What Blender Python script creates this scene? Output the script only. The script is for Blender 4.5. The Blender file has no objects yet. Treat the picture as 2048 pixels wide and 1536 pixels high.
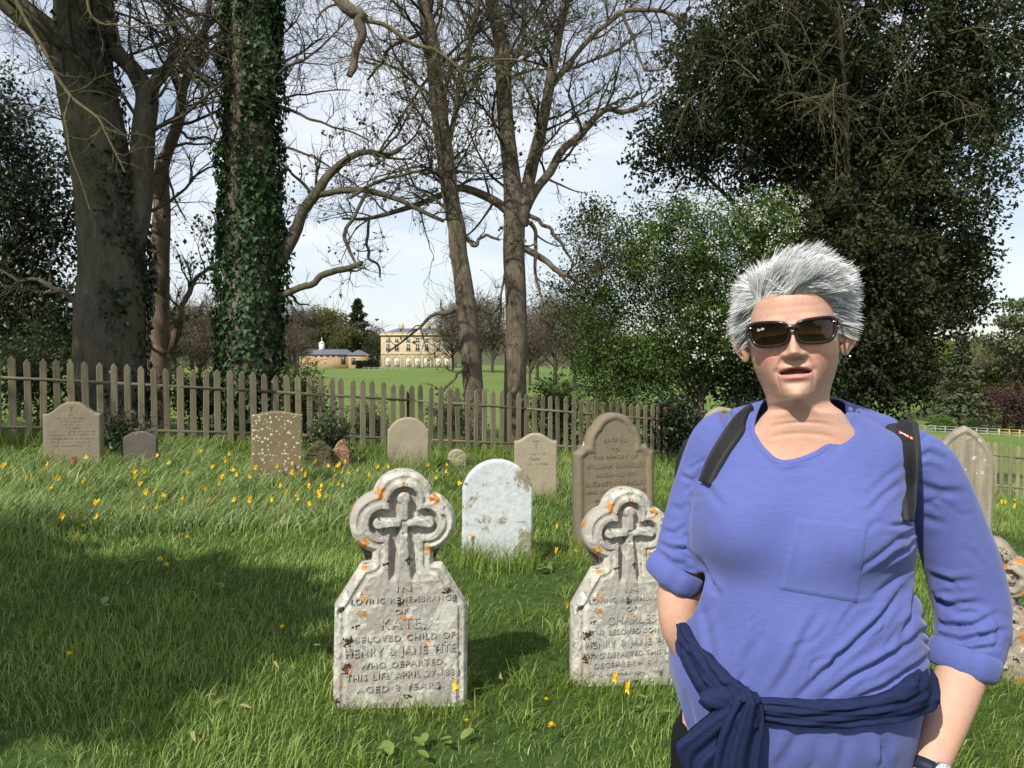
import bpy, bmesh, math, random
import numpy as np
from mathutils import Vector, Matrix
scene = bpy.context.scene
RNG = np.random.default_rng(7)
random.seed(7)
# ------------------------------------------------------------------ camera
CAM_H = 1.50
FPX = 1650.0                                  # focal length in pixels of the 2048 wide picture
PITCH = math.atan(68 / FPX)                   # looking slightly down
cam_data = bpy.data.cameras.new('camera')
cam_data.sensor_width = 36.0
cam_data.lens = FPX / 2048 * 36.0
cam_data.clip_end = 6000
cam_data.clip_start = 0.05
cam = bpy.data.objects.new('camera', cam_data)
scene.collection.objects.link(cam)
cam.location = (0, 0, CAM_H)
cam.rotation_euler = (math.pi / 2 - PITCH, 0, 0)
scene.camera = cam
# ------------------------------------------------------------------ sky and sun
SUN = Vector((-0.52, -0.86, 0.98)).normalized()
world = bpy.data.worlds.new('World'); scene.world = world
world.use_nodes = True
wn = world.node_tree.nodes; wl = world.node_tree.links
wn.clear()
w_out = wn.new('ShaderNodeOutputWorld'); w_bg = wn.new('ShaderNodeBackground')
sky = wn.new('ShaderNodeTexSky'); sky.sky_type = 'NISHITA'; sky.sun_disc = False
sky.sun_elevation = math.asin(SUN.z); sky.sun_rotation = math.atan2(SUN.x, SUN.y)
sky.air_density = 1.0; sky.dust_density = 0.6; sky.ozone_density = 1.5
w_tc = wn.new('ShaderNodeTexCoord'); w_map = wn.new('ShaderNodeMapping')
w_map.inputs['Scale'].default_value = (1.0, 1.0, 3.2)
w_n = wn.new('ShaderNodeTexNoise'); w_n.inputs['Scale'].default_value = 2.1; w_n.inputs['Detail'].default_value = 8
w_n.inputs['Roughness'].default_value = 0.62; w_n.inputs['Distortion'].default_value = 0.5
w_r = wn.new('ShaderNodeValToRGB'); w_r.color_ramp.elements[0].position = 0.36; w_r.color_ramp.elements[1].position = 0.62
w_r.color_ramp.elements[0].color = (0.30, 0.30, 0.30, 1); w_r.color_ramp.elements[1].color = (0.92, 0.92, 0.92, 1)
w_mix = wn.new('ShaderNodeMixRGB'); w_mix.inputs[2].default_value = (7.7, 8.0, 8.6, 1)
wl.new(w_tc.outputs['Generated'], w_map.inputs['Vector']); wl.new(w_map.outputs[0], w_n.inputs['Vector'])
wl.new(w_n.outputs['Fac'], w_r.inputs[0]); wl.new(w_r.outputs[0], w_mix.inputs[0])
wl.new(sky.outputs[0], w_mix.inputs[1]); wl.new(w_mix.outputs[0], w_bg.inputs[0])
w_bg.inputs[1].default_value = 0.10
wl.new(w_bg.outputs[0], w_out.inputs[0])
sun_data = bpy.data.lights.new('sun', 'SUN'); sun_data.energy = 4.6; sun_data.angle = math.radians(0.55)
sun_data.color = (1.0, 0.95, 0.86)
sun = bpy.data.objects.new('sun', sun_data); scene.collection.objects.link(sun)
sun.rotation_euler = SUN.to_track_quat('Z', 'Y').to_euler()
scene.view_settings.view_transform = 'Standard'; scene.view_settings.look = 'None'
scene.view_settings.exposure = 0.35; scene.view_settings.gamma = 1.0; scene.view_settings.use_curve_mapping = False
scene.render.engine = 'CYCLES'
scene.cycles.use_denoising = True
scene.cycles.use_adaptive_sampling = True; scene.cycles.adaptive_threshold = 0.02
scene.cycles.max_bounces = 5; scene.cycles.transparent_max_bounces = 8
scene.cycles.diffuse_bounces = 2; scene.cycles.glossy_bounces = 2; scene.cycles.transmission_bounces = 4
scene.cycles.sample_clamp_indirect = 6.0
# ------------------------------------------------------------------ helpers
CP, SP = math.cos(PITCH), math.sin(PITCH)
def at(px, py, Y):
    """world point seen at pixel (px,py) of the 2048x1536 picture, at depth Y in front of the camera"""
    dx = (px - 1024) / FPX; dz = -(py - 768) / FPX
    wy = CP + dz * SP; wz = dz * CP - SP
    return Vector((dx / wy * Y, Y, CAM_H + wz / wy * Y))
def pxm(Y): return Y / FPX
def sstep(a, b, x):
    t = np.clip((np.asarray(x, float) - a) / (b - a), 0, 1); return t * t * (3 - 2 * t)
def vnoise(p, seed=0):
    """cheap smooth value noise, p (n,3) -> (n,) in -1..1"""
    p = np.asarray(p, float); i = np.floor(p).astype(np.int64); f = p - i; f = f * f * (3 - 2 * f)
    def h(ix, iy, iz):
        n = (ix * 374761393 + iy * 668265263 + iz * 2147483647 + seed * 1274126177) & 0xffffffff
        n = ((n ^ (n >> 13)) * 1274126177) & 0xffffffff
        return ((n ^ (n >> 16)) & 0xffff) / 32767.5 - 1
    r = 0
    for a in (0, 1):
        for b in (0, 1):
            for c in (0, 1):
                w = (f[:, 0] if a else 1 - f[:, 0]) * (f[:, 1] if b else 1 - f[:, 1]) * (f[:, 2] if c else 1 - f[:, 2])
                r = r + w * h(i[:, 0] + a, i[:, 1] + b, i[:, 2] + c)
    return r
def fbm(p, seed=0, oct=3):
    p = np.asarray(p, float); r = 0; a = 1.0
    for k in range(oct): r = r + a * vnoise(p * 2 ** k, seed + k * 17); a *= 0.5
    return r
def nrm(v): return v / (np.linalg.norm(v, axis=-1, keepdims=True) + 1e-12)
def make_mesh(name, V, F, smooth=False, attrs=None):
    """V (n,3); F list of int arrays (m,3) or (m,4)"""
    V = np.asarray(V, np.float32)
    if not isinstance(F, (list, tuple)): F = [F]
    F = [np.asarray(f, np.int32) for f in F if len(f)]
    me = bpy.data.meshes.new(name)
    loops = np.concatenate([f.ravel() for f in F]); counts = np.concatenate([np.full(len(f), f.shape[1], np.int32) for f in F])
    starts = np.concatenate([[0], np.cumsum(counts)[:-1]]).astype(np.int32)
    me.vertices.add(len(V)); me.vertices.foreach_set('co', V.ravel())
    me.loops.add(len(loops)); me.loops.foreach_set('vertex_index', loops)
    me.polygons.add(len(counts)); me.polygons.foreach_set('loop_start', starts); me.polygons.foreach_set('loop_total', counts)
    if smooth: me.polygons.foreach_set('use_smooth', np.ones(len(counts), bool))
    for k, a in (attrs or {}).items():
        a = np.asarray(a, np.float32)
        if a.ndim == 1:
            at_ = me.attributes.new(k, 'FLOAT', 'POINT'); at_.data.foreach_set('value', a)
        else:
            at_ = me.attributes.new(k, 'FLOAT_COLOR', 'POINT')
            if a.shape[1] == 3: a = np.concatenate([a, np.ones((len(a), 1), np.float32)], 1)
            at_.data.foreach_set('color', a.ravel())
    me.update(calc_edges=True); me.validate()
    return me
COL = scene.collection
def link(name, me, mat=None, parent=None, loc=None, rot=None):
    o = bpy.data.objects.new(name, me); COL.objects.link(o)
    if mat is not None and me is not None:
        if not me.materials: me.materials.append(mat)
    if parent is not None: o.parent = parent
    if loc is not None: o.location = loc
    if rot is not None: o.rotation_euler = rot
    return o
def tag(o, label=None, cat=None, group=None, kind=None):
    if label: o['label'] = label
    if cat: o['category'] = cat
    if group: o['group'] = group
    if kind: o['kind'] = kind
    return o
def thing(name, label, cat, loc=(0, 0, 0), rz=0, group=None):
    o = link(name, None, loc=loc, rot=(0, 0, rz)); o.empty_display_size = 0.1
    return tag(o, label, cat, group)
def copy_tree(o, parent=None):
    c = o.copy(); COL.objects.link(c)
    if parent is not None: c.parent = parent
    for ch in o.children: copy_tree(ch, c)
    return c
class Buf:
    def __init__(s): s.V = []; s.F = {3: [], 4: []}; s.n = 0; s.A = []
    def add(s, V, F, a=None):
        V = np.asarray(V, float).reshape(-1, 3)
        for f in (F if isinstance(F, (list, tuple)) else [F]):
            f = np.asarray(f)
            if len(f): s.F[f.shape[1]].append(f + s.n)
        s.V.append(V); s.n += len(V)
        s.A.append(np.zeros(len(V)) if a is None else np.broadcast_to(np.asarray(a, float), (len(V),)))
    def mesh(s, name, smooth=False, attr='rnd'):
        F = [np.concatenate(s.F[k]) for k in (3, 4) if s.F[k]]
        return make_mesh(name, np.concatenate(s.V), F, smooth, {attr: np.concatenate(s.A)})
    def tris(s): return sum(len(f) for f in s.F[3]) + 2 * sum(len(f) for f in s.F[4])
def box_vf(x0, x1, y0, y1, z0, z1):
    V = np.array([[x, y, z] for z in (z0, z1) for y in (y0, y1) for x in (x0, x1)], float)
    F = np.array([[0, 2, 3, 1], [4, 5, 7, 6], [0, 1, 5, 4], [2, 6, 7, 3], [0, 4, 6, 2], [1, 3, 7, 5]])
    return V, F
def vtubes(P, R, sides=4):
    """P (N,K,3), R (N,K) -> verts, quads (open tubes, end closed by small radius)"""
    P = np.asarray(P, float); R = np.asarray(R, float); N, K, _ = P.shape
    T = np.empty_like(P); T[:, 1:-1] = P[:, 2:] - P[:, :-2]; T[:, 0] = P[:, 1] - P[:, 0]; T[:, -1] = P[:, -1] - P[:, -2]
    T = nrm(T)
    m = nrm(P[:, -1] - P[:, 0])
    ref = np.where(np.abs(m[:, 2:3]) < 0.8, np.array([[0, 0, 1.0]]), np.array([[1.0, 0.13, 0]]))
    U = nrm(np.cross(T, ref[:, None, :])); W = np.cross(T, U)
    a = np.arange(sides) * 2 * math.pi / sides
    V = P[:, :, None, :] + R[:, :, None, None] * (np.cos(a)[None, None, :, None] * U[:, :, None, :] + np.sin(a)[None, None, :, None] * W[:, :, None, :])
    idx = np.arange(N * K * sides).reshape(N, K, sides)
    q = np.stack([idx[:, :-1, :], np.roll(idx, -1, 2)[:, :-1, :], np.roll(idx, -1, 2)[:, 1:, :], idx[:, 1:, :]], -1).reshape(-1, 4)
    return V.reshape(-1, 3), q
def catmull(pts, n):
    pts = np.asarray(pts, float); P = np.vstack([2 * pts[0] - pts[1], pts, 2 * pts[-1] - pts[-2]])
    m = len(pts) - 1; t = np.linspace(0, m, n); i = np.minimum(t.astype(int), m - 1); f = (t - i)[:, None]
    p0, p1, p2, p3 = P[i], P[i + 1], P[i + 2], P[i + 3]
    return 0.5 * ((2 * p1) + (-p0 + p2) * f + (2 * p0 - 5 * p1 + 4 * p2 - p3) * f * f + (-p0 + 3 * p1 - 3 * p2 + p3) * f ** 3)
# ------------------------------------------------------------------ node helpers
class Mat:
    def __init__(s, name, rough=0.8, spec=0.3):
        s.m = bpy.data.materials.new(name); s.m.use_nodes = True; s.nt = s.m.node_tree
        s.b = s.nt.nodes['Principled BSDF']; s.b.inputs['Roughness'].default_value = rough
        s.b.inputs['Specular IOR Level'].default_value = spec
        s._oc = None
    def n(s, t, ins=None, out=0, **kw):
        nd = s.nt.nodes.new('ShaderNode' + t)
        for k, v in kw.items(): setattr(nd, k, v)
        for k, v in (ins or {}).items():
            if isinstance(v, bpy.types.NodeSocket): s.nt.links.new(v, nd.inputs[k])
            else: nd.inputs[k].default_value = v
        return nd.outputs[out]
    def oc(s, kind='Object'): return s.n('TexCoord', out=kind) if s._oc is None or kind != 'Object' else s._oc
    def mp(s, vec, scale=(1, 1, 1), loc=(0, 0, 0), rot=(0, 0, 0)): return s.n('Mapping', {'Vector': vec, 'Scale': scale, 'Location': loc, 'Rotation': rot})
    def noise(s, vec, scale, detail=4, rough=0.55, dist=0.0): return s.n('TexNoise', {'Vector': vec, 'Scale': scale, 'Detail': detail, 'Roughness': rough, 'Distortion': dist})
    def ramp(s, fac, stops):
        nd = s.nt.nodes.new('ShaderNodeValToRGB'); s.nt.links.new(fac, nd.inputs[0]); el = nd.color_ramp.elements
        while len(el) > 1: el.remove(el[-1])
        for i, (p, c) in enumerate(stops):
            e = el[0] if i == 0 else el.new(p)
            e.position = p
            c = (c, c, c) if isinstance(c, (int, float)) else c
            e.color = (c[0], c[1], c[2], 1)
        return nd.outputs[0]
    def mix(s, fac, a, b, mode='MIX'):
        nd = s.nt.nodes.new('ShaderNodeMixRGB'); nd.blend_type = mode
        for k, v in ((0, fac), (1, a), (2, b)):
            if isinstance(v, bpy.types.NodeSocket): s.nt.links.new(v, nd.inputs[k])
            elif isinstance(v, (int, float)): nd.inputs[k].default_value = v if k == 0 else (v, v, v, 1)
            else: nd.inputs[k].default_value = (v[0], v[1], v[2], 1)
        return nd.outputs[0]
    def math(s, op, a, b=0.0, clamp=False):
        nd = s.nt.nodes.new('ShaderNodeMath'); nd.operation = op; nd.use_clamp = clamp
        for k, v in ((0, a), (1, b)):
            if isinstance(v, bpy.types.NodeSocket): s.nt.links.new(v, nd.inputs[k])
            else: nd.inputs[k].default_value = v
        return nd.outputs[0]
    def set(s, **kw):
        for k, v in kw.items():
            k = {'color': 'Base Color', 'rough': 'Roughness', 'normal': 'Normal', 'spec': 'Specular IOR Level'}.get(k, k)
            if isinstance(v, bpy.types.NodeSocket): s.nt.links.new(v, s.b.inputs[k])
            else: s.b.inputs[k].default_value = (*v, 1) if isinstance(v, tuple) and len(v) == 3 and 'Color' in k else v
        return s
    def bump(s, h, strength=0.5, dist=0.01, normal=None):
        ins = {'Height': h, 'Strength': strength, 'Distance': dist}
        if normal is not None: ins['Normal'] = normal
        nb = s.n('Bump', ins); s.nt.links.new(nb, s.b.inputs['Normal']); return nb
    def attr(s, name, out='Fac'): return s.n('Attribute', out=out, attribute_name=name)
    def spots(s, vec, scale, rad, dens, distort=0.02, seed=0.0, dscale=30, soft=0.08):
        """round or ragged blotches: mask 0..1"""
        nz = s.n('TexNoise', {'Vector': vec, 'Scale': dscale, 'Detail': 3.0}, out='Color')
        off = s.n('VectorMath', {0: nz, 1: (0.5, 0.5, 0.5)}, operation='SUBTRACT')
        off = s.n('VectorMath', {0: off, 'Scale': distort * 2}, operation='SCALE')
        v = s.n('VectorMath', {0: vec, 1: off}, operation='ADD')
        v = s.n('VectorMath', {0: v, 1: (seed * 1.7, seed * 0.9, seed * 2.3)}, operation='ADD')
        vn = s.nt.nodes.new('ShaderNodeTexVoronoi'); s.nt.links.new(v, vn.inputs['Vector']); vn.inputs['Scale'].default_value = scale
        sep = s.n('SeparateColor', {0: vn.outputs['Color']}); nd = sep.node
        r = s.math('MULTIPLY', nd.outputs[0], rad)
        m = s.math('SUBTRACT', r, vn.outputs['Distance'])
        m = s.math('DIVIDE', m, soft * rad)
        keep = s.math('LESS_THAN', nd.outputs[1], dens)
        return s.math('MULTIPLY', s.math('ADD', m, 0.0, True), keep, True)
def leaf_mat(name, cols, rough=0.5, spec=0.35, trans=0.25, attr='rnd'):
    m = Mat(name, rough, spec)
    c = m.ramp(m.attr(attr), [(i / (len(cols) - 1), c) for i, c in enumerate(cols)])
    m.set(color=c)
    if trans > 0:
        t = m.nt.nodes.new('ShaderNodeBsdfTranslucent'); mx = m.nt.nodes.new('ShaderNodeMixShader')
        cc = m.mix(1.0, c, (1.5, 1.6, 0.7), 'MULTIPLY')
        m.nt.links.new(cc, t.inputs[0]); mx.inputs[0].default_value = trans
        out = m.nt.nodes['Material Output']
        m.nt.links.new(m.b.outputs[0], mx.inputs[1]); m.nt.links.new(t.outputs[0], mx.inputs[2]); m.nt.links.new(mx.outputs[0], out.inputs[0])
    return m.m
# ------------------------------------------------------------------ terrain
def z_near(X, Y):
    X = np.clip(X, -14, 16); Y = np.clip(Y, -4, 22)
    return -0.0227 - 0.05622 * X - 0.00082 * Y - 0.00038 * X * X - 0.00295 * X * Y - 0.00118 * Y * Y
FA = np.array([-5.9, 10.2]); FD = np.array([0.861, 0.509]); FN = np.array([-0.509, 0.861])   # churchyard fence line
def z_far(X, Y):
    r = np.hypot(X, Y); u = X / np.maximum(np.abs(Y), 1e-3); u = np.where(Y < 0, np.sign(X) * 3, u)
    zl = np.interp(r, [0, 15, 28, 60, 110, 200, 290, 420, 800, 1600, 4000], [0.2, -0.35, -0.95, -1.7, -2.5, -3.6, -4.7, -4.0, 2, 14, 40])
    zr = np.interp(r, [0, 18, 40, 90, 165, 230, 420, 900, 1700, 4000], [-0.6, -1.5, -3.8, -8.3, -13.0, -13.2, -9, 0, 8, 30])
    s = sstep(-0.02, 0.42, u)
    return zl * (1 - s) + zr * s
def ground_z(X, Y):
    X = np.asarray(X, float); Y = np.asarray(Y, float)
    d = (X - FA[0]) * FN[0] + (Y - FA[1]) * FN[1]
    r = np.hypot(X, Y)
    w = np.maximum(sstep(1.0, 16, d), sstep(22, 45, r))
    return z_near(X, Y) * (1 - w) + z_far(X, Y) * w
def gz(x, y): return float(ground_z(np.array([x]), np.array([y]))[0])
def on_ground(px, Y):
    x = (px - 1024) / FPX * Y * 1.0; return Vector((x, Y, gz(x, Y)))
def hit(px, py):
    """where the ray through a pixel meets the ground"""
    lo, hi = 0.5, 400.0
    ys = np.concatenate([np.arange(0.8, 40, 0.02), np.arange(40, 400, 0.5)])
    p0 = at(px, py, 1.0); d = p0 - Vector((0, 0, CAM_H))
    zz = CAM_H + d.z * ys; g = ground_z(d.x * ys, ys)
    k = np.argmax(zz < g)
    return Vector((d.x * ys[k], ys[k], float(g[k])))
ra = np.concatenate([[0.0], np.geomspace(0.6, 60, 90), np.geomspace(62, 4500, 60)])
na = 240
aa = np.linspace(0, 2 * math.pi, na, endpoint=False)
RR, AA = np.meshgrid(ra[1:], aa, indexing='ij')
GX, GY = RR * np.sin(AA), RR * np.cos(AA)
GZ = ground_z(GX, GY)
gzn = fbm(np.stack([GX * 0.9, GY * 0.9, GX * 0], -1).reshape(-1, 3), 3, 3).reshape(GX.shape) * 0.004
GZ = GZ + gzn * (RR < 40)
GV = np.concatenate([[[0, 0, gz(0, 0)]], np.stack([GX, GY, GZ], -1).reshape(-1, 3)])
idx = (1 + np.arange(len(ra[1:]) * na)).reshape(len(ra) - 1, na)
gq = np.stack([idx[:-1], np.roll(idx, -1, 1)[:-1], np.roll(idx, -1, 1)[1:], idx[1:]], -1).reshape(-1, 4)[:, ::-1]
gt = np.stack([np.zeros(na, int), np.roll(idx[0], -1), idx[0]], -1)[:, ::-1]
m = Mat('ground_turf', 0.95, 0.1)
oc = m.oc()
n1 = m.noise(oc, 0.9, 6, 0.6); n2 = m.noise(oc, 14, 5, 0.7); n3 = m.noise(oc, 0.06, 4, 0.6)
near_c = m.ramp(n2, [(0.3, (0.022, 0.038, 0.010)), (0.55, (0.045, 0.080, 0.017)), (0.75, (0.09, 0.10, 0.036))])
far_c = m.ramp(n1, [(0.3, (0.085, 0.145, 0.028)), (0.7, (0.125, 0.180, 0.046))])
far_c = m.mix(m.ramp(n3, [(0.42, 0.0), (0.62, 0.55)]), far_c, (0.15, 0.185, 0.05))
sep = m.n('SeparateXYZ', {0: oc}); sp = sep.node
dist = m.math('SUBTRACT', m.math('ADD', m.math('MULTIPLY', sp.outputs[0], FN[0]), m.math('MULTIPLY', sp.outputs[1], FN[1])), float(FA @ FN))
fac = m.math('ADD', m.math('DIVIDE', dist, 3.0), 0.0, True)
fac2 = m.math('GREATER_THAN', m.n('VectorMath', {0: oc}, out=1, operation='LENGTH'), 26)
fac = m.math('MAXIMUM', fac, fac2)
wood = m.math('GREATER_THAN', m.n('VectorMath', {0: oc}, out=1, operation='LENGTH'), 330)
far_c = m.mix(wood, far_c, m.ramp(n3, [(0.3, (0.055, 0.07, 0.03)), (0.7, (0.10, 0.10, 0.05))]))
m.set(color=m.mix(fac, near_c, far_c))
m.bump(n2, 0.6, 0.03)
ground = link('ground', make_mesh('ground', GV, [gq, gt], True), m.m)
tag(ground, 'grassy churchyard ground running out to the green park field and hills', kind='structure')
# ------------------------------------------------------------------ timber fences
def wood_mat(name, c0, c1, c2):
    m = Mat(name, 0.85, 0.15); oc = m.oc()
    rnd = m.n('ObjectInfo', out='Random')
    v = m.n('VectorMath', {0: oc, 1: m.n('CombineXYZ', {0: m.math('MULTIPLY', rnd, 7.0), 1: 0.0, 2: m.math('MULTIPLY', rnd, 31.0)})}, operation='ADD')
    g = m.noise(m.mp(v, (60, 60, 2.2)), 1.0, 5, 0.65, 0.4)
    k = m.noise(v, 3.5, 4, 0.6)
    c = m.ramp(g, [(0.25, c0), (0.5, c1), (0.8, c2)])
    c = m.mix(m.ramp(k, [(0.45, 0.0), (0.75, 0.6)]), c, (0.10, 0.11, 0.055))
    hv = m.n('HueSaturation', {'Value': m.math('ADD', m.math('MULTIPLY', rnd, 0.5), 0.72), 'Color': c})
    m.set(color=hv); m.bump(g, 0.5, 0.004)
    return m.m
M_WOOD = wood_mat('weathered_timber', (0.10, 0.082, 0.052), (0.165, 0.138, 0.092), (0.235, 0.20, 0.14))
def picket_mesh(w, h, t):
    # pointed board with eased edges, local x across, z up
    hw = w / 2; e = 0.006; tip = w * 0.62
    out = [(-hw, 0), (hw, 0), (hw, h - tip), (hw * 0.22, h - 0.008), (0, h), (-hw * 0.22, h - 0.008), (-hw, h - tip)]
    inn = [(-hw + e, 0), (hw - e, 0), (hw - e, h - tip - e * 0.3), (hw * 0.18, h - 0.008 - e), (0, h - e * 1.1), (-hw * 0.18, h - 0.008 - e), (-hw + e, h - tip - e * 0.3)]
    n = len(out)
    V = [(x, -t / 2, z) for x, z in inn] + [(x, -t / 2 + e, z) for x, z in out] + [(x, t / 2, z) for x, z in out]
    bm = bmesh.new(); vs = [bm.verts.new(v) for v in V]
    bm.faces.new(vs[:n])
    for k in range(2):
        for i in range(n):
            j = (i + 1) % n; bm.faces.new((vs[k * n + i], vs[k * n + n + i], vs[k * n + n + j], vs[k * n + j]))
    bm.faces.new(vs[2 * n:][::-1]); bmesh.ops.recalc_face_normals(bm, faces=bm.faces)
    me = bpy.data.meshes.new('picket'); bm.to_mesh(me); bm.free(); return me
def beam(name, a, b, w, h, mat, parent):
    """box beam from a to b"""
    a = Vector(a); b = Vector(b); d = b - a; L = d.length
    V, F = box_vf(-w / 2, w / 2, -h / 2, h / 2, 0, L)
    o = link(name, make_mesh(name, V, F), mat, parent, a)
    o.rotation_euler = d.to_track_quat('Z', 'Y').to_euler(); return o
def picket_fence(p0, p1, label, spacing=0.16, h=1.06, M_WOOD=M_WOOD):
    p0 = np.array(p0, float); p1 = np.array(p1, float); L = np.linalg.norm(p1 - p0); u = (p1 - p0) / L
    nrm2 = np.array([u[1], -u[0]])                      # towards the churchyard
    ang = math.atan2(u[1], u[0])
    root = thing('picket_fence', label, 'fence', (0, 0, 0))
    vars_ = [picket_mesh(0.078 + 0.004 * k, h + 0.012 * (k - 1), 0.02) for k in range(3)]
    for v in vars_: v.materials.append(M_WOOD)
    n = int(L / spacing); r = random.Random(11)
    for i in range(n):
        p = p0 + u * i * spacing + nrm2 * 0.028
        o = link('picket', vars_[r.randrange(3)], None, root, (p[0] + r.uniform(-.006, .006), p[1], gz(*p) - 0.0 + r.uniform(-0.012, 0.012)))
        o.rotation_euler = (r.uniform(-.012, .012), r.uniform(-.014, .014), ang + r.uniform(-.03, .03))
    seg = 2.08; k = int(L / seg)
    for i in range(k + 1):
        p = p0 + u * i * seg - nrm2 * 0.065
        beam('post', (p[0], p[1], gz(*p) - 0.4), (p[0], p[1], gz(*p) + h * 0.9), 0.085, 0.085, M_WOOD, root)
    for i in range(k):
        for hz in (0.20, 0.80):
            a = p0 + u * i * seg; b = p0 + u * (i + 1) * seg * 1.0
            beam('rail', (a[0], a[1], gz(*a) + hz), (b[0], b[1], gz(*b) + hz), 0.075, 0.035, M_WOOD, root)
    return root
fp0 = FA - FD * 1.2; fp1 = FA + FD * 11.3
picket_fence(fp0, fp1, 'long weathered brown picket fence behind the headstones on the left')
picket_fence((4.2, 16.05), (12.6, 16.6), 'short stretch of pale picket fence at the right edge before the sloping field', M_WOOD=wood_mat('pale_weathered_timber', (0.19, 0.165, 0.09), (0.27, 0.235, 0.135), (0.34, 0.30, 0.19)))
# far post and rail fences across the field on the right
M_WHITE_RAIL = wood_mat('pale_rail_paint', (0.30, 0.31, 0.28), (0.38, 0.39, 0.36), (0.45, 0.46, 0.43))
M_NEW_RAIL = wood_mat('new_sawn_rail', (0.42, 0.30, 0.13), (0.52, 0.39, 0.19), (0.60, 0.48, 0.26))
def rail_fence(px0, py0, px1, py1, Y, n, mat, label, nr=3):
    a = at(px0, py0, Y); b = at(px1, py1, Y)
    root = thing('rail_fence', label, 'fence', (a.x, a.y, a.z))
    d = b - a; H = 1.25
    for i in range(n + 1):
        q = d * (i / n)
        beam('post', q + Vector((0, 0, -H - 1.0)), q + Vector((0, 0, 0.1)), 0.16, 0.16, mat, root)
    for k in range(nr):
        for i in range(n):
            beam('rail', d * (i / n) + Vector((0, -0.1, -k * 0.45)), d * ((i + 1) / n) + Vector((0, -0.1, -k * 0.45)), 0.06, 0.15, mat, root)
    return root
def rail_y(Y, px):  # pixel row of the ground plus 1.2 m
    p = on_ground(px, Y); return p
def rail_fence_g(px0, px1, Y, n, mat, label):
    a = on_ground(px0, Y); b = on_ground(px1, Y + (px1 - px0) * -0.06)
    root = thing('rail_fence', label, 'fence', a)
    H = 1.25; pts = []
    for i in range(n + 1):
        x = a.x + (b.x - a.x) * i / n; y = a.y + (b.y - a.y) * i / n
        pts.append(Vector((x, y, gz(x, y))) - a)
    for q in pts: beam('post', q + Vector((0, 0, -0.5)), q + Vector((0, 0, H)), 0.15, 0.15, mat, root)
    for i in range(n):
        for k in range(3): beam('rail', pts[i] + Vector((0, -0.1, H - 0.08 - k * 0.42)), pts[i + 1] + Vector((0, -0.1, H - 0.08 - k * 0.42)), 0.05, 0.10, mat, root)
    return root
rail_fence_g(1815, 2000, 140, 9, M_WHITE_RAIL, 'far pale painted post and rail fence along the bottom of the field')
rail_fence_g(2002, 2085, 128.6, 4, M_NEW_RAIL, 'far new yellowish post and rail fence at the right edge of the field')
# ------------------------------------------------------------------ headstones
def sd_circle(x, z, cx, cz, r): return np.hypot(x - cx, z - cz) - r
def sd_box(x, z, x0, x1, z0, z1):
    dx = np.abs(x - (x0 + x1) / 2) - (x1 - x0) / 2; dz = np.abs(z - (z0 + z1) / 2) - (z1 - z0) / 2
    return np.hypot(np.maximum(dx, 0), np.maximum(dz, 0)) + np.minimum(np.maximum(dx, dz), 0)
def sd_poly(x, z, pts):
    d = np.full(x.shape, 1e9); s = np.ones(x.shape); n = len(pts)
    for i in range(n):
        ax, az = pts[i]; bx, bz = pts[i - 1]
        ex, ez = bx - ax, bz - az; wx, wz = x - ax, z - az
        t = np.clip((wx * ex + wz * ez) / (ex * ex + ez * ez), 0, 1)
        d = np.minimum(d, (wx - ex * t) ** 2 + (wz - ez * t) ** 2)
        c1 = z >= az; c2 = z < bz; c3 = ex * wz > ez * wx
        s = np.where((c1 & c2 & c3) | (~c1 & ~c2 & ~c3), -s, s)
    return s * np.sqrt(d)
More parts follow.
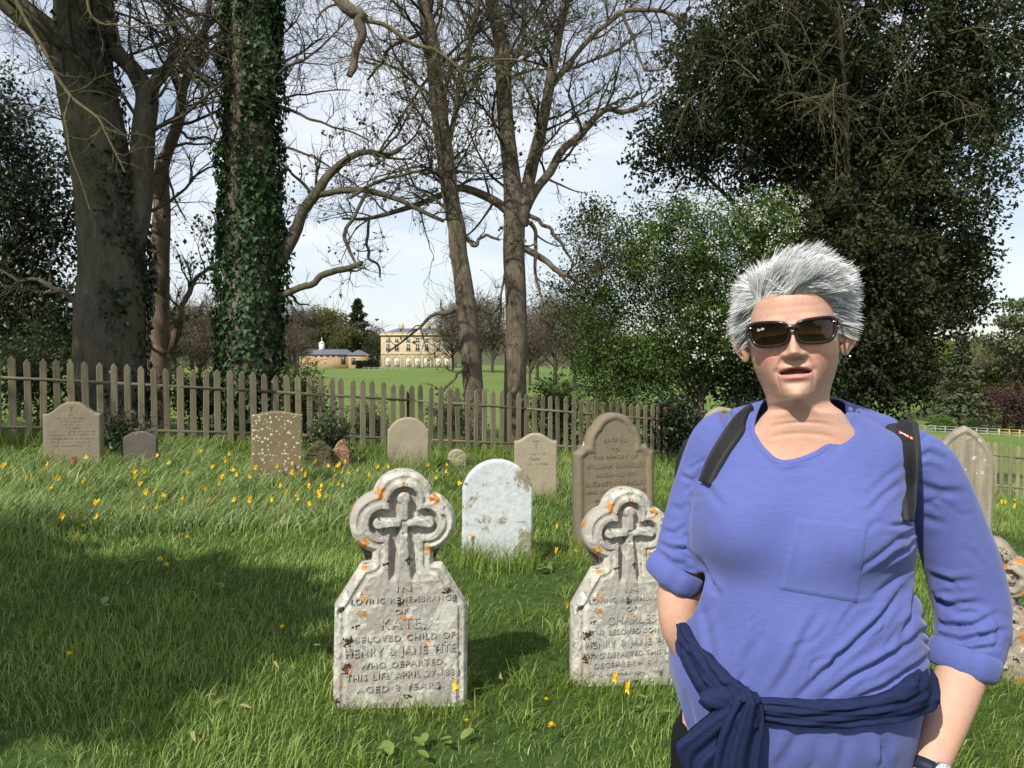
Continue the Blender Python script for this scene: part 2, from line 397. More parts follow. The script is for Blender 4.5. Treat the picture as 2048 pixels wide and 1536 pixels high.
def relief_mesh(name, sdf, hfun, bb, res, thick, back_bev=0.008):
    x0, x1, z0, z1 = bb; xs = np.arange(x0 - 2 * res, x1 + 2.5 * res, res); zs = np.arange(z0, z1 + 2.5 * res, res)
    X, Z = np.meshgrid(xs, zs, indexing='ij'); D = sdf(X, Z)
    cc = sdf((X[:-1, :-1] + X[1:, 1:]) / 2, (Z[:-1, :-1] + Z[1:, 1:]) / 2) < 0
    used = np.zeros(X.shape, bool)
    for a in (slice(None, -1), slice(1, None)):
        for b in (slice(None, -1), slice(1, None)): used[a, b] |= cc
    full = np.ones(X.shape, bool)            # vertex touching an empty cell = rim
    pad = np.zeros((X.shape[0] + 1, X.shape[1] + 1), bool); pad[1:-1, 1:-1] = cc
    rim = used & ~(pad[:-1, :-1] & pad[1:, :-1] & pad[:-1, 1:] & pad[1:, 1:])
    e = res * 0.05
    for _ in range(3):
        gx = (sdf(X + e, Z) - sdf(X - e, Z)) / (2 * e); gzz = (sdf(X, Z + e) - sdf(X, Z - e)) / (2 * e); D = sdf(X, Z)
        k = rim & (Z > z0 + res * 0.3); g2 = np.maximum(gx * gx + gzz * gzz, 0.3)
        X = np.where(k, X - D * gx / g2, X); Z = np.where(k, np.maximum(Z - D * gzz / g2, z0), Z)
    k = rim & (Z <= z0 + res * 0.3)
    D = np.minimum(sdf(X, Z), 0); D = np.where(rim, 0, D)
    H = hfun(X, Z, -D)
    vid = -np.ones(X.shape, int); vid[used] = np.arange(used.sum())
    front = np.stack([X[used], -thick / 2 - H[used], Z[used]], -1)
    i, j = np.nonzero(cc)
    fq = np.stack([vid[i, j], vid[i + 1, j], vid[i + 1, j + 1], vid[i, j + 1]], -1)
    E = np.concatenate([fq[:, [0, 1]], fq[:, [1, 2]], fq[:, [2, 3]], fq[:, [3, 0]]])
    key = E[:, 0].astype(np.int64) * 10 ** 7 + E[:, 1]; rk = E[:, 1].astype(np.int64) * 10 ** 7 + E[:, 0]
    be = E[~np.isin(key, rk)]
    bv = np.unique(be); mp = {v: q for q, v in enumerate(bv)}
    n0 = len(front); nb = len(bv)
    mid = front[bv].copy(); mid[:, 1] = thick / 2 - back_bev
    bc = np.array([0, 0, (z0 + z1) / 2]); bk = front[bv].copy(); bk[:, 1] = thick / 2
    bk = bk + (bc - bk) * np.array([0.02, 0, 0.012])
    bi = np.array([[mp[a], mp[b]] for a, b in be])
    F = [fq, np.stack([be[:, 1], be[:, 0], n0 + bi[:, 0], n0 + bi[:, 1]], -1),
         np.stack([n0 + bi[:, 1], n0 + bi[:, 0], n0 + nb + bi[:, 0], n0 + nb + bi[:, 1]], -1)]
    V = np.concatenate([front, mid, bk, [[0, thick / 2, (z0 + z1) * 0.45]]])
    tri = np.stack([n0 + nb + bi[:, 1], n0 + nb + bi[:, 0], np.full(len(bi), len(V) - 1)], -1)
    return make_mesh(name, V, [np.concatenate(F), tri], True)
def stone_noise(X, Z, amp, sc, seed):
    return fbm(np.stack([X * sc, Z * sc, X * 0 + seed], -1).reshape(-1, 3), seed, 3).reshape(X.shape) * amp
def stone_mat(name, base, base2, lich=(), rough=0.92, streak=0.0, grain=70, bump=0.35):
    """lich: list of (colour, kind, scale, radius, density, seed, raise)"""
    m = Mat(name, rough, 0.15); oc = m.oc()
    n1 = m.noise(oc, 5.0, 6, 0.65, 0.3); n2 = m.noise(oc, grain, 5, 0.7)
    c = m.mix(m.ramp(n1, [(0.33, 0.0), (0.66, 1.0)]), base, base2)
    c = m.mix(m.ramp(n2, [(0.3, 0.35), (0.62, 0.0)]), c, tuple(v * 0.55 for v in base))
    if streak:
        st = m.noise(m.mp(oc, (14, 14, 0.9)), 1.0, 5, 0.6, 0.2)
        c = m.mix(m.ramp(st, [(0.45, 0.0), (0.7, streak)]), c, (0.12, 0.10, 0.06))
    h = m.math('MULTIPLY', n2, 0.5)
    for col, kind, sc, rad, den, seed, rz in lich:
        if kind == 'spot': mk = m.spots(oc, sc, rad, den, 0.85 / sc, seed, sc * 2.6)
        elif kind == 'crisp': mk = m.spots(oc, sc, rad, den, 0.08 / sc, seed, sc * 2.0)
        else:
            nn = m.noise(m.mp(oc, (1, 1, 1), (seed * 3.1, seed, seed * 1.7)), sc, 7, 0.68, 0.4)
            mk = m.ramp(nn, [(rad, 0.0), (rad + 0.05, den)])
        var = m.mix(m.ramp(m.noise(oc, sc * 5, 4, 0.7), [(0.35, 0.0), (0.7, 0.55)]), col, tuple(v * 0.6 for v in col))
        c = m.mix(mk, c, var)
        if rz: h = m.math('ADD', h, m.math('MULTIPLY', mk, rz))
    m.set(color=c); m.bump(h, bump, 0.006)
    return m.m
WHITE_L = (0.54, 0.54, 0.49); CREAM_L = (0.55, 0.53, 0.45); ORANGE_L = (0.52, 0.20, 0.03); DARK_L = (0.045, 0.036, 0.03); OCHRE_L = (0.44, 0.36, 0.12)
M_CROSS1 = stone_mat('grey_lichen_limestone', (0.40, 0.37, 0.325), (0.31, 0.29, 0.255),
    [(CREAM_L, 'noise', 8, 0.50, 0.8, 1, 0.8), (WHITE_L, 'spot', 11, 0.48, 0.45, 2, 0.6), ((0.30, 0.275, 0.24), 'noise', 14, 0.58, 0.6, 14, 0.0), (OCHRE_L, 'noise', 9, 0.66, 0.7, 5, 0.0), (ORANGE_L, 'noise', 12, 0.665, 0.85, 31, 0.2), (ORANGE_L, 'spot', 17, 0.45, 0.12, 3, 0.3), (DARK_L, 'spot', 24, 0.60, 0.13, 4, 0.2), (DARK_L, 'noise', 17, 0.625, 0.9, 11, 0.0)], bump=0.5)
M_CROSS2 = stone_mat('orange_spotted_limestone', (0.37, 0.355, 0.325), (0.30, 0.285, 0.26),
    [(CREAM_L, 'noise', 8, 0.52, 0.8, 6, 0.5), (WHITE_L, 'spot', 12, 0.45, 0.4, 7, 0.5), (ORANGE_L, 'noise', 11, 0.63, 0.85, 18, 0.2), (ORANGE_L, 'spot', 15, 0.55, 0.30, 8, 0.3), (DARK_L, 'noise', 15, 0.65, 0.85, 21, 0.0), (DARK_L, 'spot', 22, 0.60, 0.20, 9, 0.2)], bump=0.5)
M_WHITE_ST = stone_mat('white_crusted_stone', (0.27, 0.23, 0.15), (0.20, 0.19, 0.12),
    [((0.50, 0.525, 0.53), 'crisp', 15, 0.60, 0.7, 1, 0.3), ((0.50, 0.525, 0.53), 'noise', 3.6, 0.42, 1.0, 3, 0.2), ((0.2, 0.19, 0.13), 'spot', 22, 0.4, 0.15, 5, 0.0)], bump=0.25)
M_BROWN_ST = stone_mat('brown_sandstone', (0.225, 0.182, 0.125), (0.18, 0.15, 0.107),
    [((0.25, 0.20, 0.07), 'noise', 4, 0.56, 0.6, 2, 0.0), ((0.72, 0.70, 0.64), 'crisp', 15, 0.30, 0.22, 3, 0.2), (DARK_L, 'noise', 11, 0.66, 0.5, 8, 0.0)], streak=0.45, bump=0.25)
M_PLAIN_ST = stone_mat('plain_buff_stone', (0.34, 0.29, 0.205), (0.28, 0.245, 0.18), [((0.22, 0.19, 0.12), 'noise', 6, 0.58, 0.5, 4, 0.0)], bump=0.2)
M_SPECK_ST = stone_mat('speckled_brown_stone', (0.20, 0.155, 0.085), (0.155, 0.125, 0.075),
    [((0.56, 0.52, 0.42), 'crisp', 34, 0.50, 0.55, 5, 0.3), ((0.5, 0.47, 0.38), 'crisp', 60, 0.40, 0.5, 9, 0.2)], bump=0.3)
M_GREY_ST = stone_mat('grey_brown_stone', (0.225, 0.195, 0.135), (0.19, 0.16, 0.115), [((0.42, 0.40, 0.34), 'crisp', 38, 0.35, 0.22, 3, 0.2)], bump=0.2)
M_DARK_ST = stone_mat('dark_grey_stone', (0.125, 0.11, 0.09), (0.10, 0.09, 0.075), [((0.36, 0.35, 0.32), 'crisp', 36, 0.40, 0.25, 5, 0.2)], bump=0.3)
M_RED_ST = stone_mat('reddish_broken_stone', (0.26, 0.15, 0.085), (0.17, 0.11, 0.065), [((0.5, 0.42, 0.33), 'spot', 26, 0.5, 0.45, 2, 0.3), (DARK_L, 'noise', 12, 0.55, 0.8, 3, 0.0)], bump=0.6)
M_MOSS_ST = stone_mat('mossy_dark_stone', (0.095, 0.07, 0.045), (0.07, 0.065, 0.03), [((0.35, 0.30, 0.2), 'spot', 30, 0.45, 0.4, 6, 0.3), ((0.05, 0.08, 0.02), 'noise', 9, 0.52, 0.8, 3, 0.0)], bump=0.6)
M_GOTHIC_ST = stone_mat('streaked_pale_stone', (0.33, 0.29, 0.215), (0.26, 0.235, 0.185), [((0.33, 0.235, 0.09), 'noise', 4, 0.56, 0.6, 2, 0.0), ((0.55, 0.52, 0.44), 'spot', 18, 0.45, 0.3, 4, 0.3)], streak=0.7, bump=0.3)
M_CRUST_ST = stone_mat('crusty_orange_lichen_stone', (0.34, 0.30, 0.24), (0.24, 0.20, 0.16), [(ORANGE_L, 'spot', 15, 0.62, 0.62, 2, 0.5), ((0.50, 0.47, 0.40), 'spot', 20, 0.55, 0.45, 4, 0.5), (DARK_L, 'spot', 24, 0.5, 0.3, 5, 0.2)], bump=0.8)
def text_mesh(s, width, height=None, depth=0.003, bev=0.0, arc=0.0):
    cu = bpy.data.curves.new('t', 'FONT'); cu.body = s; cu.align_x = 'CENTER'; cu.size = 1.0; cu.extrude = 0.02; cu.resolution_u = 3; cu.space_character = 1.18; cu.space_word = 1.25
    cu.offset = 0.006
    ob = bpy.data.objects.new('t', cu); COL.objects.link(ob)
    dg = bpy.context.evaluated_depsgraph_get(); me = bpy.data.meshes.new_from_object(ob.evaluated_get(dg))
    bpy.data.objects.remove(ob); bpy.data.curves.remove(cu)
    n = len(me.vertices); co = np.empty(n * 3, np.float32); me.vertices.foreach_get('co', co); co = co.reshape(-1, 3)
    w = co[:, 0].max() - co[:, 0].min(); cx = (co[:, 0].max() + co[:, 0].min()) / 2
    sx = width / w; sz = sx if height is None else height / 0.72
    x = (co[:, 0] - cx) * sx; z = (co[:, 1] - 0.36) * sz
    y = -np.where(co[:, 2] > 0, depth, -0.004)
    if arc:
        th = x / arc; z2 = (arc + z) * np.cos(th) - arc; x = (arc + z) * np.sin(th); z = z2
    me.vertices.foreach_set('co', np.stack([x, y, z], -1).astype(np.float32).ravel()); me.update()
    return me
def letters(stone, lines, front, mat, depth=0.003, hscale=1.0):
    for it in lines:
        s, xc, z, w, h = it[:5]; arc = it[5] if len(it) > 5 else 0
        me = text_mesh(s, w, h * hscale, depth, arc=arc); o = link('inscription', me, mat, stone, (xc, front, z)); o['kind'] = 'stuff'
def worn_lines(stone, lines, front, mat, depth=0.0015, seed=1):
    """weathered lettering too worn to read: broken strokes in a row"""
    r = random.Random(seed)
    for xc, z, w, h in lines:
        b = Buf(); x = -w / 2
        while x < w / 2:
            if r.random() < .16: x += h * .8; continue
            t = h * r.uniform(.08, .14); k = r.random(); hh = h * r.uniform(.35, 1)
            z0 = r.uniform(-h / 2, h / 2 - hh)
            b.add(*box_vf(x, x + t, -depth * r.uniform(.8, 1.1), .004, z0, z0 + hh))
            if k < .55: zz_ = r.choice((-.45, 0, .38)) * h; b.add(*box_vf(x + t, x + t + h * r.uniform(.2, .45), -depth * .7, .0035, zz_, zz_ + t))
            x += h * r.uniform(.3, .7)
        o = link('inscription', b.mesh('inscription'), mat, stone, (xc, front, z)); o['kind'] = 'stuff'
def place_stone(root, px, py_base, Y, yaw=0, roll=0, lean=0):
    p = at(px, py_base, Y); g = gz(p.x, p.y)
    root.location = (p.x, p.y, p.z); root.rotation_euler = (lean, roll, yaw)
    return p.z - g
# --- the two trefoil cross stones
TW, TT = 0.285, 0.125
def tre_sdf(x, z):
    body = sd_poly(x, z, [(-TW, -0.35), (TW, -0.35), (TW * 0.985, 0.448), (0.170, 0.625), (0.128, 0.632), (0.128, 0.8), (-0.128, 0.8), (-0.128, 0.632), (-0.170, 0.625), (-TW * 0.985, 0.448)])
    t = np.minimum(np.minimum(sd_circle(x, z, -0.096, 0.805, 0.127), sd_circle(x, z, 0.096, 0.805, 0.127)), sd_circle(x, z, 0, 0.898, 0.128))
    return np.minimum(body, t)
def tre_h(x, z, d):
    h = -0.022 * (1 - sstep(0.0, 0.020, d)) - 0.006 * (1 - sstep(0.020, 0.026, d)) - 0.010 * (1 - sstep(0.040, 0.050, d)) * sstep(0.02, 0.03, d)
    rec = np.minimum(np.minimum(sd_circle(x, z, -0.088, 0.803, 0.058), sd_circle(x, z, 0.088, 0.803, 0.058)), sd_circle(x, z, 0, 0.893, 0.062))
    rec = np.minimum(rec, sd_box(x, z, -0.060, 0.060, 0.56, 0.9))
    rec = np.minimum(rec, sd_box(x, z, -0.09, 0.09, 0.765, 0.845))
    wv = 0.021 + 0.014 * sstep(0.75, 0.56, z)
    cr = np.abs(x) - wv; cr = np.maximum(cr, z - 0.915); cr = np.maximum(cr, 0.50 - z)
    arm = np.maximum(np.abs(z - 0.802) - (0.019 + 0.006 * sstep(0.05, 0.11, np.abs(x))), np.abs(x) - 0.112)
    cr = np.minimum(cr, arm)
    cr = np.minimum(cr, np.minimum(np.minimum(sd_circle(x, z, -0.105, 0.802, 0.027), sd_circle(x, z, 0.105, 0.802, 0.027)), sd_circle(x, z, 0, 0.905, 0.03)))
    dep = 0.036 * sstep(0.004, -0.006, rec) * sstep(0.55, 0.60, z)
    up = sstep(0.003, -0.007, cr)
    h = h - dep * (1 - 0.92 * up) + 0.004 * up * sstep(0.53, 0.57, z)
    return h + stone_noise(x, z, 0.0018, 18, 3) + stone_noise(x, z, 0.0013, 70, 5) - 0.006 * sstep(0.62, 0.9, stone_noise(x, z, 1, 9, 9)) * sstep(0.04, 0.0, d)
tre_me = relief_mesh('trefoil_slab', tre_sdf, tre_h, (-0.3, 0.3, -0.3, 1.03), 0.0040, TT)
def cross_stone(label, mat, lines, me):
    root = thing('cross_headstone', label, 'gravestone', group=None)
    link('slab', me, mat, root)
    letters(root, lines, -TT / 2, mat, 0.0055)
    return root
k_lines = [('IN', 0.0, 0.530, 0.062, 0.022), ('LOVING REMEMBRANCE', 0.0, 0.485, 0.44, 0.025), ('OF', -0.01, 0.434, 0.058, 0.023), ('KATE,', 0.0, 0.384, 0.185, 0.044),
           ('BELOVED CHILD OF', 0.01, 0.325, 0.42, 0.027), ('HENRY & JANE TITE,', 0.0, 0.270, 0.475, 0.036), ('WHO DEPARTED.', 0.0, 0.214, 0.36, 0.026),
           ('THIS LIFE APRIL 27-1881', 0.0, 0.167, 0.47, 0.028), ('AGED 8 YEARS.', -0.01, 0.115, 0.36, 0.027)]
kate = cross_stone('pale grey trefoil-topped cross headstone nearest the camera, left of the woman', M_CROSS1, k_lines, tre_me)
place_stone(kate, 801, 1416, 3.48, math.radians(13), math.radians(1.2), math.radians(-2))
c_lines = [('IN', 0.0, 0.528, 0.062, 0.022), ('LOVING REMEMBRANCE', 0.0, 0.483, 0.44, 0.025), ('OF', 0.0, 0.434, 0.058, 0.023), ('CHARLES', 0.0, 0.382, 0.25, 0.042),
           ('THE BELOVED SON OF', 0.0, 0.325, 0.42, 0.027), ('HENRY & JANE TITE,', 0.0, 0.270, 0.475, 0.034), ('WHO DEPARTED THIS LIFE', 0.0, 0.214, 0.475, 0.026),
           ('DECEMBER', -0.09, 0.167, 0.21, 0.026)]
charles = cross_stone('orange-lichened trefoil cross headstone half hidden behind the woman', M_CROSS2, c_lines, tre_me)
worn_lines(charles, [(0.12, 0.167, 0.17, 0.024), (0.0, 0.120, 0.34, 0.024)], -TT / 2, M_CROSS2, 0.004, 5)
charles.scale = (.955, .955, .955)
place_stone(charles, 1254, 1384, 3.88, math.radians(13), math.radians(0.5), math.radians(-3))
# --- others
def simple_stone(name, label, mat, sdf, bb, thick, res=0.008, border=0.0, amp=0.0015, seed=1, cham=0.012):
    def h(x, z, d):
        r = -cham * (1 - sstep(0, cham * 1.2, d))
        if border: r = r - 0.010 * sstep(border, border + 0.008, d) + 0.006 * np.exp(-((d - border * 0.62) / 0.006) ** 2)
        return r + stone_noise(x, z, amp, 14, seed) + stone_noise(x, z, amp * 0.6, 50, seed + 3)
    root = thing(name, label, 'gravestone')
    link('slab', relief_mesh(name, sdf, h, bb, res, thick), mat, root)
    return root
def arch_sdf(w, hs, r=None, zc=None):
    """rounded top stone, half width w, total height hs"""
    r = w if r is None else r
    def f(x, z):
        b = sd_box(x, z, -w, w, -0.4, hs - r * 0.98)
        return np.minimum(b, np.maximum(sd_circle(x, z, 0, hs - r, r), np.abs(x) - w))
    return f
white = simple_stone('rounded_headstone', 'round-topped headstone crusted bright white with lichen behind the front cross stone', M_WHITE_ST, arch_sdf(0.258, 0.835, 0.262), (-.27, .27, -.2, .84), 0.10, 0.006, border=0.0, seed=5)
place_stone(white, 993, 1145, 6.02, math.radians(6), math.radians(1.0), math.radians(-3))
DW = 0.333
def dunk_sdf(x, z):
    ax = np.abs(x)
    b = sd_box(x, z, -DW, DW, -0.4, 0.935)
    b = np.maximum(b, -sd_circle(ax, z, DW + 0.006, 0.945, 0.065))
    t = np.minimum(sd_circle(x, z, 0, 0.925, 0.235), sd_circle(x, z, 0, 1.02, 0.178))
    return np.minimum(b, t)
dunkley = simple_stone('arched_headstone', 'tall brown arched headstone with white lichen spots and carved inscription', M_BROWN_ST, dunk_sdf, (-.34, .34, -.2, 1.2), 0.14, 0.009, border=0.052, seed=8, cham=0.016)
place_stone(dunkley, 1228, 1118, 6.68, math.radians(14), math.radians(-0.3), math.radians(-2))
d_lines = [('SACRED', 0, 0.985, 0.20, 0.032, 0.30), ('TO', 0, 0.905, 0.065, 0.032), ('THE MEMORY OF', 0, 0.845, 0.38, 0.030), ('WILLIAM DUNKLEY', 0, 0.775, 0.515, 0.044), ('HUSBAND OF', 0, 0.700, 0.32, 0.034),
           ('ELIZABETH DUNKLEY', 0, 0.630, 0.525, 0.040), ('WHO DEPARTED THIS LIFE', 0, 0.565, 0.525, 0.032), ('MAY 2', -0.10, 0.500, 0.15, 0.034), ('AGED', -0.10, 0.440, 0.13, 0.034)]
letters(dunkley, d_lines, -0.07 + 0.010, M_BROWN_ST, 0.0045)
dunk2 = simple_stone('arched_headstone', 'olive arched headstone peeping out behind the shoulder of the woman', M_PLAIN_ST, dunk_sdf, (-.34, .34, -.2, 1.2), 0.13, 0.010, border=0.045, seed=12)
place_stone(dunk2, 1442, 1062, 7.9, math.radians(8), 0, 0)
def ogee_sdf(w, hs, rise):
    def f(x, z):
        ax = np.abs(x) / w
        top = hs - rise * sstep(0.12, 0.92, ax)
        return np.maximum(np.maximum(np.abs(x) - w, (z - top) * 0.85), -0.4 - z)
    return f
grey = simple_stone('ogee_headstone', 'plain buff headstone with curved shoulders and small cross behind the white stone', M_PLAIN_ST, ogee_sdf(0.236, 0.80, 0.085), (-.25, .25, -.2, .81), 0.11, 0.008, seed=15)
place_stone(grey, 1071, 1010, 9.1, math.radians(3), 0, 0)
M_CARVE = stone_mat('carved_line_stone', (0.13, 0.11, 0.08), (0.11, 0.09, 0.07))
letters(grey, [('Taylor', -0.01, 0.525, 0.13, 0.030)], -0.055, M_CARVE, 0.0015); worn_lines(grey, [(-0.02, 0.575, 0.27, 0.026), (0.0, 0.465, 0.32, 0.022)], -0.055, M_CARVE, 0.0015, 7)
def small_cross(stone, zc, h, w, t, front, mat):
    V1, F1 = box_vf(-t, t, -0.002, 0.004, -h / 2, h / 2); V2, F2 = box_vf(-w / 2, w / 2, -0.0026, 0.0034, h * 0.12, h * 0.12 + 2 * t)
    b = Buf(); b.add(V1, F1); b.add(V2, F2); link('carved_cross', b.mesh('carved_cross'), mat, stone, (0, front, zc))
small_cross(grey, 0.70, 0.12, 0.07, 0.003, -0.055, M_CARVE)
blank = simple_stone('rounded_headstone', 'blank buff headstone with low curved top standing before the fence', M_PLAIN_ST, ogee_sdf(0.275, 0.66, 0.10), (-.29, .29, -.2, .67), 0.10, 0.009, seed=19)
def blank_sdf(x, z):
    b = sd_box(x, z, -0.272, 0.272, -0.4, 0.50); t = np.maximum(sd_circle(x, z, 0, 0.37, 0.285), np.abs(x) - 0.272)
    return np.minimum(b, t)
for ch in list(blank.children): bpy.data.objects.remove(ch)
link('slab', relief_mesh('slab', blank_sdf, lambda x, z, d: -0.012 * (1 - sstep(0, 0.015, d)) + stone_noise(x, z, 0.0015, 14, 4), (-.29, .29, -.2, .66), 0.008, 0.10), M_PLAIN_ST, blank)
place_stone(blank, 816, 932, 11.0, math.radians(10), math.radians(0.6), 0)
stub = simple_stone('stump_headstone', 'tiny worn rounded stone stub in the grass at the foot of the fence', M_PLAIN_ST, arch_sdf(0.13, 0.24, 0.135), (-.15, .15, -.2, .25), 0.10, 0.008, amp=0.006, seed=22)
place_stone(stub, 913, 932, 11.6, math.radians(10), math.radians(4), 0)
speck = simple_stone('ogee_headstone', 'brown headstone speckled all over with pale lichen among yellow flowers', M_SPECK_ST, ogee_sdf(0.262, 0.80, 0.035), (-.28, .28, -.3, .81), 0.11, 0.008, seed=25)
place_stone(speck, 555, 972, 8.75, math.radians(14), math.radians(0.3), math.radians(-2))
lefts = simple_stone('ogee_headstone', 'grey-brown headstone with humped top at far left before the fence', M_GREY_ST, ogee_sdf(0.285, 0.68, 0.125), (-.3, .3, -.3, .69), 0.11, 0.008, seed=28)
place_stone(lefts, 148, 932, 8.7, math.radians(8), 0, math.radians(-1))
small_cross(lefts, 0.61, 0.07, 0.045, 0.003, -0.055, M_CARVE)
worn_lines(lefts, [(0, 0.545, 0.03, 0.018), (0, 0.51, 0.34, 0.016), (0, 0.475, 0.24, 0.02), (0, 0.44, 0.20, 0.02), (0, 0.405, 0.16, 0.018), (0, 0.37, 0.48, 0.016), (0, 0.335, 0.48, 0.016), (0, 0.295, 0.48, 0.02), (0, 0.255, 0.40, 0.016), (0, 0.22, 0.36, 0.016)], -0.055, M_CARVE, 0.0012, 9)
smallst = simple_stone('rounded_headstone', 'small dark round-topped headstone beside the humped stone at left', M_DARK_ST, arch_sdf(0.178, 0.40, 0.24), (-.2, .2, -.2, .41), 0.09, 0.008, seed=31)
place_stone(smallst, 281, 935, 9.0, math.radians(12), math.radians(0.8), 0)
def rough_sdf(w, h, seed):
    def f(x, z):
        b = sd_poly(x, z, [(-w, -.4), (w, -.4), (w * 0.95, h * 0.62), (w * 0.55, h * 0.9), (0.05 * w, h), (-w * 0.5, h * 0.86), (-w, h * 0.55)])
        return b + stone_noise(x, z, 0.018, 9, seed)
    return f
red = simple_stone('broken_headstone', 'broken reddish headstone with ragged edges before the fence', M_RED_ST, rough_sdf(0.13, 0.36, 3), (-.16, .16, -.2, .38), 0.12, 0.008, amp=0.008, seed=34)
place_stone(red, 683, 938, 10.2, math.radians(-6), math.radians(2), 0)
mossy = simple_stone('broken_headstone', 'dark mossy lump of old headstone beside the reddish broken one', M_MOSS_ST, rough_sdf(0.17, 0.36, 9), (-.2, .2, -.2, .4), 0.15, 0.008, amp=0.010, seed=37)
place_stone(mossy, 638, 940, 10.0, math.radians(14), math.radians(-3), 0)
def goth_sdf(x, z):
    w = 0.30; ax = np.abs(x)
    t = np.hypot(ax + 0.16, z - 0.86) - 0.46
    return np.maximum(np.where(z > 0.86, t, ax - w), -0.4 - z)
goth = simple_stone('pointed_headstone', 'pale streaked headstone with pointed top behind the arm of the woman', M_GOTHIC_ST, goth_sdf, (-.32, .32, -.2, 1.3), 0.17, 0.010, border=0.05, seed=40, cham=0.03)
goth.scale = (.86, .9, .97)
place_stone(goth, 1916, 1120, 7.6, math.radians(-20), math.radians(1.5), 0)
def crust_sdf(x, z): return tre_sdf(x, z) + stone_noise(x, z, 0.014, 8, 5)
crust = thing('cross_headstone', 'crumbling headstone thick with orange lichen at the right edge beside the woman', 'gravestone')
link('slab', relief_mesh('crust', crust_sdf, lambda x, z, d: tre_h(x, z, d) + stone_noise(x, z, 0.012, 16, 8), (-.3, .3, -.3, 1.05), 0.008, 0.16), M_CRUST_ST, crust)
crust.scale = (.86, .95, 0.84)
place_stone(crust, 1967, 1395, 4.35, math.radians(-32), math.radians(2), 0)
# ------------------------------------------------------------------ trees near the fence
def bark_mat(name, c0, c1, c2, sc=9.0, bump=1.0, moss=0.0):
    m = Mat(name, 0.9, 0.15); oc = m.oc()
    n = m.noise(m.mp(oc, (1, 1, 0.28)), sc, 8, 0.72, 0.9); n2 = m.noise(oc, sc * 6, 4, 0.7); n3 = m.noise(oc, 1.3, 4, 0.6)
    c = m.ramp(n, [(0.3, c0), (0.52, c1), (0.72, c2)])
    c = m.mix(m.ramp(n2, [(0.35, 0.5), (0.6, 0.0)]), c, c0)
    if moss: c = m.mix(m.ramp(n3, [(0.45, 0.0), (0.65, moss)]), c, (0.10, 0.105, 0.035))
    m.set(color=c); m.bump(m.math('ADD', m.math('MULTIPLY', n, 1.0), m.math('MULTIPLY', n2, 0.4)), bump, 0.05)
    return m.m
M_BARK_DARK = bark_mat('dark_grey_bark', (0.065, 0.054, 0.042), (0.14, 0.12, 0.092), (0.21, 0.18, 0.14), moss=0.5)
M_BARK_TAN = bark_mat('tan_bark', (0.16, 0.115, 0.08), (0.28, 0.205, 0.145), (0.37, 0.29, 0.21), moss=0.15)
M_BARK_BRN = bark_mat('brown_bark', (0.115, 0.086, 0.064), (0.215, 0.170, 0.130), (0.29, 0.24, 0.19), moss=0.35)
M_TWIG = bark_mat('dark_twig_bark', (0.045, 0.036, 0.027), (0.075, 0.06, 0.043), (0.11, 0.09, 0.062), 12, 0.3, 0.4)
M_TWIG_PALE = bark_mat('olive_twig_bark', (0.09, 0.072, 0.042), (0.145, 0.12, 0.068), (0.19, 0.165, 0.095), 12, 0.3, 0.5)
def limb(pts, K=24, wob=None, seed=0):
    """pts: (px,py,Y,width_px) -> centre line and radii"""
    a = np.array([list(at(p[0], p[1], p[2])) + [p[3] / 2 * p[2] / FPX] for p in pts])
    c = catmull(a, K); P = c[:, :3]; R = np.maximum(c[:, 3], 0.003)
    if wob is None: wob = .045; seed = int(pts[0][0] + pts[-1][1]) % 97
    if wob:
        t = np.linspace(0, 1, K)[:, None] * 9
        P = P + np.concatenate([vnoise(np.hstack([t + 0.3, t * 0 + seed, t * 0 + k]), seed + k)[:, None] for k in (1, 2, 3)], 1) * np.minimum(wob, R[:, None] * .9 + .008) * np.sin(np.linspace(0, 1, K) * math.pi)[:, None]
    return P, R
def trunk_vf(P, R, sides=24, amp=0.06, seed=0, flare=0.0):
    V, q = vtubes(P[None], R[None], sides)
    K = len(P); C = np.repeat(P, sides, 0); d = V - C; r = np.linalg.norm(d, axis=1, keepdims=True)
    n = fbm(np.hstack([d / r * 1.6, C[:, 2:3] * 0.9]) [:, [0, 1, 3]] + seed, seed, 3)[:, None]
    return C + d * (1 + amp * n), q
def spawn(P, R, n, rng, t0=0.2, t1=1.0, ang=(25, 65), length=(0.3, 0.6), rel=True, up=0.15, wob=0.25, K=6, rr=0.5, rmax=9, rmin=0.002, droop=0.0, wts=None):
    """children off a set of parent curves P (N,K0,3)"""
    N, K0, _ = P.shape
    Ls = np.linalg.norm(np.diff(P, axis=1), axis=2).sum(1)
    w = Ls if wts is None else wts; i = rng.choice(N, n, p=w / w.sum()); t = t0 + (t1 - t0) * rng.random(n)
    f = t * (K0 - 1); k = np.minimum(f.astype(int), K0 - 2); fr = (f - k)[:, None]
    p = P[i, k] * (1 - fr) + P[i, k + 1] * fr; T = nrm(P[i, k + 1] - P[i, k]); r = R[i, k] * (1 - fr[:, 0]) + R[i, k + 1] * fr[:, 0]
    rv = rng.normal(size=(n, 3)); pe = nrm(rv - (rv * T).sum(1, keepdims=True) * T)
    a = np.radians(rng.uniform(ang[0], ang[1], n))[:, None]
    d = nrm(T * np.cos(a) + pe * np.sin(a) + np.array([0, 0, up]))
    L = rng.uniform(length[0], length[1], n) * (Ls[i] if rel else 1)
    out = np.empty((n, K, 3)); out[:, 0] = p; st = (L / (K - 1))[:, None]
    for j in range(1, K):
        d = nrm(d + rng.normal(size=(n, 3)) * wob + np.array([0, 0, up * 0.35 - droop * j / K])); out[:, j] = out[:, j - 1] + d * st
    r0 = np.clip(np.minimum(r * rr, rmax), rmin, None)
    RR = r0[:, None] * np.linspace(1, 0.25, K)[None]
    return out, np.maximum(RR, rmin * 0.6)
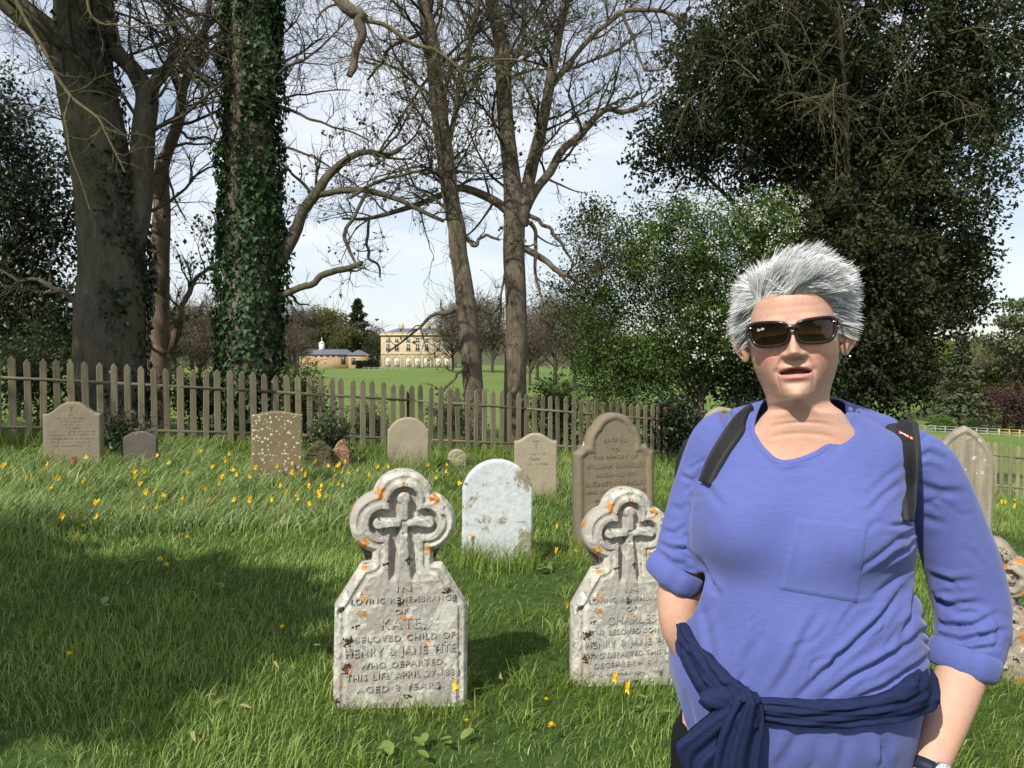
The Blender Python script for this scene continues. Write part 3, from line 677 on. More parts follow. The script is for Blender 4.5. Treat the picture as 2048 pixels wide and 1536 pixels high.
def stack(lims, K=24):
    return np.stack([l[0] for l in lims]), np.stack([l[1] for l in lims])
def leaf_vf(pos, dirv, nv, L, W, fold=0.15):
    """diamond leaves: pos (n,3) base, dirv along, nv normal; returns verts, tris"""
    n = len(pos); dirv = nrm(dirv); s = nrm(np.cross(dirv, nv)); up = np.cross(s, dirv)
    L = np.broadcast_to(L, n)[:, None]; W = np.broadcast_to(W, n)[:, None]
    V = np.stack([pos, pos + dirv * L * 0.45 + s * W * 0.5 + up * W * fold, pos + dirv * L, pos + dirv * L * 0.45 - s * W * 0.5 + up * W * fold], 1)
    b = np.arange(n)[:, None] * 4
    F = np.concatenate([b + [0, 1, 2], b + [0, 2, 3]])
    return V.reshape(-1, 3), F
IVY = np.array([(0, 0), (0.50, 0.02), (0.32, 0.45), (0, 1.0), (-0.32, 0.45), (-0.50, 0.02)])
NI = len(IVY)
def ivy_leaf_vf(pos, dirv, nv, S):
    n = len(pos); dirv = nrm(dirv); s = nrm(np.cross(dirv, nv)); up = np.cross(s, dirv)
    S = np.broadcast_to(S, n)[:, None, None]
    V = pos[:, None] + S * (IVY[None, :, 0:1] * s[:, None] + IVY[None, :, 1:2] * dirv[:, None] + (np.abs(IVY[None, :, 0:1]) * 0.25 - 0.1 * IVY[None, :, 1:2] ** 2) * up[:, None])
    b = np.arange(n)[:, None] * NI
    F = np.concatenate([b + [0, k, k + 1] for k in range(1, NI - 1)])
    return V.reshape(-1, 3), F
def rep(a, k): return np.repeat(a, k)
M_IVY = leaf_mat('ivy_leaf', [(0.010, 0.022, 0.008), (0.020, 0.045, 0.014), (0.035, 0.075, 0.020), (0.055, 0.105, 0.028)], 0.5, 0.3, 0.15)
M_IVY_DARK = leaf_mat('dark_ivy_leaf', [(0.008, 0.014, 0.006), (0.016, 0.030, 0.010), (0.028, 0.05, 0.015)], 0.4, 0.45, 0.12)
M_OAK = leaf_mat('evergreen_oak_leaf', [(0.012, 0.017, 0.008), (0.024, 0.034, 0.013), (0.040, 0.052, 0.018), (0.070, 0.080, 0.028)], 0.6, 0.25, 0.2)
M_HAW = leaf_mat('fresh_green_leaf', [(0.018, 0.032, 0.010), (0.042, 0.074, 0.016), (0.078, 0.130, 0.026), (0.14, 0.21, 0.045)], 0.5, 0.35, 0.3)
M_BLOSSOM = leaf_mat('white_blossom', [(0.62, 0.62, 0.55), (0.75, 0.75, 0.70)], 0.8, 0.2, 0.3)
M_BRAMBLE = leaf_mat('bramble_leaf', [(0.016, 0.028, 0.009), (0.032, 0.060, 0.016), (0.06, 0.10, 0.028)], 0.45, 0.4, 0.25)
M_YOUNG = leaf_mat('young_sycamore_leaf', [(0.04, 0.06, 0.02), (0.07, 0.10, 0.028), (0.11, 0.14, 0.04)], 0.5, 0.35, 0.35)
def ivy_on(P, R, n, rng, zr=None, dens=None, size=(0.05, 0.10), off=(0.0, 0.16)):
    """leaves over a trunk surface; dens(theta, z) keeps"""
    f = rng.random(n) * (len(P) - 1); k = np.minimum(f.astype(int), len(P) - 2); fr = (f - k)[:, None]
    c = P[k] * (1 - fr) + P[k + 1] * fr; r = R[k] * (1 - fr[:, 0]) + R[k + 1] * fr[:, 0]
    th = rng.random(n) * 2 * math.pi
    nd = np.stack([np.cos(th), np.sin(th), np.zeros(n)], -1)
    lump = fbm(np.stack([th * 1.6, c[:, 2] * 1.9, th * 0], -1), 5, 3)
    keep = rng.random(n) < (dens(th, c[:, 2], lump) if dens is not None else 1.0)
    nd, c, r, lump = nd[keep], c[keep], r[keep], lump[keep]; n = len(nd)
    o = off[0] + (off[1] - off[0]) * np.clip(0.45 + lump * 0.6, 0.02, 1.2) * rng.random(n) ** 0.6
    pos = c + nd * (r + o)[:, None] + rng.normal(size=(n, 3)) * 0.01
    dv = np.array([0, 0, -1.0]) + rng.normal(size=(n, 3)) * 0.55 + nd * 0.25
    nv = nd + rng.normal(size=(n, 3)) * 0.45 + np.array([0, 0, 0.35])
    V, F = ivy_leaf_vf(pos, dv, nv, rng.uniform(size[0], size[1], n))
    a = np.clip(rng.beta(2, 2.2, n) + 0.15 * lump, 0, 1)
    return V, F, np.repeat(a, NI)
def tree_thing(label, trunkP, trunkR, lims, bark, limb_mat=None, cat='tree', seed=1, n1=70, n2=500, n3=2600, twig_mat=None, tw=(0.004, 0.006), name='bare_tree', up=0.12, droop=0.0, sides=24, amp=0.06, young=0, l1=(0.22, 0.5), young_z=None):
    rng = np.random.default_rng(seed)
    root = thing(name, label, cat, trunkP[0]); off = -trunkP[0]
    V, q = trunk_vf(trunkP, trunkR, sides, amp, seed); b = Buf(); b.add(V + off, q); link('trunk', b.mesh('trunk', True), bark, root)
    for P, R in lims:
        V, q = trunk_vf(P, R, 10, 0.07, seed + 1); b = Buf(); b.add(V + off, q); link('branch', b.mesh('branch', True), limb_mat or bark, root)
    P0, R0 = stack(lims + [(catmull(trunkP[len(trunkP) // 3:], 24), np.interp(np.linspace(0, 1, 24), np.linspace(0, 1, len(trunkR) - len(trunkR) // 3), trunkR[len(trunkR) // 3:]))])
    P1, R1 = spawn(P0, np.minimum(R0, 0.07), n1, rng, 0.15, 1.0, (30, 75), l1, True, up, 0.22, 9, 0.5, 0.03, 0.009, droop)
    P2, R2 = spawn(P1, R1, n2, rng, 0.15, 1.0, (25, 65), (0.28, 0.62), True, up, 0.25, 7, 0.6, 0.012, 0.006, droop)
    P3, R3 = spawn(P2, R2, int(n3 * 1.45), rng, 0.1, 1.0, (20, 60), (0.16, 0.6), False, up * 0.6, 0.3, 3, 0.8, 0.006, tw[0], droop)
    b = Buf()
    for P, R, s in ((P1, R1, 6), (P2, R2, 4), (P3, R3, 3)):
        V, q = vtubes(P, R, s); b.add(V + off, q)
    o = link('twigs', b.mesh('twigs', False), twig_mat or M_TWIG, root); o['kind'] = 'stuff'
    if young:
        k = np.arange(len(P3))
        if young_z is not None: k = k[(P3[:, -1, 2] < young_z)]
        i = rng.choice(k, young); j = rng.integers(1, 3, young); pos = P3[i, j] + rng.normal(size=(young, 3)) * 0.03
        dv = rng.normal(size=(young, 3)) + np.array([0, 0, -0.6]); V, F = leaf_vf(pos, dv, rng.normal(size=(young, 3)) + [0, 0, .8], rng.uniform(0.05, 0.11, young), rng.uniform(0.04, 0.08, young))
        b = Buf(); b.add(V + off, F, np.repeat(rng.random(young), 4)); o = link('leaves', b.mesh('leaves'), M_YOUNG, root); o['kind'] = 'stuff'
    return root, off, (P1, R1, P2, R2)
# big dark double-stemmed tree on the left
Y1 = 12.0
tp, tr = limb([(222, 905, Y1, 150), (222, 760, Y1, 136), (222, 620, Y1, 132), (220, 520, Y1, 130), (205, 380, Y1, 116), (180, 220, Y1, 112), (168, 100, Y1, 106), (165, 0, Y1, 96), (163, -180, Y1, 82), (165, -420, Y1, 60)], 44)
L = [limb([(178, 240, Y1, 40), (165, 175, Y1, 60), (118, 95, Y1, 60), (62, 42, Y1 - .1, 54), (15, 0, Y1 - .2, 48), (-60, -80, Y1 - .3, 38), (-140, -190, Y1 - .3, 24)]),
     limb([(238, 620, Y1, 30), (262, 520, Y1 - .02, 46), (281, 410, Y1, 48), (286, 330, Y1, 46), (292, 250, Y1, 44), (298, 190, Y1, 42), (275, 150, Y1, 34), (243, 112, Y1, 29), (226, 60, Y1, 25), (215, 0, Y1, 22), (205, -120, Y1, 15)]),
     limb([(299, 195, Y1, 28), (316, 152, Y1, 20), (338, 130, Y1, 16), (347, 100, Y1, 14), (358, 96, Y1 - .1, 12), (372, 108, Y1 - .1, 11), (400, 145, Y1 - .1, 10), (438, 188, Y1 - .1, 7)]),
     limb([(360, 100, Y1 - .1, 10), (378, 135, Y1 - .1, 9), (400, 172, Y1 - .2, 8), (408, 205, Y1 - .2, 6), (437, 258, Y1 - .2, 4)]),
     limb([(285, 145, Y1, 12), (320, 140, Y1, 10), (352, 145, Y1, 9), (375, 130, Y1, 8), (400, 100, Y1, 6)]),
     limb([(160, 610, Y1, 14), (120, 580, Y1, 11), (85, 560, Y1, 9), (40, 560, Y1, 6), (0, 540, Y1, 4)])]
T1, off1, _ = tree_thing('massive dark double-stemmed tree trunk with ivy at the left behind the fence', tp, tr, L, M_BARK_DARK, seed=21, n1=60, n2=420, n3=2600, name='old_beech_tree', sides=32)
rng = np.random.default_rng(5)
def dens1(th, z, lump):
    side = np.clip(np.cos(th - 0.1) * 1.2 + 0.05, 0, 1); hgt = sstep(6.0, 2.5, z)
    return np.clip(side * (0.35 + 0.65 * hgt) + 0.12 * sstep(0.0, 0.6, lump), 0, 1) * np.clip(0.75 + lump, 0.0, 1)
V, F, a = ivy_on(tp, tr, 16000, rng, dens=dens1, size=(0.045, 0.085), off=(0.0, 0.12))
b = Buf(); b.add(V + off1, F, a); o = link('ivy', b.mesh('ivy'), M_IVY_DARK, T1); o['kind'] = 'stuff'
# pale yellowish dead branch hanging in front of it
rngb = np.random.default_rng(77)
hb = [limb([(20, -40, 9.2, 9), (36, 10, 9.2, 8), (78, 88, 9.2, 7), (120, 156, 9.2, 7), (141, 193, 9.2, 7), (193, 234, 9.2, 5), (215, 270, 9.2, 4), (250, 345, 9.2, 2.5)]),
      limb([(141, 193, 9.2, 5), (132, 225, 9.2, 4), (138, 290, 9.2, 3.5), (160, 360, 9.2, 2.5), (180, 420, 9.2, 2)]),
      limb([(170, -60, 9.0, 6), (182, 30, 9.0, 5), (230, 52, 9.0, 4), (300, 50, 9.0, 3), (360, 44, 9.0, 2)])]
P0, R0 = stack(hb); P1, R1 = spawn(P0, R0, 40, rngb, 0.1, 1, (25, 70), (0.12, 0.32), True, -0.1, 0.3, 7, 0.6, 0.006, 0.0028)
P2, R2 = spawn(P1, R1, 160, rngb, 0.1, 1, (25, 60), (0.3, 0.6), True, -0.1, 0.3, 5, 0.7, 0.004, 0.002)
b = Buf()
for P, R, s in ((P0, R0, 6), (P1, R1, 4), (P2, R2, 3)):
    V, q = vtubes(P, R, s); b.add(V + off1, q)
o = link('hanging_dead_branch', b.mesh('hanging_dead_branch', True), M_TWIG_PALE, T1); o['kind'] = 'stuff'
# slim pale trunk
Y2 = 13.6
tp, tr = limb([(312, 890, Y2, 52), (313, 760, Y2, 48), (315, 690, Y2, 44), (318, 620, Y2, 41), (322, 500, Y2, 38), (326, 420, Y2, 33), (324, 340, Y2, 27), (336, 292, Y2, 22), (357, 236, Y2, 21), (364, 180, Y2, 19), (376, 148, Y2, 17), (398, 104, Y2, 14), (412, 58, Y2, 12), (420, 0, Y2, 10), (430, -100, Y2, 6)], 44, 0.03, 3)
L = [limb([(340, 715, Y2, 14), (352, 660, Y2, 12), (375, 590, Y2, 10), (398, 550, Y2, 8), (425, 530, Y2, 5)]),
     limb([(290, 685, Y2 - .2, 9), (320, 700, Y2 - .3, 9), (345, 700, Y2 - .3, 8), (365, 650, Y2 - .3, 5)]),
     limb([(335, 350, Y2, 6), (352, 400, Y2, 4), (372, 440, Y2, 3)]), limb([(362, 262, Y2, 6), (385, 280, Y2, 5), (410, 275, Y2, 4), (440, 290, Y2, 2.5)]),
     limb([(364, 180, Y2, 12), (345, 130, Y2, 9), (350, 70, Y2, 7), (335, 0, Y2, 5)])]
tree_thing('slim sunlit tan trunk between the dark double trunk and the ivy-covered trunk', tp, tr, L, M_BARK_TAN, seed=22, n1=45, n2=260, n3=1500, name='young_tree', sides=20, amp=0.09, young=350, young_z=4.0)
# ivy covered trunk
Y3 = 12.6
tp3, tr3 = limb([(500, 905, Y3, 128), (500, 760, Y3, 114), (500, 520, Y3, 104), (501, 300, Y3, 90), (501, 100, Y3, 86), (501, 0, Y3, 82), (500, -200, Y3, 72), (500, -420, Y3, 50)], 44)
L = [limb([(545, 545, Y3, 30), (568, 505, Y3, 28), (588, 466, Y3, 25), (610, 422, Y3, 22), (632, 389, Y3, 21), (660, 350, Y3, 17), (700, 318, Y3, 14), (740, 304, Y3, 12), (770, 312, Y3, 12), (790, 305, Y3, 10), (802, 296, Y3, 9)]),
     limb([(632, 390, Y3, 14), (680, 384, Y3, 12), (730, 384, Y3, 12), (790, 403, Y3, 11), (840, 422, Y3, 9), (888, 442, Y3, 8)]),
     limb([(545, 592, Y3, 14), (575, 586, Y3, 14), (620, 568, Y3, 13), (660, 548, Y3, 13), (705, 531, Y3, 12), (724, 527, Y3, 10)]),
     limb([(730, 388, Y3, 8), (712, 430, Y3, 7), (691, 468, Y3, 8), (700, 500, Y3, 7), (713, 530, Y3, 5)]),
     limb([(700, 395, Y3, 7), (740, 372, Y3, 7), (800, 350, Y3, 6), (850, 343, Y3, 6), (905, 344, Y3, 5), (1000, 348, Y3, 3)]),
     limb([(552, 210, Y3, 7), (590, 225, Y3, 6), (640, 245, Y3, 5), (700, 262, Y3, 4), (745, 285, Y3, 3)]),
     limb([(552, 200, Y3, 5), (600, 190, Y3, 4), (660, 180, Y3, 3), (700, 180, Y3, 2.5)]),
     limb([(550, 285, Y3, 5), (590, 300, Y3, 5), (630, 315, Y3, 4), (660, 335, Y3, 4)])]
T3, off3, _ = tree_thing('thick upright trunk clothed in glossy green ivy left of the centre', tp3, tr3, L, M_BARK_BRN, M_BARK_DARK, seed=23, n1=75, n2=520, n3=2800, name='ivy_clad_tree', sides=32)
def dens3(th, z, lump):
    bare = np.exp(-((th - 4.30) / 0.30) ** 2) * sstep(2.8, 4.2, z)      # strip of bark facing the camera
    return np.clip((1.0 - 1.15 * bare) * (0.80 + 0.4 * lump + 0.3 * sstep(5.0, 2.0, z)), 0.0, 1)
V, F, a = ivy_on(tp3, tr3, 27000, rng, dens=dens3, size=(0.05, 0.10), off=(0.0, 0.20))
b = Buf(); b.add(V + off3, F, a); o = link('ivy', b.mesh('ivy'), M_IVY, T3); o['kind'] = 'stuff'
# middle slender leaning trunk
Y4 = 15.2
tp, tr = limb([(952, 915, Y4, 46), (947, 800, Y4, 40), (936, 651, Y4, 40), (925, 534, Y4, 36), (914, 468, Y4, 37), (902, 417, Y4, 34), (888, 300, Y4, 34), (876, 180, Y4, 30), (862, 80, Y4, 28), (850, 0, Y4, 26), (838, -120, Y4, 22), (830, -320, Y4, 12)], 44)
L = [limb([(930, 470, Y4, 10), (948, 492, Y4, 8), (968, 472, Y4, 6), (1000, 480, Y4, 5)]),
     limb([(918, 612, Y4, 14), (890, 628, Y4, 11), (868, 630, Y4, 8), (845, 650, Y4, 6), (810, 680, Y4, 4), (775, 705, Y4, 3)]),
     limb([(935, 738, Y4 - .2, 8), (915, 748, Y4 - .2, 6), (890, 775, Y4 - .2, 5), (870, 790, Y4 - .2, 4)]),
     limb([(858, 60, Y4, 8), (790, 92, Y4, 7), (760, 130, Y4, 6), (735, 160, Y4, 4)]),
     limb([(895, 300, Y4, 12), (915, 200, Y4, 11), (940, 80, Y4, 9), (960, 0, Y4, 8), (985, -100, Y4, 5)]),
     limb([(872, 140, Y4, 7), (840, 180, Y4, 6), (800, 240, Y4, 5), (760, 300, Y4, 4)]),
     limb([(905, 430, Y4, 9), (870, 400, Y4, 6), (830, 370, Y4, 5), (810, 320, Y4, 3)])]
tree_thing('slender leaning brown trunk left of the pair in the middle', tp, tr, L, M_BARK_BRN, seed=24, n1=80, n2=600, n3=3200, name='lime_tree', sides=24, young=900, young_z=6.5)
# right of the pair, forking
Y5 = 16.2
tp, tr = limb([(1031, 915, Y5, 56), (1031, 790, Y5, 46), (1031, 650, Y5, 43), (1030, 534, Y5, 43), (1030, 450, Y5, 43), (1026, 400, Y5, 40), (1019, 330, Y5, 34), (1013, 220, Y5, 32), (1003, 100, Y5, 29), (985, 0, Y5, 26), (972, -120, Y5, 22), (965, -320, Y5, 12)], 44)
L = [limb([(1040, 450, Y5, 34), (1052, 390, Y5, 28), (1066, 330, Y5, 25), (1085, 260, Y5, 23), (1098, 190, Y5, 21), (1108, 110, Y5, 19), (1122, 40, Y5, 17), (1142, -40, Y5, 14), (1160, -160, Y5, 8)]),
     limb([(1048, 425, Y5, 20), (1068, 385, Y5, 19), (1104, 333, Y5, 17), (1151, 276, Y5, 15), (1203, 224, Y5, 12), (1245, 226, Y5, 10), (1292, 205, Y5, 6)]),
     limb([(1103, 175, Y5, 10), (1156, 104, Y5, 10), (1203, 57, Y5, 9), (1245, 26, Y5, 9), (1312, 20, Y5, 8), (1375, 42, Y5, 6), (1400, 10, Y5, 5)]),
     limb([(1245, 26, Y5, 7), (1262, 70, Y5, 6), (1283, 120, Y5, 5), (1290, 140, Y5, 5), (1330, 138, Y5, 4)]),
     limb([(1020, 425, Y5, 20), (1008, 418, Y5, 19), (969, 394, Y5, 17), (922, 379, Y5, 15), (883, 387, Y5, 13), (805, 417, Y5, 10), (734, 437, Y5, 7), (684, 437, Y5, 5)]),
     limb([(738, 437, Y5, 6), (735, 476, Y5, 6), (738, 515, Y5, 6), (758, 530, Y5, 5), (760, 556, Y5, 4)]),
     limb([(1045, 495, Y5, 15), (1090, 520, Y5, 13), (1120, 545, Y5, 11), (1150, 558, Y5, 9), (1180, 555, Y5, 7), (1215, 538, Y5, 5)]),
     limb([(1052, 440, Y5, 10), (1072, 462, Y5, 8), (1073, 500, Y5, 8), (1072, 560, Y5, 6), (1085, 600, Y5, 5), (1075, 645, Y5, 4)]),
     limb([(1012, 540, Y5, 6), (1003, 580, Y5, 5), (1000, 630, Y5, 5), (994, 675, Y5, 3)]),
     limb([(1055, 430, Y5, 10), (1090, 450, Y5, 8), (1125, 490, Y5, 6), (1150, 530, Y5, 5)]),
     limb([(1000, 120, Y5, 9), (950, 115, Y5, 7), (900, 120, Y5, 5), (860, 110, Y5, 4)])]
tree_thing('straight brown forking trunk right of the pair in the middle', tp, tr, L, M_BARK_BRN, seed=25, n1=110, n2=800, n3=4200, name='lime_tree', sides=24, young=900, young_z=7)
# mossy bough of an overhanging tree crossing the top
rngb = np.random.default_rng(78)
hb = [limb([(560, -260, 10.5, 34), (640, -60, 10.5, 30), (706, 20, 10.5, 26), (722, 40, 10.5, 24), (718, 80, 10.5, 17), (708, 130, 10.5, 15), (698, 152, 10.5, 13)]),
      limb([(722, 40, 10.5, 9), (770, 50, 10.5, 9), (820, 85, 10.5, 8), (880, 105, 10.5, 7), (940, 140, 10.5, 5), (980, 120, 10.5, 4), (1040, 120, 10.5, 3), (1090, 150, 10.5, 2)]),
      limb([(735, 45, 10.5, 5), (755, 90, 10.5, 4), (770, 125, 10.5, 4), (800, 165, 10.5, 3), (835, 175, 10.5, 3), (850, 215, 10.5, 2)]),
      limb([(690, 10, 10.5, 6), (660, 12, 10.5, 5), (635, 35, 10.5, 4), (633, 45, 10.5, 2.5)])]
rootb = thing('overhanging_bough', 'mossy broken bough hanging down from the top edge beside the ivy trunk', 'branch', hb[0][0][0]); offb = -hb[0][0][0]
V, q = trunk_vf(hb[0][0], hb[0][1], 12, 0.1, 3); b = Buf(); b.add(V + offb, q); link('bough', b.mesh('bough', True), M_BARK_BRN, rootb)
for P, R in hb[1:]:
    V, q = trunk_vf(P, R, 8, 0.1, 4); b = Buf(); b.add(V + offb, q); link('branch', b.mesh('branch', True), M_TWIG_PALE, rootb)
P0, R0 = stack(hb); P1, R1 = spawn(P0, np.minimum(R0, .02), 60, rngb, 0.3, 1, (25, 75), (0.15, 0.4), True, -0.02, 0.3, 7, 0.5, 0.006, 0.003)
P2, R2 = spawn(P1, R1, 420, rngb, 0.1, 1, (25, 60), (0.3, 0.7), True, -0.05, 0.3, 5, 0.7, 0.004, 0.0025)
b = Buf()
for P, R, s in ((P1, R1, 4), (P2, R2, 3)):
    V, q = vtubes(P, R, s); b.add(V + offb, q)
o = link('twigs', b.mesh('twigs'), M_TWIG_PALE, rootb); o['kind'] = 'stuff'
# ------------------------------------------------------------------ leafy crowns
def crown_leaves(ells, ncl, per, rng, leaf=(0.045, 0.08), wid=0.5, spray=0.7, spread=0.16, droop=0.5, shell=0.55, bright=0.25):
    """ells: (center xyz, radii xyz, weight). returns V,F,a and cluster tips"""
    cs = np.array([e[0] for e in ells]); rs = np.array([e[1] for e in ells]); w = np.array([e[2] for e in ells], float)
    i = rng.choice(len(ells), ncl, p=w / w.sum())
    d = nrm(rng.normal(size=(ncl, 3))); rad = (shell + (1 - shell) * rng.random(ncl)) ; inner = rng.random(ncl) < 0.2; rad[inner] *= rng.random(inner.sum())
    lump = 1 + 0.22 * fbm(d * 2.2 + i[:, None] * 3.7, 9, 3)
    tip = cs[i] + d * rs[i] * (rad * lump)[:, None]
    outd = nrm(d + rng.normal(size=(ncl, 3)) * 0.55 + np.array([0, 0, -droop * 0.6]))
    t = rng.random((ncl, per))
    p = tip[:, None] + outd[:, None] * (t[..., None] - 0.7) * spray + np.array([0, 0, -1.0]) * (t[..., None] ** 2) * spray * droop * 0.5
    p = p + rng.normal(size=(ncl, per, 3)) * spread * (0.35 + 0.65 * (1 - np.abs(t[..., None] - 0.5)))
    n = ncl * per; p = p.reshape(-1, 3)
    dv = np.repeat(outd, per, 0) + rng.normal(size=(n, 3)) * 0.9
    nv = rng.normal(size=(n, 3)) + np.array([0, 0, 0.9]); s = rng.uniform(leaf[0], leaf[1], n)
    V, F = leaf_vf(p, dv, nv, s, s * wid)
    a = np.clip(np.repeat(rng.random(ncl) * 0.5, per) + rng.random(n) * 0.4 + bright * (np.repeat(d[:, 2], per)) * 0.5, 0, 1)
    return V, F, np.repeat(a, 4), tip, outd
def E(px, py, Y, rx, ry, rd, w):
    s = Y / FPX; return (list(at(px, py, Y)), (rx * s, rd, ry * s), w)
def leafy_tree(name, label, cat, base, ells, ncl, per, mat, seed, trunk_r=0.3, nl=24, bark=None, **kw):
    rng = np.random.default_rng(seed)
    root = thing(name, label, cat, base); off = -np.array(base)
    V, F, a, tip, outd = crown_leaves(ells, ncl, per, rng, **kw)
    b = Buf(); b.add(V + off, F, a); o = link('crown', b.mesh('crown'), mat, root); o['kind'] = 'stuff'
    top = np.array(ells[0][0]); c0 = np.array(base)
    tpath = catmull(np.array([c0 - [0, 0, .5], c0 * .7 + top * .3 + [0.1, 0, 0], c0 * .35 + top * .65, top]), 16); tR = np.linspace(trunk_r, trunk_r * 0.3, 16)
    V, q = trunk_vf(tpath, tR, 14, 0.08, seed); b = Buf(); b.add(V + off, q); link('trunk', b.mesh('trunk', True), bark or M_BARK_DARK, root)
    j = rng.choice(len(tip), nl); k = rng.integers(4, 15, nl); st = tpath[k]
    md = (st + tip[j]) / 2 + rng.normal(size=(nl, 3)) * 0.25 + np.array([0, 0, 0.25])
    t = np.linspace(0, 1, 10)[None, :, None]; P = st[:, None] * (1 - t) ** 2 + 2 * md[:, None] * t * (1 - t) + tip[j][:, None] * t * t
    R = (tR[k] * 0.4)[:, None] * np.linspace(1, 0.12, 10)[None]
    P1, R1 = spawn(P, R, nl * 14, rng, 0.25, 1, (25, 70), (0.15, 0.4), True, 0, 0.3, 6, 0.5, 0.02, 0.005)
    b = Buf()
    for P_, R_, s in ((P, R, 6), (P1, R1, 3)):
        V, q = vtubes(P_, R_, s); b.add(V + off, q)
    o = link('branches', b.mesh('branches', True), M_TWIG, root); o['kind'] = 'stuff'
    return root, off
def base_at(px, Y): return tuple(on_ground(px, Y))
YH = 19.5
oak, offo = leafy_tree('evergreen_oak', 'huge dark evergreen tree filling the upper right behind the woman', 'tree', base_at(1690, YH),
    [E(1700, 120, YH, 340, 260, 3.0, 2.2), E(1830, 330, YH, 185, 210, 2.2, 1.0), E(1490, 170, YH - .5, 180, 210, 2.0, 1.0), E(1690, 470, YH - .5, 215, 220, 2.6, 1.15), E(1600, 720, YH - 1, 270, 130, 1.8, 1.15), E(1700, 600, YH - 1.2, 200, 200, 1.2, .8),
     E(1860, 560, YH, 120, 110, 1.6, 0.4), E(1770, 690, YH - .5, 120, 130, 1.8, 0.5), E(1350, 290, YH - .5, 110, 90, 1.2, 0.16), E(1700, -120, YH, 360, 160, 2.6, 1.0), E(1960, 110, YH, 130, 190, 1.5, 0.4), E(1930, 500, YH, 60, 60, .8, .08), E(1910, 600, YH, 70, 45, .8, .08)],
    5300, 36, M_OAK, 41, 0.42, 60, leaf=(0.09, 0.155), wid=0.52, spray=0.8, spread=0.115)
# bare drooping sprays hanging over it
rngb = np.random.default_rng(79); n0 = 38
st = np.array([list(at(rngb.uniform(1380, 1960), rngb.uniform(-200, 230), rngb.uniform(15.6, 17.0))) for _ in range(n0)])
bp, br = limb([(1690, 300, YH, 40), (1680, 80, 18, 34), (1600, -60, 16.8, 30), (1450, -80, 16.2, 22), (1330, -20, 16.0, 14)], 24)
d = nrm(rngb.normal(size=(n0, 3)) * [1, .35, .4] + [0.1, -0.2, 0.1]); P = np.empty((n0, 10, 3)); P[:, 0] = st; Ln = rngb.uniform(0.9, 2.4, n0)[:, None] / 9
for j in range(1, 10):
    d = nrm(d + rngb.normal(size=(n0, 3)) * .16 + [0, 0, -0.22]); P[:, j] = P[:, j - 1] + d * Ln
R = np.full((n0, 1), 0.009) * np.linspace(1, .35, 10)[None]
P1, R1 = spawn(P, R, 250, rngb, 0.05, 1, (20, 60), (0.25, 0.6), True, -0.25, 0.22, 7, .7, .006, .004)
P2, R2 = spawn(P1, R1, 950, rngb, 0.05, 1, (20, 55), (0.3, 0.7), True, -0.2, 0.22, 5, .7, .004, .003)
b = Buf(); V, q = trunk_vf(bp, br, 10, .1, 2); b.add(V + offo, q)
for P_, R_, s in ((P, R, 5), (P1, R1, 4), (P2, R2, 3)):
    V, q = vtubes(P_, R_, s); b.add(V + offo, q)
o = link('bare_drooping_branches', b.mesh('bare_drooping_branches', True), M_TWIG_PALE, oak); o['kind'] = 'stuff'
# blossoming shrub in front of it
YW = 17.0
haw, offh = leafy_tree('hawthorn_bush', 'fresh green bush dotted with white blossom behind the fence', 'bush', base_at(1390, YW),
    [E(1400, 520, YW, 190, 130, 1.3, 1.2), E(1270, 520, YW, 130, 120, 1.0, 0.45), E(1190, 600, YW, 110, 120, 0.9, 0.3), E(1420, 650, YW - .3, 130, 100, 1.1, 0.7), E(1260, 730, YW - .3, 150, 80, .9, .7), E(1530, 440, YW, 75, 60, .7, .2), E(1180, 440, YW, 70, 50, .6, .08)],
    1600, 40, M_HAW, 42, 0.10, 60, leaf=(0.045, 0.085), wid=0.6, spray=0.6, spread=0.12, droop=0.25)
rngb = np.random.default_rng(80)
Vb, Fb, ab, tips, od = crown_leaves([E(1400, 520, YW - .1, 185, 125, 1.3, 1.0), E(1270, 510, YW - .1, 110, 95, 1.0, 0.4), E(1430, 660, YW - .6, 110, 70, 1.1, 0.4), E(1540, 430, YW, 75, 50, .7, .25)], 300, 14, rngb, leaf=(0.03, 0.052), wid=1.0, spray=0.22, spread=0.06, droop=0, shell=0.95)
b = Buf(); b.add(Vb + offh, Fb, ab); o = link('blossom', b.mesh('blossom'), M_BLOSSOM, haw); o['kind'] = 'stuff'
# dark evergreen at the left edge
leafy_tree('holly_tree', 'dark evergreen leafy tree at the left edge beyond the fence', 'tree', base_at(20, 13.3),
    [E(40, 400, 13.3, 120, 190, 1.2, 1.0), E(-30, 220, 13.3, 90, 130, 1.0, 0.35), E(20, 600, 13.3, 130, 100, 1.0, 0.6), E(-120, 450, 13.3, 150, 260, 1.2, 0.7), E(120, 640, 13, 60, 60, .6, .12)],
    620, 42, M_IVY_DARK, 43, 0.09, 26, leaf=(0.06, 0.11), wid=0.55, spray=0.6, spread=0.15)
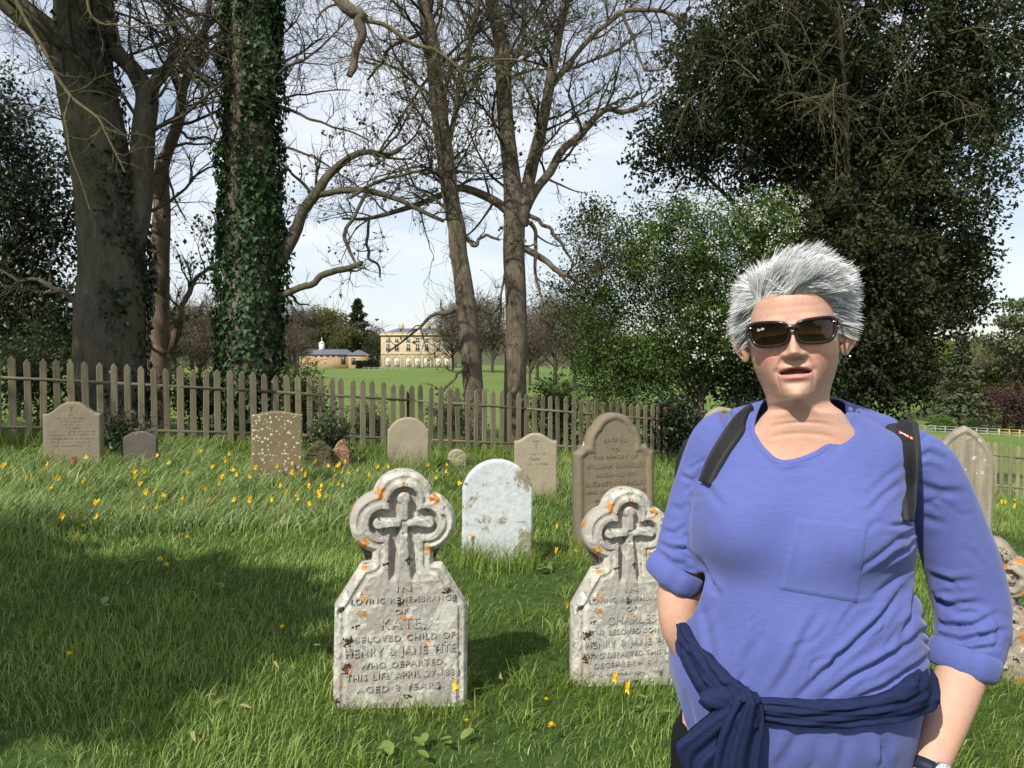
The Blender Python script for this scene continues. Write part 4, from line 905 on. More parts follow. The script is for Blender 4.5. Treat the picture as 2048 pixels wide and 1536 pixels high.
# shrubs and brambles along the far side of the fence
def shrub(label, px, Y, h, rx, n, per, mat, seed, name='bramble_bush', zc=0.5, leaf=(0.035, 0.07), cat='bush', droop=0.4):
    p = on_ground(px, Y)
    return leafy_tree(name, label, cat, tuple(p), [((p.x, p.y, p.z + h * zc), (rx, rx * 0.7, h * 0.5), 1)], n, per, mat, seed, 0.02, 30, leaf=leaf, wid=0.6, spray=0.4, spread=0.10, shell=0.3, droop=droop)[0]
shrub('dark bramble thicket behind the fence at the far left', 60, 11.6, 1.5, 0.95, 220, 26, M_BRAMBLE, 51)
shrub('leafy bramble behind the fence between the two big trunks', 385, 12.9, 1.0, 0.7, 110, 22, M_BRAMBLE, 52)
shrub('leafy bush leaning on the fence right of the ivy trunk', 600, 12.3, 1.25, 0.42, 130, 24, M_HAW, 53, 'elder_bush')
shrub('low leafy sprigs behind the fence below the mansion', 740, 13.4, 0.75, 0.38, 30, 16, M_BRAMBLE, 54)
shrub('dark leafy bush at the foot of the leaning trunk', 905, 14.3, 0.95, 0.5, 60, 18, M_BRAMBLE, 55)
shrub('bright green laurel-like bush right of the forking trunk', 1110, 15.4, 1.35, 0.62, 130, 24, M_HAW, 56, 'laurel_bush', leaf=(0.05, 0.11))
shrub('green bush under the blossom behind the fence', 1230, 16.2, 1.5, 0.9, 160, 26, M_HAW, 57, 'elder_bush')
shrub('dark ivy mass swallowing the fence beside the brown arched stone', 1345, 15.5, 1.35, 0.62, 260, 26, M_IVY_DARK, 58, 'ivy_mound', leaf=(0.05, 0.09))
shrub('dark ivy mass behind the shoulder of the woman', 1480, 16.6, 1.6, 0.9, 200, 26, M_IVY_DARK, 59, 'ivy_mound', leaf=(0.05, 0.09))
shrub('dark undergrowth behind the fence beneath the big evergreen', 1620, 17.6, 1.9, 1.3, 200, 26, M_IVY_DARK, 60, 'ivy_mound', leaf=(0.05, 0.10))
shrub('small bramble against the churchyard side of the fence at left', 235, 9.9, 0.42, 0.32, 50, 18, M_BRAMBLE, 61)
shrub('small bramble tangled behind the broken reddish stone', 655, 10.6, 0.65, 0.30, 60, 18, M_BRAMBLE, 62)
# ------------------------------------------------------------------ far park: mansion, stables, woodland
M_LIME = Mat('honey_limestone', 0.9, 0.15)
oc = M_LIME.oc(); M_LIME.set(color=M_LIME.ramp(M_LIME.noise(oc, 0.5, 6, 0.65), [(0.3, (0.36, 0.285, 0.17)), (0.7, (0.47, 0.385, 0.25))])); M_LIME = M_LIME.m
M_TRIM = Mat('pale_stone_trim', 0.9, 0.15).set(color=(0.52, 0.44, 0.31)).m
M_PANE = Mat('dark_window_glass', 0.15, 0.5).set(color=(0.05, 0.05, 0.055)).m
M_SASH = Mat('white_sash', 0.6, 0.3).set(color=(0.55, 0.52, 0.45)).m
M_SLATE = Mat('blue_grey_slate', 0.6, 0.35); M_SLATE.set(color=M_SLATE.ramp(M_SLATE.noise(M_SLATE.oc(), 2.0, 5, 0.6), [(0.3, (0.085, 0.095, 0.125)), (0.7, (0.14, 0.15, 0.185))])); M_SLATE = M_SLATE.m
M_WPAINT = Mat('white_paint', 0.5, 0.3).set(color=(0.78, 0.78, 0.76)).m
M_STABLE = Mat('stable_brick', 0.9, 0.1); M_STABLE.set(color=M_STABLE.ramp(M_STABLE.noise(M_STABLE.oc(), 0.8, 6, 0.7), [(0.3, (0.30, 0.21, 0.11)), (0.7, (0.42, 0.31, 0.18))])); M_STABLE = M_STABLE.m
M_RED = Mat('red_door_paint', 0.6, 0.3).set(color=(0.35, 0.06, 0.04)).m
def bpart(name, mat, parent, boxes):
    b = Buf()
    for bx in boxes: b.add(*box_vf(*bx))
    return link(name, b.mesh(name), mat, parent)
HY = 286.0
hs = HY / FPX
hx0 = (762 - 1024) * hs; hw = 25.4; hx = hx0 + hw / 2
hz = at(835, 734, HY).z
man = thing('mansion', 'honey-coloured three-storey country house with a pediment across the park', 'house', (hx, HY, hz))
H = 10.9
bpart('wall', M_LIME, man, [(-hw / 2, hw / 2, 0, 14, -3, H)])
bpart('cornice', M_TRIM, man, [(-hw / 2 - 0.4, hw / 2 + 0.4, -0.5, 14.4, H, H + 0.5)])
bpart('string_course', M_TRIM, man, [(-hw / 2 - 0.1, hw / 2 + 0.1, -0.22, -0.003, 4.5, 4.85)])
bpart('parapet', M_LIME, man, [(-hw / 2, hw / 2, 0.1, 13.9, H + 0.5, H + 1.0)])
V = np.array([(-2.9, -0.3, H + .5), (2.9, -0.3, H + .5), (0, -0.3, H + 2.2), (-2.9, 3, H + .5), (2.9, 3, H + .5), (0, 3, H + 2.2)]); 
link('pediment', make_mesh('pediment', V, [np.array([[0, 1, 2], [3, 5, 4]]), np.array([[0, 2, 5, 3], [1, 4, 5, 2], [0, 3, 4, 1]])]), M_TRIM, man)
b = Buf(); V = np.array([(-hw / 2 + .8, 1, H + 1), (hw / 2 - .8, 1, H + 1), (hw / 2 - .8, 13, H + 1), (-hw / 2 + .8, 13, H + 1), (-hw / 2 + 5, 6, H + 2.6), (hw / 2 - 5, 6, H + 2.6), (hw / 2 - 5, 8, H + 2.6), (-hw / 2 + 5, 8, H + 2.6)])
b.add(V, np.array([[0, 1, 5, 4], [1, 2, 6, 5], [2, 3, 7, 6], [3, 0, 4, 7], [4, 5, 6, 7]])); roof = link('roof', b.mesh('roof'), M_SLATE, man)
for cx in (-6.4, 2.6, 6.6):
    link('chimney', make_mesh('chimney', *box_vf(cx - .8, cx + .8, 6, 7.5, H + 1.5, H + 4.2)), M_LIME, roof)
bays = [-10.2, -7.2, -3.2, 0, 3.2, 7.2, 10.2]
def window(parent, x, z0, z1, w, bars=(2, 3)):
    fr = bpart('window', M_SASH, parent, [(x - w / 2 - .18, x - w / 2, -.12, .05, z0 - .15, z1 + .15), (x + w / 2, x + w / 2 + .18, -.12, .05, z0 - .15, z1 + .15), (x - w / 2, x + w / 2, -.12, .05, z0 - .15, z0), (x - w / 2, x + w / 2, -.12, .05, z1, z1 + .15)])
    link('pane', make_mesh('pane', *box_vf(x - w / 2, x + w / 2, -0.03, 0.04, z0, z1)), M_PANE, fr)
    bpart('glazing_bar', M_SASH, fr, [(x - .05, x + .05, -.07, -.032, z0, z1), (x - w / 2, x + w / 2, -.068, -.034, (z0 + z1) / 2 - .05, (z0 + z1) / 2 + .05)])
for x in bays:
    window(man, x, 8.6, 9.7, 1.15); window(man, x, 5.6, 8.0 - .1, 1.2)
    # ground floor: round-headed recess holding a tall pale door window
    V = []; nseg = 10
    arc = [(math.cos(math.pi * k / nseg) * 1.25, 3.0 + math.sin(math.pi * k / nseg) * 1.25) for k in range(nseg + 1)]
    pts = [(1.25, 0)] + arc + [(-1.25, 0)]
    outp = [(1.55, 0)] + [(a * 1.24, 3.0 + (z - 3.0) * 1.24) for a, z in arc] + [(-1.55, 0)]
    n = len(pts); Vv = [(x + p[0], -.12, p[1]) for p in pts] + [(x + p[0], -.12, p[1]) for p in outp] + [(x + p[0], .05, p[1]) for p in pts] + [(x + p[0], .05, p[1]) for p in outp]
    F = []
    for k in range(n - 1): F += [(k, k + 1, n + k + 1, n + k), (n + k, n + k + 1, 3 * n + k + 1, 3 * n + k), (k, 2 * n + k, 2 * n + k + 1, k + 1)]
    ar = link('arched_bay', make_mesh('arched_bay', np.array(Vv), np.array(F)), M_TRIM, man)
    link('door_leaf', make_mesh('door_leaf', *box_vf(x - .85, x + .85, -.06, .03, 0.1, 2.9)), M_SASH, ar)
    link('pane', make_mesh('pane', *box_vf(x - .45, x + .45, -.09, -.062, 1.5, 2.6)), M_SASH, ar)
# stable block with slate roof and white cupola
SY = 268.0
sx0, sx1 = (598 - 1024) * SY / FPX, (700 - 1024) * SY / FPX
sz = at(660, 730, SY).z
st = thing('stable_block', 'long low stable block with slate roof left of the mansion', 'building', ((sx0 + sx1) / 2, SY, sz))
sw = (sx1 - sx0) / 2
bpart('wall', M_STABLE, st, [(-sw, sw, 0, 7, -3, 3.4)])
def hip(name, x0, x1, y0, y1, z0, z1, inset, mat, parent):
    ym = (y0 + y1) / 2; V = np.array([(x0, y0, z0), (x1, y0, z0), (x1, y1, z0), (x0, y1, z0), (x0 + inset, ym, z1), (x1 - inset, ym, z1)])
    return link(name, make_mesh(name, V, [np.array([[0, 1, 5, 4], [2, 3, 4, 5]]), np.array([[1, 2, 5], [3, 0, 4]])]), mat, parent)
rf = hip('roof', -sw - .3, sw + .3, -.4, 7.4, 3.4, 5.1, 2.0, M_SLATE, st)
cux = (639 - 1024) * SY / FPX - (sx0 + sx1) / 2
cu = thing('x', None, None); bpy.data.objects.remove(cu)
cp = link('cupola', make_mesh('cupola', *box_vf(cux - .75, cux + .75, 2.8, 4.2, 4.6, 7.0)), M_WPAINT, st)
V = np.array([(cux - .95, 2.6, 7.0), (cux + .95, 2.6, 7.0), (cux + .95, 4.4, 7.0), (cux - .95, 4.4, 7.0), (cux, 3.5, 7.9)]); link('cupola_roof', make_mesh('cupola_roof', V, [np.array([[0, 1, 4], [1, 2, 4], [2, 3, 4], [3, 0, 4]]), np.array([[0, 3, 2, 1]])]), M_WPAINT, cp)
link('finial', make_mesh('finial', *box_vf(cux - .08, cux + .08, 3.42, 3.58, 7.8, 8.9)), M_WPAINT, cp)
for k in range(6): link('window', make_mesh('window', *box_vf(-sw + 5 + k * 1.9, -sw + 6 + k * 1.9, -.05, .03, 2.6, 3.1)), M_PANE, st)
link('door', make_mesh('door', *box_vf(sw - 2.9, sw - 1.4, -.06, .03, 0.2, 3.1)), M_PANE, st)
link('red_door', make_mesh('red_door', *box_vf(-sw + 5.2, -sw + 5.9, -.06, .03, 0.0, 1.3)), M_RED, st)
pv = thing('stable_pavilion', 'small square end pavilion with pyramid slate roof beside the stable block', 'building', ((718 - 1024) * SY / FPX, SY - 3, sz))
bpart('wall', M_STABLE, pv, [(-2.8, 2.8, 0, 6, -3, 3.2)]); hip('roof', -3.1, 3.1, -.4, 6.4, 3.2, 4.9, 2.8, M_SLATE, pv)
link('door', make_mesh('door', *box_vf(-1.9, -.6, -.05, .03, 0.1, 2.3)), M_PANE, pv)
M_HEDGE = leaf_mat('dark_hedge_leaf', [(0.008, 0.014, 0.006), (0.02, 0.03, 0.01)], 0.6, 0.3, 0.1)
rng = np.random.default_rng(90)
def hedge(px0, px1, py, Y, h, dep, label, n=1500):
    a = at(px0, py, Y); b_ = at(px1, py, Y); w = b_.x - a.x
    p = rng.random((n, 3)) * [w, dep, h]; f = rng.integers(0, 3, n); p[f == 0, 1] = 0; p[f == 1, 2] = h
    V, F = leaf_vf(p, rng.normal(size=(n, 3)), rng.normal(size=(n, 3)) + [0, -1, 0.5], 0.45, 0.4)
    b = Buf(); b.add(V, F, np.repeat(rng.random(n), 4)); b.add(*box_vf(0.1, w - .1, 0.1, dep, -1, h - 0.05))
    o = link('clipped_hedge', b.mesh('hedge'), M_HEDGE, None, a); tag(o, label, 'hedge'); return o
hedge(712, 736, 737, 262, 2.2, 3, 'dark clipped hedge block before the stable pavilion')
hedge(736, 756, 736, 262, 2.4, 3, 'dark clipped hedge block nearest the mansion')
# estate railing on the lawn
M_IRON = Mat('pale_iron', 0.6, 0.4).set(color=(0.35, 0.37, 0.36)).m
rl = thing('lawn_railing', 'pale low railing on the lawn below the mansion', 'railing', at(740, 742, 240))
for k in range(9): beam('post', (k * 1.6 - 2, 0, -.5), (k * 1.6 - 2, 0, 1.1), .09, .09, M_IRON, rl)
for z in (0.55, 1.05): beam('rail', (-2, 0.06, z), (10.8, 0.06, z), .05, .07, M_IRON, rl)
# ---- woodland: prototypes copied as individuals
def far_proto(kind, seed, H=1.0):
    """unit-height tree meshes: crown + trunk"""
    rng = np.random.default_rng(seed); b = Buf()
    if kind == 'conifer':
        n = 2600; z = rng.random(n) ** 0.8; r = (1 - z) * 0.26 * (0.75 + 0.35 * np.sin(z * 44)) * np.sqrt(rng.random(n)); th = rng.random(n) * 6.283
        p = np.stack([r * np.cos(th), r * np.sin(th), 0.06 + z * 0.94], -1); L = 0.035; dv = np.stack([np.cos(th), np.sin(th), -0.4 + 0 * th], -1) + rng.normal(size=(n, 3)) * .4
    elif kind == 'pine':
        cl = [(0, .92, .16), (-.10, .80, .17), (.12, .78, .18), (-.20, .62, .2), (.16, .60, .2), (.02, .66, .2), (-.14, .45, .16), (.2, .42, .14), (0, .5, .15), (-.24, .36, .12)]
        n = 3600; i = rng.integers(0, len(cl), n); c = np.array(cl)[i]; d = nrm(rng.normal(size=(n, 3))) * rng.random((n, 1)) ** .4
        yo = np.array([0, .1, -.1, .05, -.05, .12, -.12, .08, 0, -.04])[i]
        p = np.stack([c[:, 0] + d[:, 0] * c[:, 2], yo + d[:, 1] * c[:, 2], c[:, 1] + d[:, 2] * c[:, 2] * .34], -1); L = 0.03; dv = rng.normal(size=(n, 3)) + [0, 0, .5]
    else:
        nb = 26; bc = nrm(rng.normal(size=(nb, 3)) + [0, 0, .3]) * rng.uniform(.5, 1, (nb, 1)) * [.32, .32, .34] + [0, 0, .62]; br = rng.uniform(.09, .17, nb)
        n = 3000; i = rng.integers(0, nb, n); d = nrm(rng.normal(size=(n, 3))) * rng.random((n, 1)) ** .45
        p = bc[i] + d * br[i][:, None]; L = 0.03 if kind == 'leafy' else 0.05; dv = rng.normal(size=(n, 3)) + d
    nn = len(p); W = L * 0.8 if kind != 'bare' else L * 0.16
    V, F = leaf_vf(p, dv, rng.normal(size=(nn, 3)) + [0, -.3, .5], L * rng.uniform(.7, 1.4, nn), W)
    b.add(V, F, np.repeat(np.clip(rng.random(nn) * .7 + (p[:, 2] - .4) * .35, 0, 1), 4)); crown = b.mesh('crown_' + kind)
    P = np.array([[(0, 0, -.15), (0.005, 0, .2), (-.005, 0, .5), (0, 0, .85)]]); V, q = vtubes(P, np.array([[.022, .018, .012, .004]]), 7); b = Buf(); b.add(V, q)
    if kind in ('bare', 'leafy'):
        P1, R1 = spawn(P, np.array([[.022, .018, .012, .004]]), 40, rng, .3, 1, (30, 60), (.3, .55), False, .25, .2, 6, .5, .01, .003)
        V, q = vtubes(P1, R1, 4); b.add(V, q)
        if kind == 'bare':
            P2, R2 = spawn(P1, R1, 420, rng, .2, 1, (25, 55), (.1, .25), False, .1, .25, 4, .6, .003, .0016); V, q = vtubes(P2, R2, 3); b.add(V, q)
    return crown, b.mesh('trunk_' + kind, True)
M_FCON = leaf_mat('far_conifer', [(0.03, 0.042, 0.02), (0.06, 0.08, 0.035)], 0.7, .2, 0.1)
M_FPINE = leaf_mat('far_pine', [(0.06, 0.075, 0.038), (0.11, 0.13, 0.065)], 0.7, .2, 0.1)  # greens lightened in the colour itself to stand in for distance haze
M_FBARE = leaf_mat('far_bare_twigs', [(0.075, 0.060, 0.042), (0.125, 0.10, 0.070)], 0.9, .1, 0.0)
M_FBUD = leaf_mat('far_budding', [(0.075, 0.075, 0.032), (0.13, 0.13, 0.052)], 0.8, .1, 0.2)
M_FGRN = leaf_mat('far_fresh_green', [(0.07, 0.11, 0.02), (0.12, 0.19, 0.035)], 0.8, .1, 0.25)
M_FYEL = leaf_mat('far_yellow_green', [(0.11, 0.12, 0.025), (0.20, 0.21, 0.05)], 0.8, .1, 0.25)
M_FPUR = leaf_mat('far_purple', [(0.040, 0.020, 0.022), (0.085, 0.045, 0.045)], 0.7, .2, 0.15)
M_FDRK = leaf_mat('far_dark_green', [(0.028, 0.042, 0.018), (0.055, 0.078, 0.03)], 0.7, .2, 0.1)
PROT = {k: [far_proto(k, 100 + s) for s in range(2)] for k in ('bare', 'leafy', 'conifer', 'pine')}
FMESH = {}
ORD = ['leftmost', 'second from the left', 'third from the left', 'fourth from the left', 'fifth from the left', 'sixth from the left', 'seventh from the left', 'eighth from the left', 'ninth from the left', 'tenth from the left', 'eleventh from the left', 'twelfth from the left', 'rightmost']
def ranks(px): o = np.argsort(np.argsort(px)); return ['rightmost' if k == len(px) - 1 else ORD[k] for k in o]
def far_tree(kind, mat, px, py_top, Y, label, cat='tree', group=None, wide=1.0, v=0, name=None, trunk=None):
    key = (kind, mat.name, v)
    if key not in FMESH:
        c, t = PROT[kind][v]; c = c.copy(); c.materials.clear(); c.materials.append(mat); t = t.copy(); t.materials.clear(); t.materials.append(trunk or M_TWIG); FMESH[key] = (c, t)
    c, t = FMESH[key]; g = on_ground(px, Y); H = at(px, py_top, Y).z - g.z
    root = thing(name or {'bare': 'bare_tree', 'leafy': 'leafy_tree', 'conifer': 'conifer', 'pine': 'pine_tree'}[kind], label, cat, g, random.Random(px * 7 + py_top).uniform(0, 6), group)
    root.scale = (H * wide, H * wide, H)
    if 'bush' in (name or ''): root.location.z -= H * .34; root.scale = (H * wide * 1.1, H * wide * 1.1, H * 1.36)
    link('crown', c, None, root); link('trunk', t, None, root)
    return root
G1 = 'trees behind the stable block'; GL = 'bare or budding tree in the wood beyond the stable roof'
_l = [(580, 622, 330, 'b'), (600, 614, 335, 'b'), (622, 628, 345, 'b'), (575, 640, 310, 'b'), (640, 632, 350, 'b'), (668, 620, 335, 'd'), (612, 650, 300, 'b'), (692, 648, 310, 'd'), (560, 628, 320, 'b'), (540, 630, 330, 'b'), (520, 640, 320, 'b'), (745, 655, 330, 'b'), (755, 668, 320, 'b')]
rk = ranks([q[0] for q in _l])
for k, (px, py, Y, mt) in enumerate(_l):
    far_tree('bare' if mt == 'b' else 'leafy', M_FBARE if mt == 'b' else M_FBUD, px, py, Y, ('leafless' if mt == 'b' else 'budding green') + ' tree in the wood beyond the stable roof, ' + rk[k], group=G1, v=k % 2, wide=1.25)
far_tree('leafy', M_FGRN, 652, 612, 350, 'fresh light-green round tree rising from the wood beyond the stable roof', v=1, wide=1.1)
far_tree('conifer', M_FDRK, 716, 598, 325, 'tall dark conifer standing left of the mansion', wide=1.6, v=0)
far_tree('leafy', M_FDRK, 745, 668, 312, 'dark evergreen tree beside the left corner of the mansion', v=0)
far_tree('leafy', M_FDRK, 690, 655, 318, 'dark evergreen at the foot of the tall conifer', v=1, wide=1.4)
_l = [(905, 615, 200), (930, 600, 190), (960, 590, 185), (985, 620, 170), (1075, 610, 120), (1110, 590, 110), (1150, 600, 100), (1060, 650, 90), (1190, 620, 100)]
rk = ranks([q[0] for q in _l])
for k, (px, py, Y) in enumerate(_l):
    far_tree('bare', M_FBARE, px, py, Y, 'grey leafless tree far off around the two middle trunks, ' + rk[k], group='leafless trees beyond the middle trunks', v=k % 2, wide=1.2)
_l = [(20, 640, 150), (70, 615, 170), (130, 625, 160), (300, 610, 170), (350, 600, 160), (385, 610, 180), (410, 620, 150), (440, 630, 170), (-30, 620, 150), (340, 660, 90), (400, 655, 95), (590, 668, 120)]
rk = ranks([q[0] for q in _l])
for k, (px, py, Y) in enumerate(_l):
    far_tree('bare', M_FBARE, px, py, Y, 'brownish leafless tree in the far wood behind the left trunks, ' + rk[k], group='leafless wood behind the left trunks', v=k % 2, wide=1.5)
# right hand hillside
far_tree('conifer', M_FPINE, 1922, 668, 150, 'slim conifer on the far slope right of the woman', wide=1.5, v=1)
far_tree('pine', M_FPINE, 2040, 590, 150, 'broad flat-tiered pine tree at the right edge', wide=1.0, v=0)
far_tree('pine', M_FPINE, 2110, 620, 155, 'pine tree cut by the right edge of the picture', wide=1.0, v=1)
far_tree('leafy', M_FPUR, 2010, 778, 146, 'purple-leaved bush behind the rail fence', 'bush', wide=1.7, v=0, name='copper_bush')
far_tree('leafy', M_FPUR, 2065, 770, 147, 'purple-leaved bush cut by the right edge', 'bush', wide=1.5, v=1, name='copper_bush')
far_tree('leafy', M_FYEL, 1985, 740, 156, 'yellow-green willow-like tree behind the purple bush', wide=1.0, v=1)
far_tree('leafy', M_FDRK, 1950, 838, 144, 'low dark green bush along the far rail fence', 'bush', wide=2.2, v=0, name='bush')
far_tree('leafy', M_FGRN, 1890, 835, 145, 'low fresh green bush along the far rail fence beside the conifer', 'bush', wide=2.5, v=1, name='bush')
_l = [(1880, 690, 190, M_FYEL), (1850, 700, 180, M_FBUD), (1960, 700, 200, M_FBUD), (1985, 715, 190, M_FBARE), (1940, 740, 175, M_FBUD), (1870, 760, 165, M_FBUD), (1820, 720, 170, M_FBUD), (2030, 700, 200, M_FBARE), (2090, 690, 200, M_FBUD)]
rk = ranks([q[0] for q in _l])
for k, (px, py, Y, mt) in enumerate(_l):
    far_tree('leafy', mt, px, py, Y, 'budding tree on the wooded slope at the right, ' + rk[k], group='budding trees on the right slope', v=k % 2, wide=1.2)
# distant woodland ridge: one mass
n = 15000; th = np.radians(rng.uniform(-42, 44, n)); r = rng.uniform(520, 1500, n); X = r * np.sin(th); Yv = r * np.cos(th)
hgt = 9 + 5 * fbm(np.stack([X * .02, Yv * .02, X * 0], -1), 4, 3); p = np.stack([X, Yv, ground_z(X, Yv) + rng.random(n) ** .5 * hgt], -1)
V, F = leaf_vf(p, rng.normal(size=(n, 3)), rng.normal(size=(n, 3)) + [0, -1, .6], rng.uniform(4, 8, n), rng.uniform(3, 6, n))
b = Buf(); b.add(V, F, np.repeat(rng.random(n), 4)); far_wood = link('distant_wood', b.mesh('distant_wood'), M_FBUD); tag(far_wood, 'far-off wooded ridge along the horizon', 'woodland', kind='stuff')
# ------------------------------------------------------------------ grass, leaves and flowers
M_GRASS = Mat('grass_blade', 0.5, 0.3)
gc = M_GRASS.ramp(M_GRASS.attr('rnd'), [(0, (.060, .095, .018)), (.35, (.150, .225, .040)), (.65, (.235, .315, .072)), (.86, (.35, .41, .15)), (1, (.50, .45, .23))])
M_GRASS.set(color=gc)
_t = M_GRASS.nt.nodes.new('ShaderNodeBsdfTranslucent'); _m = M_GRASS.nt.nodes.new('ShaderNodeMixShader'); _m.inputs[0].default_value = .28
M_GRASS.nt.links.new(M_GRASS.mix(1, gc, (1.4, 1.5, .6), 'MULTIPLY'), _t.inputs[0]); M_GRASS.nt.links.new(M_GRASS.b.outputs[0], _m.inputs[1]); M_GRASS.nt.links.new(_t.outputs[0], _m.inputs[2]); M_GRASS.nt.links.new(_m.outputs[0], M_GRASS.nt.nodes['Material Output'].inputs[0]); M_GRASS = M_GRASS.m
rng = np.random.default_rng(200)
def blades(x, y, L, W, lean_dir, lean, rnd, z=None, K=4):
    """curved tapering blades; arrays of n"""
    n = len(x); z = ground_z(x, y) - .012 if z is None else z
    az = rng.random(n) * 6.283; side = np.stack([np.cos(az), np.sin(az), 0 * az], -1)
    base = np.stack([x, y, z], -1); ld = np.stack([np.cos(lean_dir), np.sin(lean_dir), 0 * lean_dir], -1)
    t = np.linspace(0, 1, K); V = []
    for k, tt in enumerate(t):
        a = lean * tt ** 1.15; p = base + np.array([0, 0, 1.0]) * (L * tt * np.cos(a * .85))[:, None] + ld * (L * tt * np.sin(a))[:, None]
        w = (W * (1 - tt ** 2.2) * .5)[:, None]
        if k < K - 1: V += [p - side * w, p + side * w]
        else: V += [p]
    V = np.stack(V, 1); m = V.shape[1]; b = np.arange(n)[:, None] * m
    F4 = np.concatenate([b + [2 * k, 2 * k + 1, 2 * k + 3, 2 * k + 2] for k in range(K - 2)]); F3 = b + [2 * (K - 2), 2 * (K - 2) + 1, m - 1]
    return V.reshape(-1, 3), [F4, F3], np.repeat(rnd, m)
def field(n, ymin, ymax, dens_pow, umin=-.72, umax=.72):
    """points in the view wedge, denser near the camera"""
    r = rng.random(n); p = 2 - dens_pow; Y = (ymin ** p + r * (ymax ** p - ymin ** p)) ** (1 / p); X = rng.uniform(umin, umax, n) * (Y + .6)
    d = (X - FA[0]) * FN[0] + (Y - FA[1]) * FN[1]; k = (d < .25); return X[k], Y[k]
def gfield(X, Y, sc, seed): return fbm(np.stack([X * sc, Y * sc, X * 0 + seed], -1), seed, 3)
b = Buf()
X, Y = field(215000, 1.9, 17.0, 1.15)
lump = gfield(X, Y, 1.1, 3); tone = gfield(X, Y, .45, 5); wind = gfield(X, Y, .5, 7)
keep = rng.random(len(X)) < np.clip(.9 + .3 * lump, .55, 1); X, Y, lump, tone, wind = (a[keep] for a in (X, Y, lump, tone, wind)); n = len(X)
size = np.interp(Y, [2, 6, 12, 18], [.95, 1.1, 1.5, 2.0])
L = rng.uniform(.035, .092, n) * np.clip(1 + .5 * lump, .62, 1.7) * np.interp(Y, [2, 8, 16], [1, 1.05, 1.2]); W = rng.uniform(.0032, .0058, n) * size
ld = wind * 2.2 + .4 + rng.normal(size=n) * .9; lean = np.abs(rng.normal(size=n)) * .65 + .25
rnd = np.clip(.42 + .26 * tone + .20 * rng.normal(size=n) + .12 * lump, 0, .88); dry = rng.random(n) < .03; rnd[dry] = rng.uniform(.9, 1, dry.sum())
V, F, a = blades(X, Y, L, W, ld, lean, rnd, K=3); b.add(V, F, a)
# coarse tussocks
nt_ = 420; tx, ty = field(nt_, 2.3, 15.0, 1.0); nt_ = len(tx); per = 26
X = np.repeat(tx, per) + rng.normal(size=nt_ * per) * .035; Y = np.repeat(ty, per) + rng.normal(size=nt_ * per) * .035; n = len(X)
ld = rng.random(n) * 6.283; V, F, a = blades(X, Y, rng.uniform(.06, .15, n), rng.uniform(.004, .0065, n), ld, np.abs(rng.normal(size=n)) * .5 + .35, np.clip(np.repeat(.45 + .2 * rng.normal(size=nt_), per) + .08 * rng.normal(size=n), .1, .86), K=5); b.add(V, F, a)
# long grass hugging the feet of the stones
def skirt(px, py, Y, w, n, L=(.10, .24), depth=.10):
    p = at(px, py, Y); X = p.x + rng.uniform(-w, w, n); Yv = p.y - .06 - np.abs(rng.normal(size=n)) * depth
    V, F, a = blades(X, Yv, rng.uniform(L[0], L[1], n), rng.uniform(.003, .0055, n), rng.normal(size=n) * 1.2 - 1.0, np.abs(rng.normal(size=n)) * .45 + .2, np.clip(.5 + .18 * rng.normal(size=n), .1, .95), K=5); b.add(V, F, a)
for s_ in [(800, 1416, 3.48, .34, 360, (.03, .12)), (1254, 1384, 3.88, .34, 360, (.03, .12)), (993, 1145, 6.02, .30, 520, (.12, .30), .14), (1228, 1118, 6.68, .38, 420, (.10, .26)), (1071, 1010, 9.1, .3, 220, (.10, .28)), (816, 932, 11, .4, 260, (.12, .40)), (555, 972, 8.75, .3, 160, (.08, .2)), (148, 932, 8.7, .34, 200, (.1, .26)), (281, 935, 9, .3, 160, (.1, .22)), (1442, 1062, 7.9, .4, 260), (1916, 1120, 7.6, .4, 260), (1967, 1395, 4.35, .36, 420, (.07, .2))]: skirt(*s_)
# grass along the fence foot, both sides
tF = rng.uniform(-1.2, 11.6, 5200); oF = rng.normal(size=5200) * .16 - .12; X = FA[0] + FD[0] * tF + FN[0] * oF; Y = FA[1] + FD[1] * tF + FN[1] * oF; n = 5200
V, F, a = blades(X, Y, rng.uniform(.10, .30, n), rng.uniform(.005, .009, n), rng.random(n) * 6.28, np.abs(rng.normal(size=n)) * .5 + .2, np.clip(.42 + .2 * rng.normal(size=n), .05, .95), K=5); b.add(V, F, a)
grass = link('grass', b.mesh('grass'), M_GRASS); tag(grass, 'lush uneven churchyard grass', 'grass', kind='stuff')
# broad strap leaves of bulbs, pale green, in the bed before the fence
M_STRAP_L = leaf_mat('bulb_leaf', [(.09, .14, .04), (.16, .235, .075), (.25, .32, .13), (.38, .38, .20)], .5, .35, .3)
b = Buf(); n = 0
def bed(npts, per, x0, x1, y0, y1, L=(.12, .26), W=(.006, .012)):
    px = rng.uniform(x0, x1, npts); py = rng.uniform(y0, y1, npts); pts = np.array([list(hit(u, v)) for u, v in zip(px, py)])
    X = np.repeat(pts[:, 0], per) + rng.normal(size=npts * per) * .05; Y = np.repeat(pts[:, 1], per) + rng.normal(size=npts * per) * .05; m = len(X)
    V, F, a = blades(X, Y, rng.uniform(L[0], L[1], m), rng.uniform(W[0], W[1], m), np.repeat(rng.normal(size=npts) * .8 + .3, per) + rng.normal(size=m) * .9, np.abs(rng.normal(size=m)) * .5 + .55, np.clip(np.repeat(.45 + .2 * rng.normal(size=npts), per) + .15 * rng.normal(size=m), 0, 1), K=4); b.add(V, F, a)
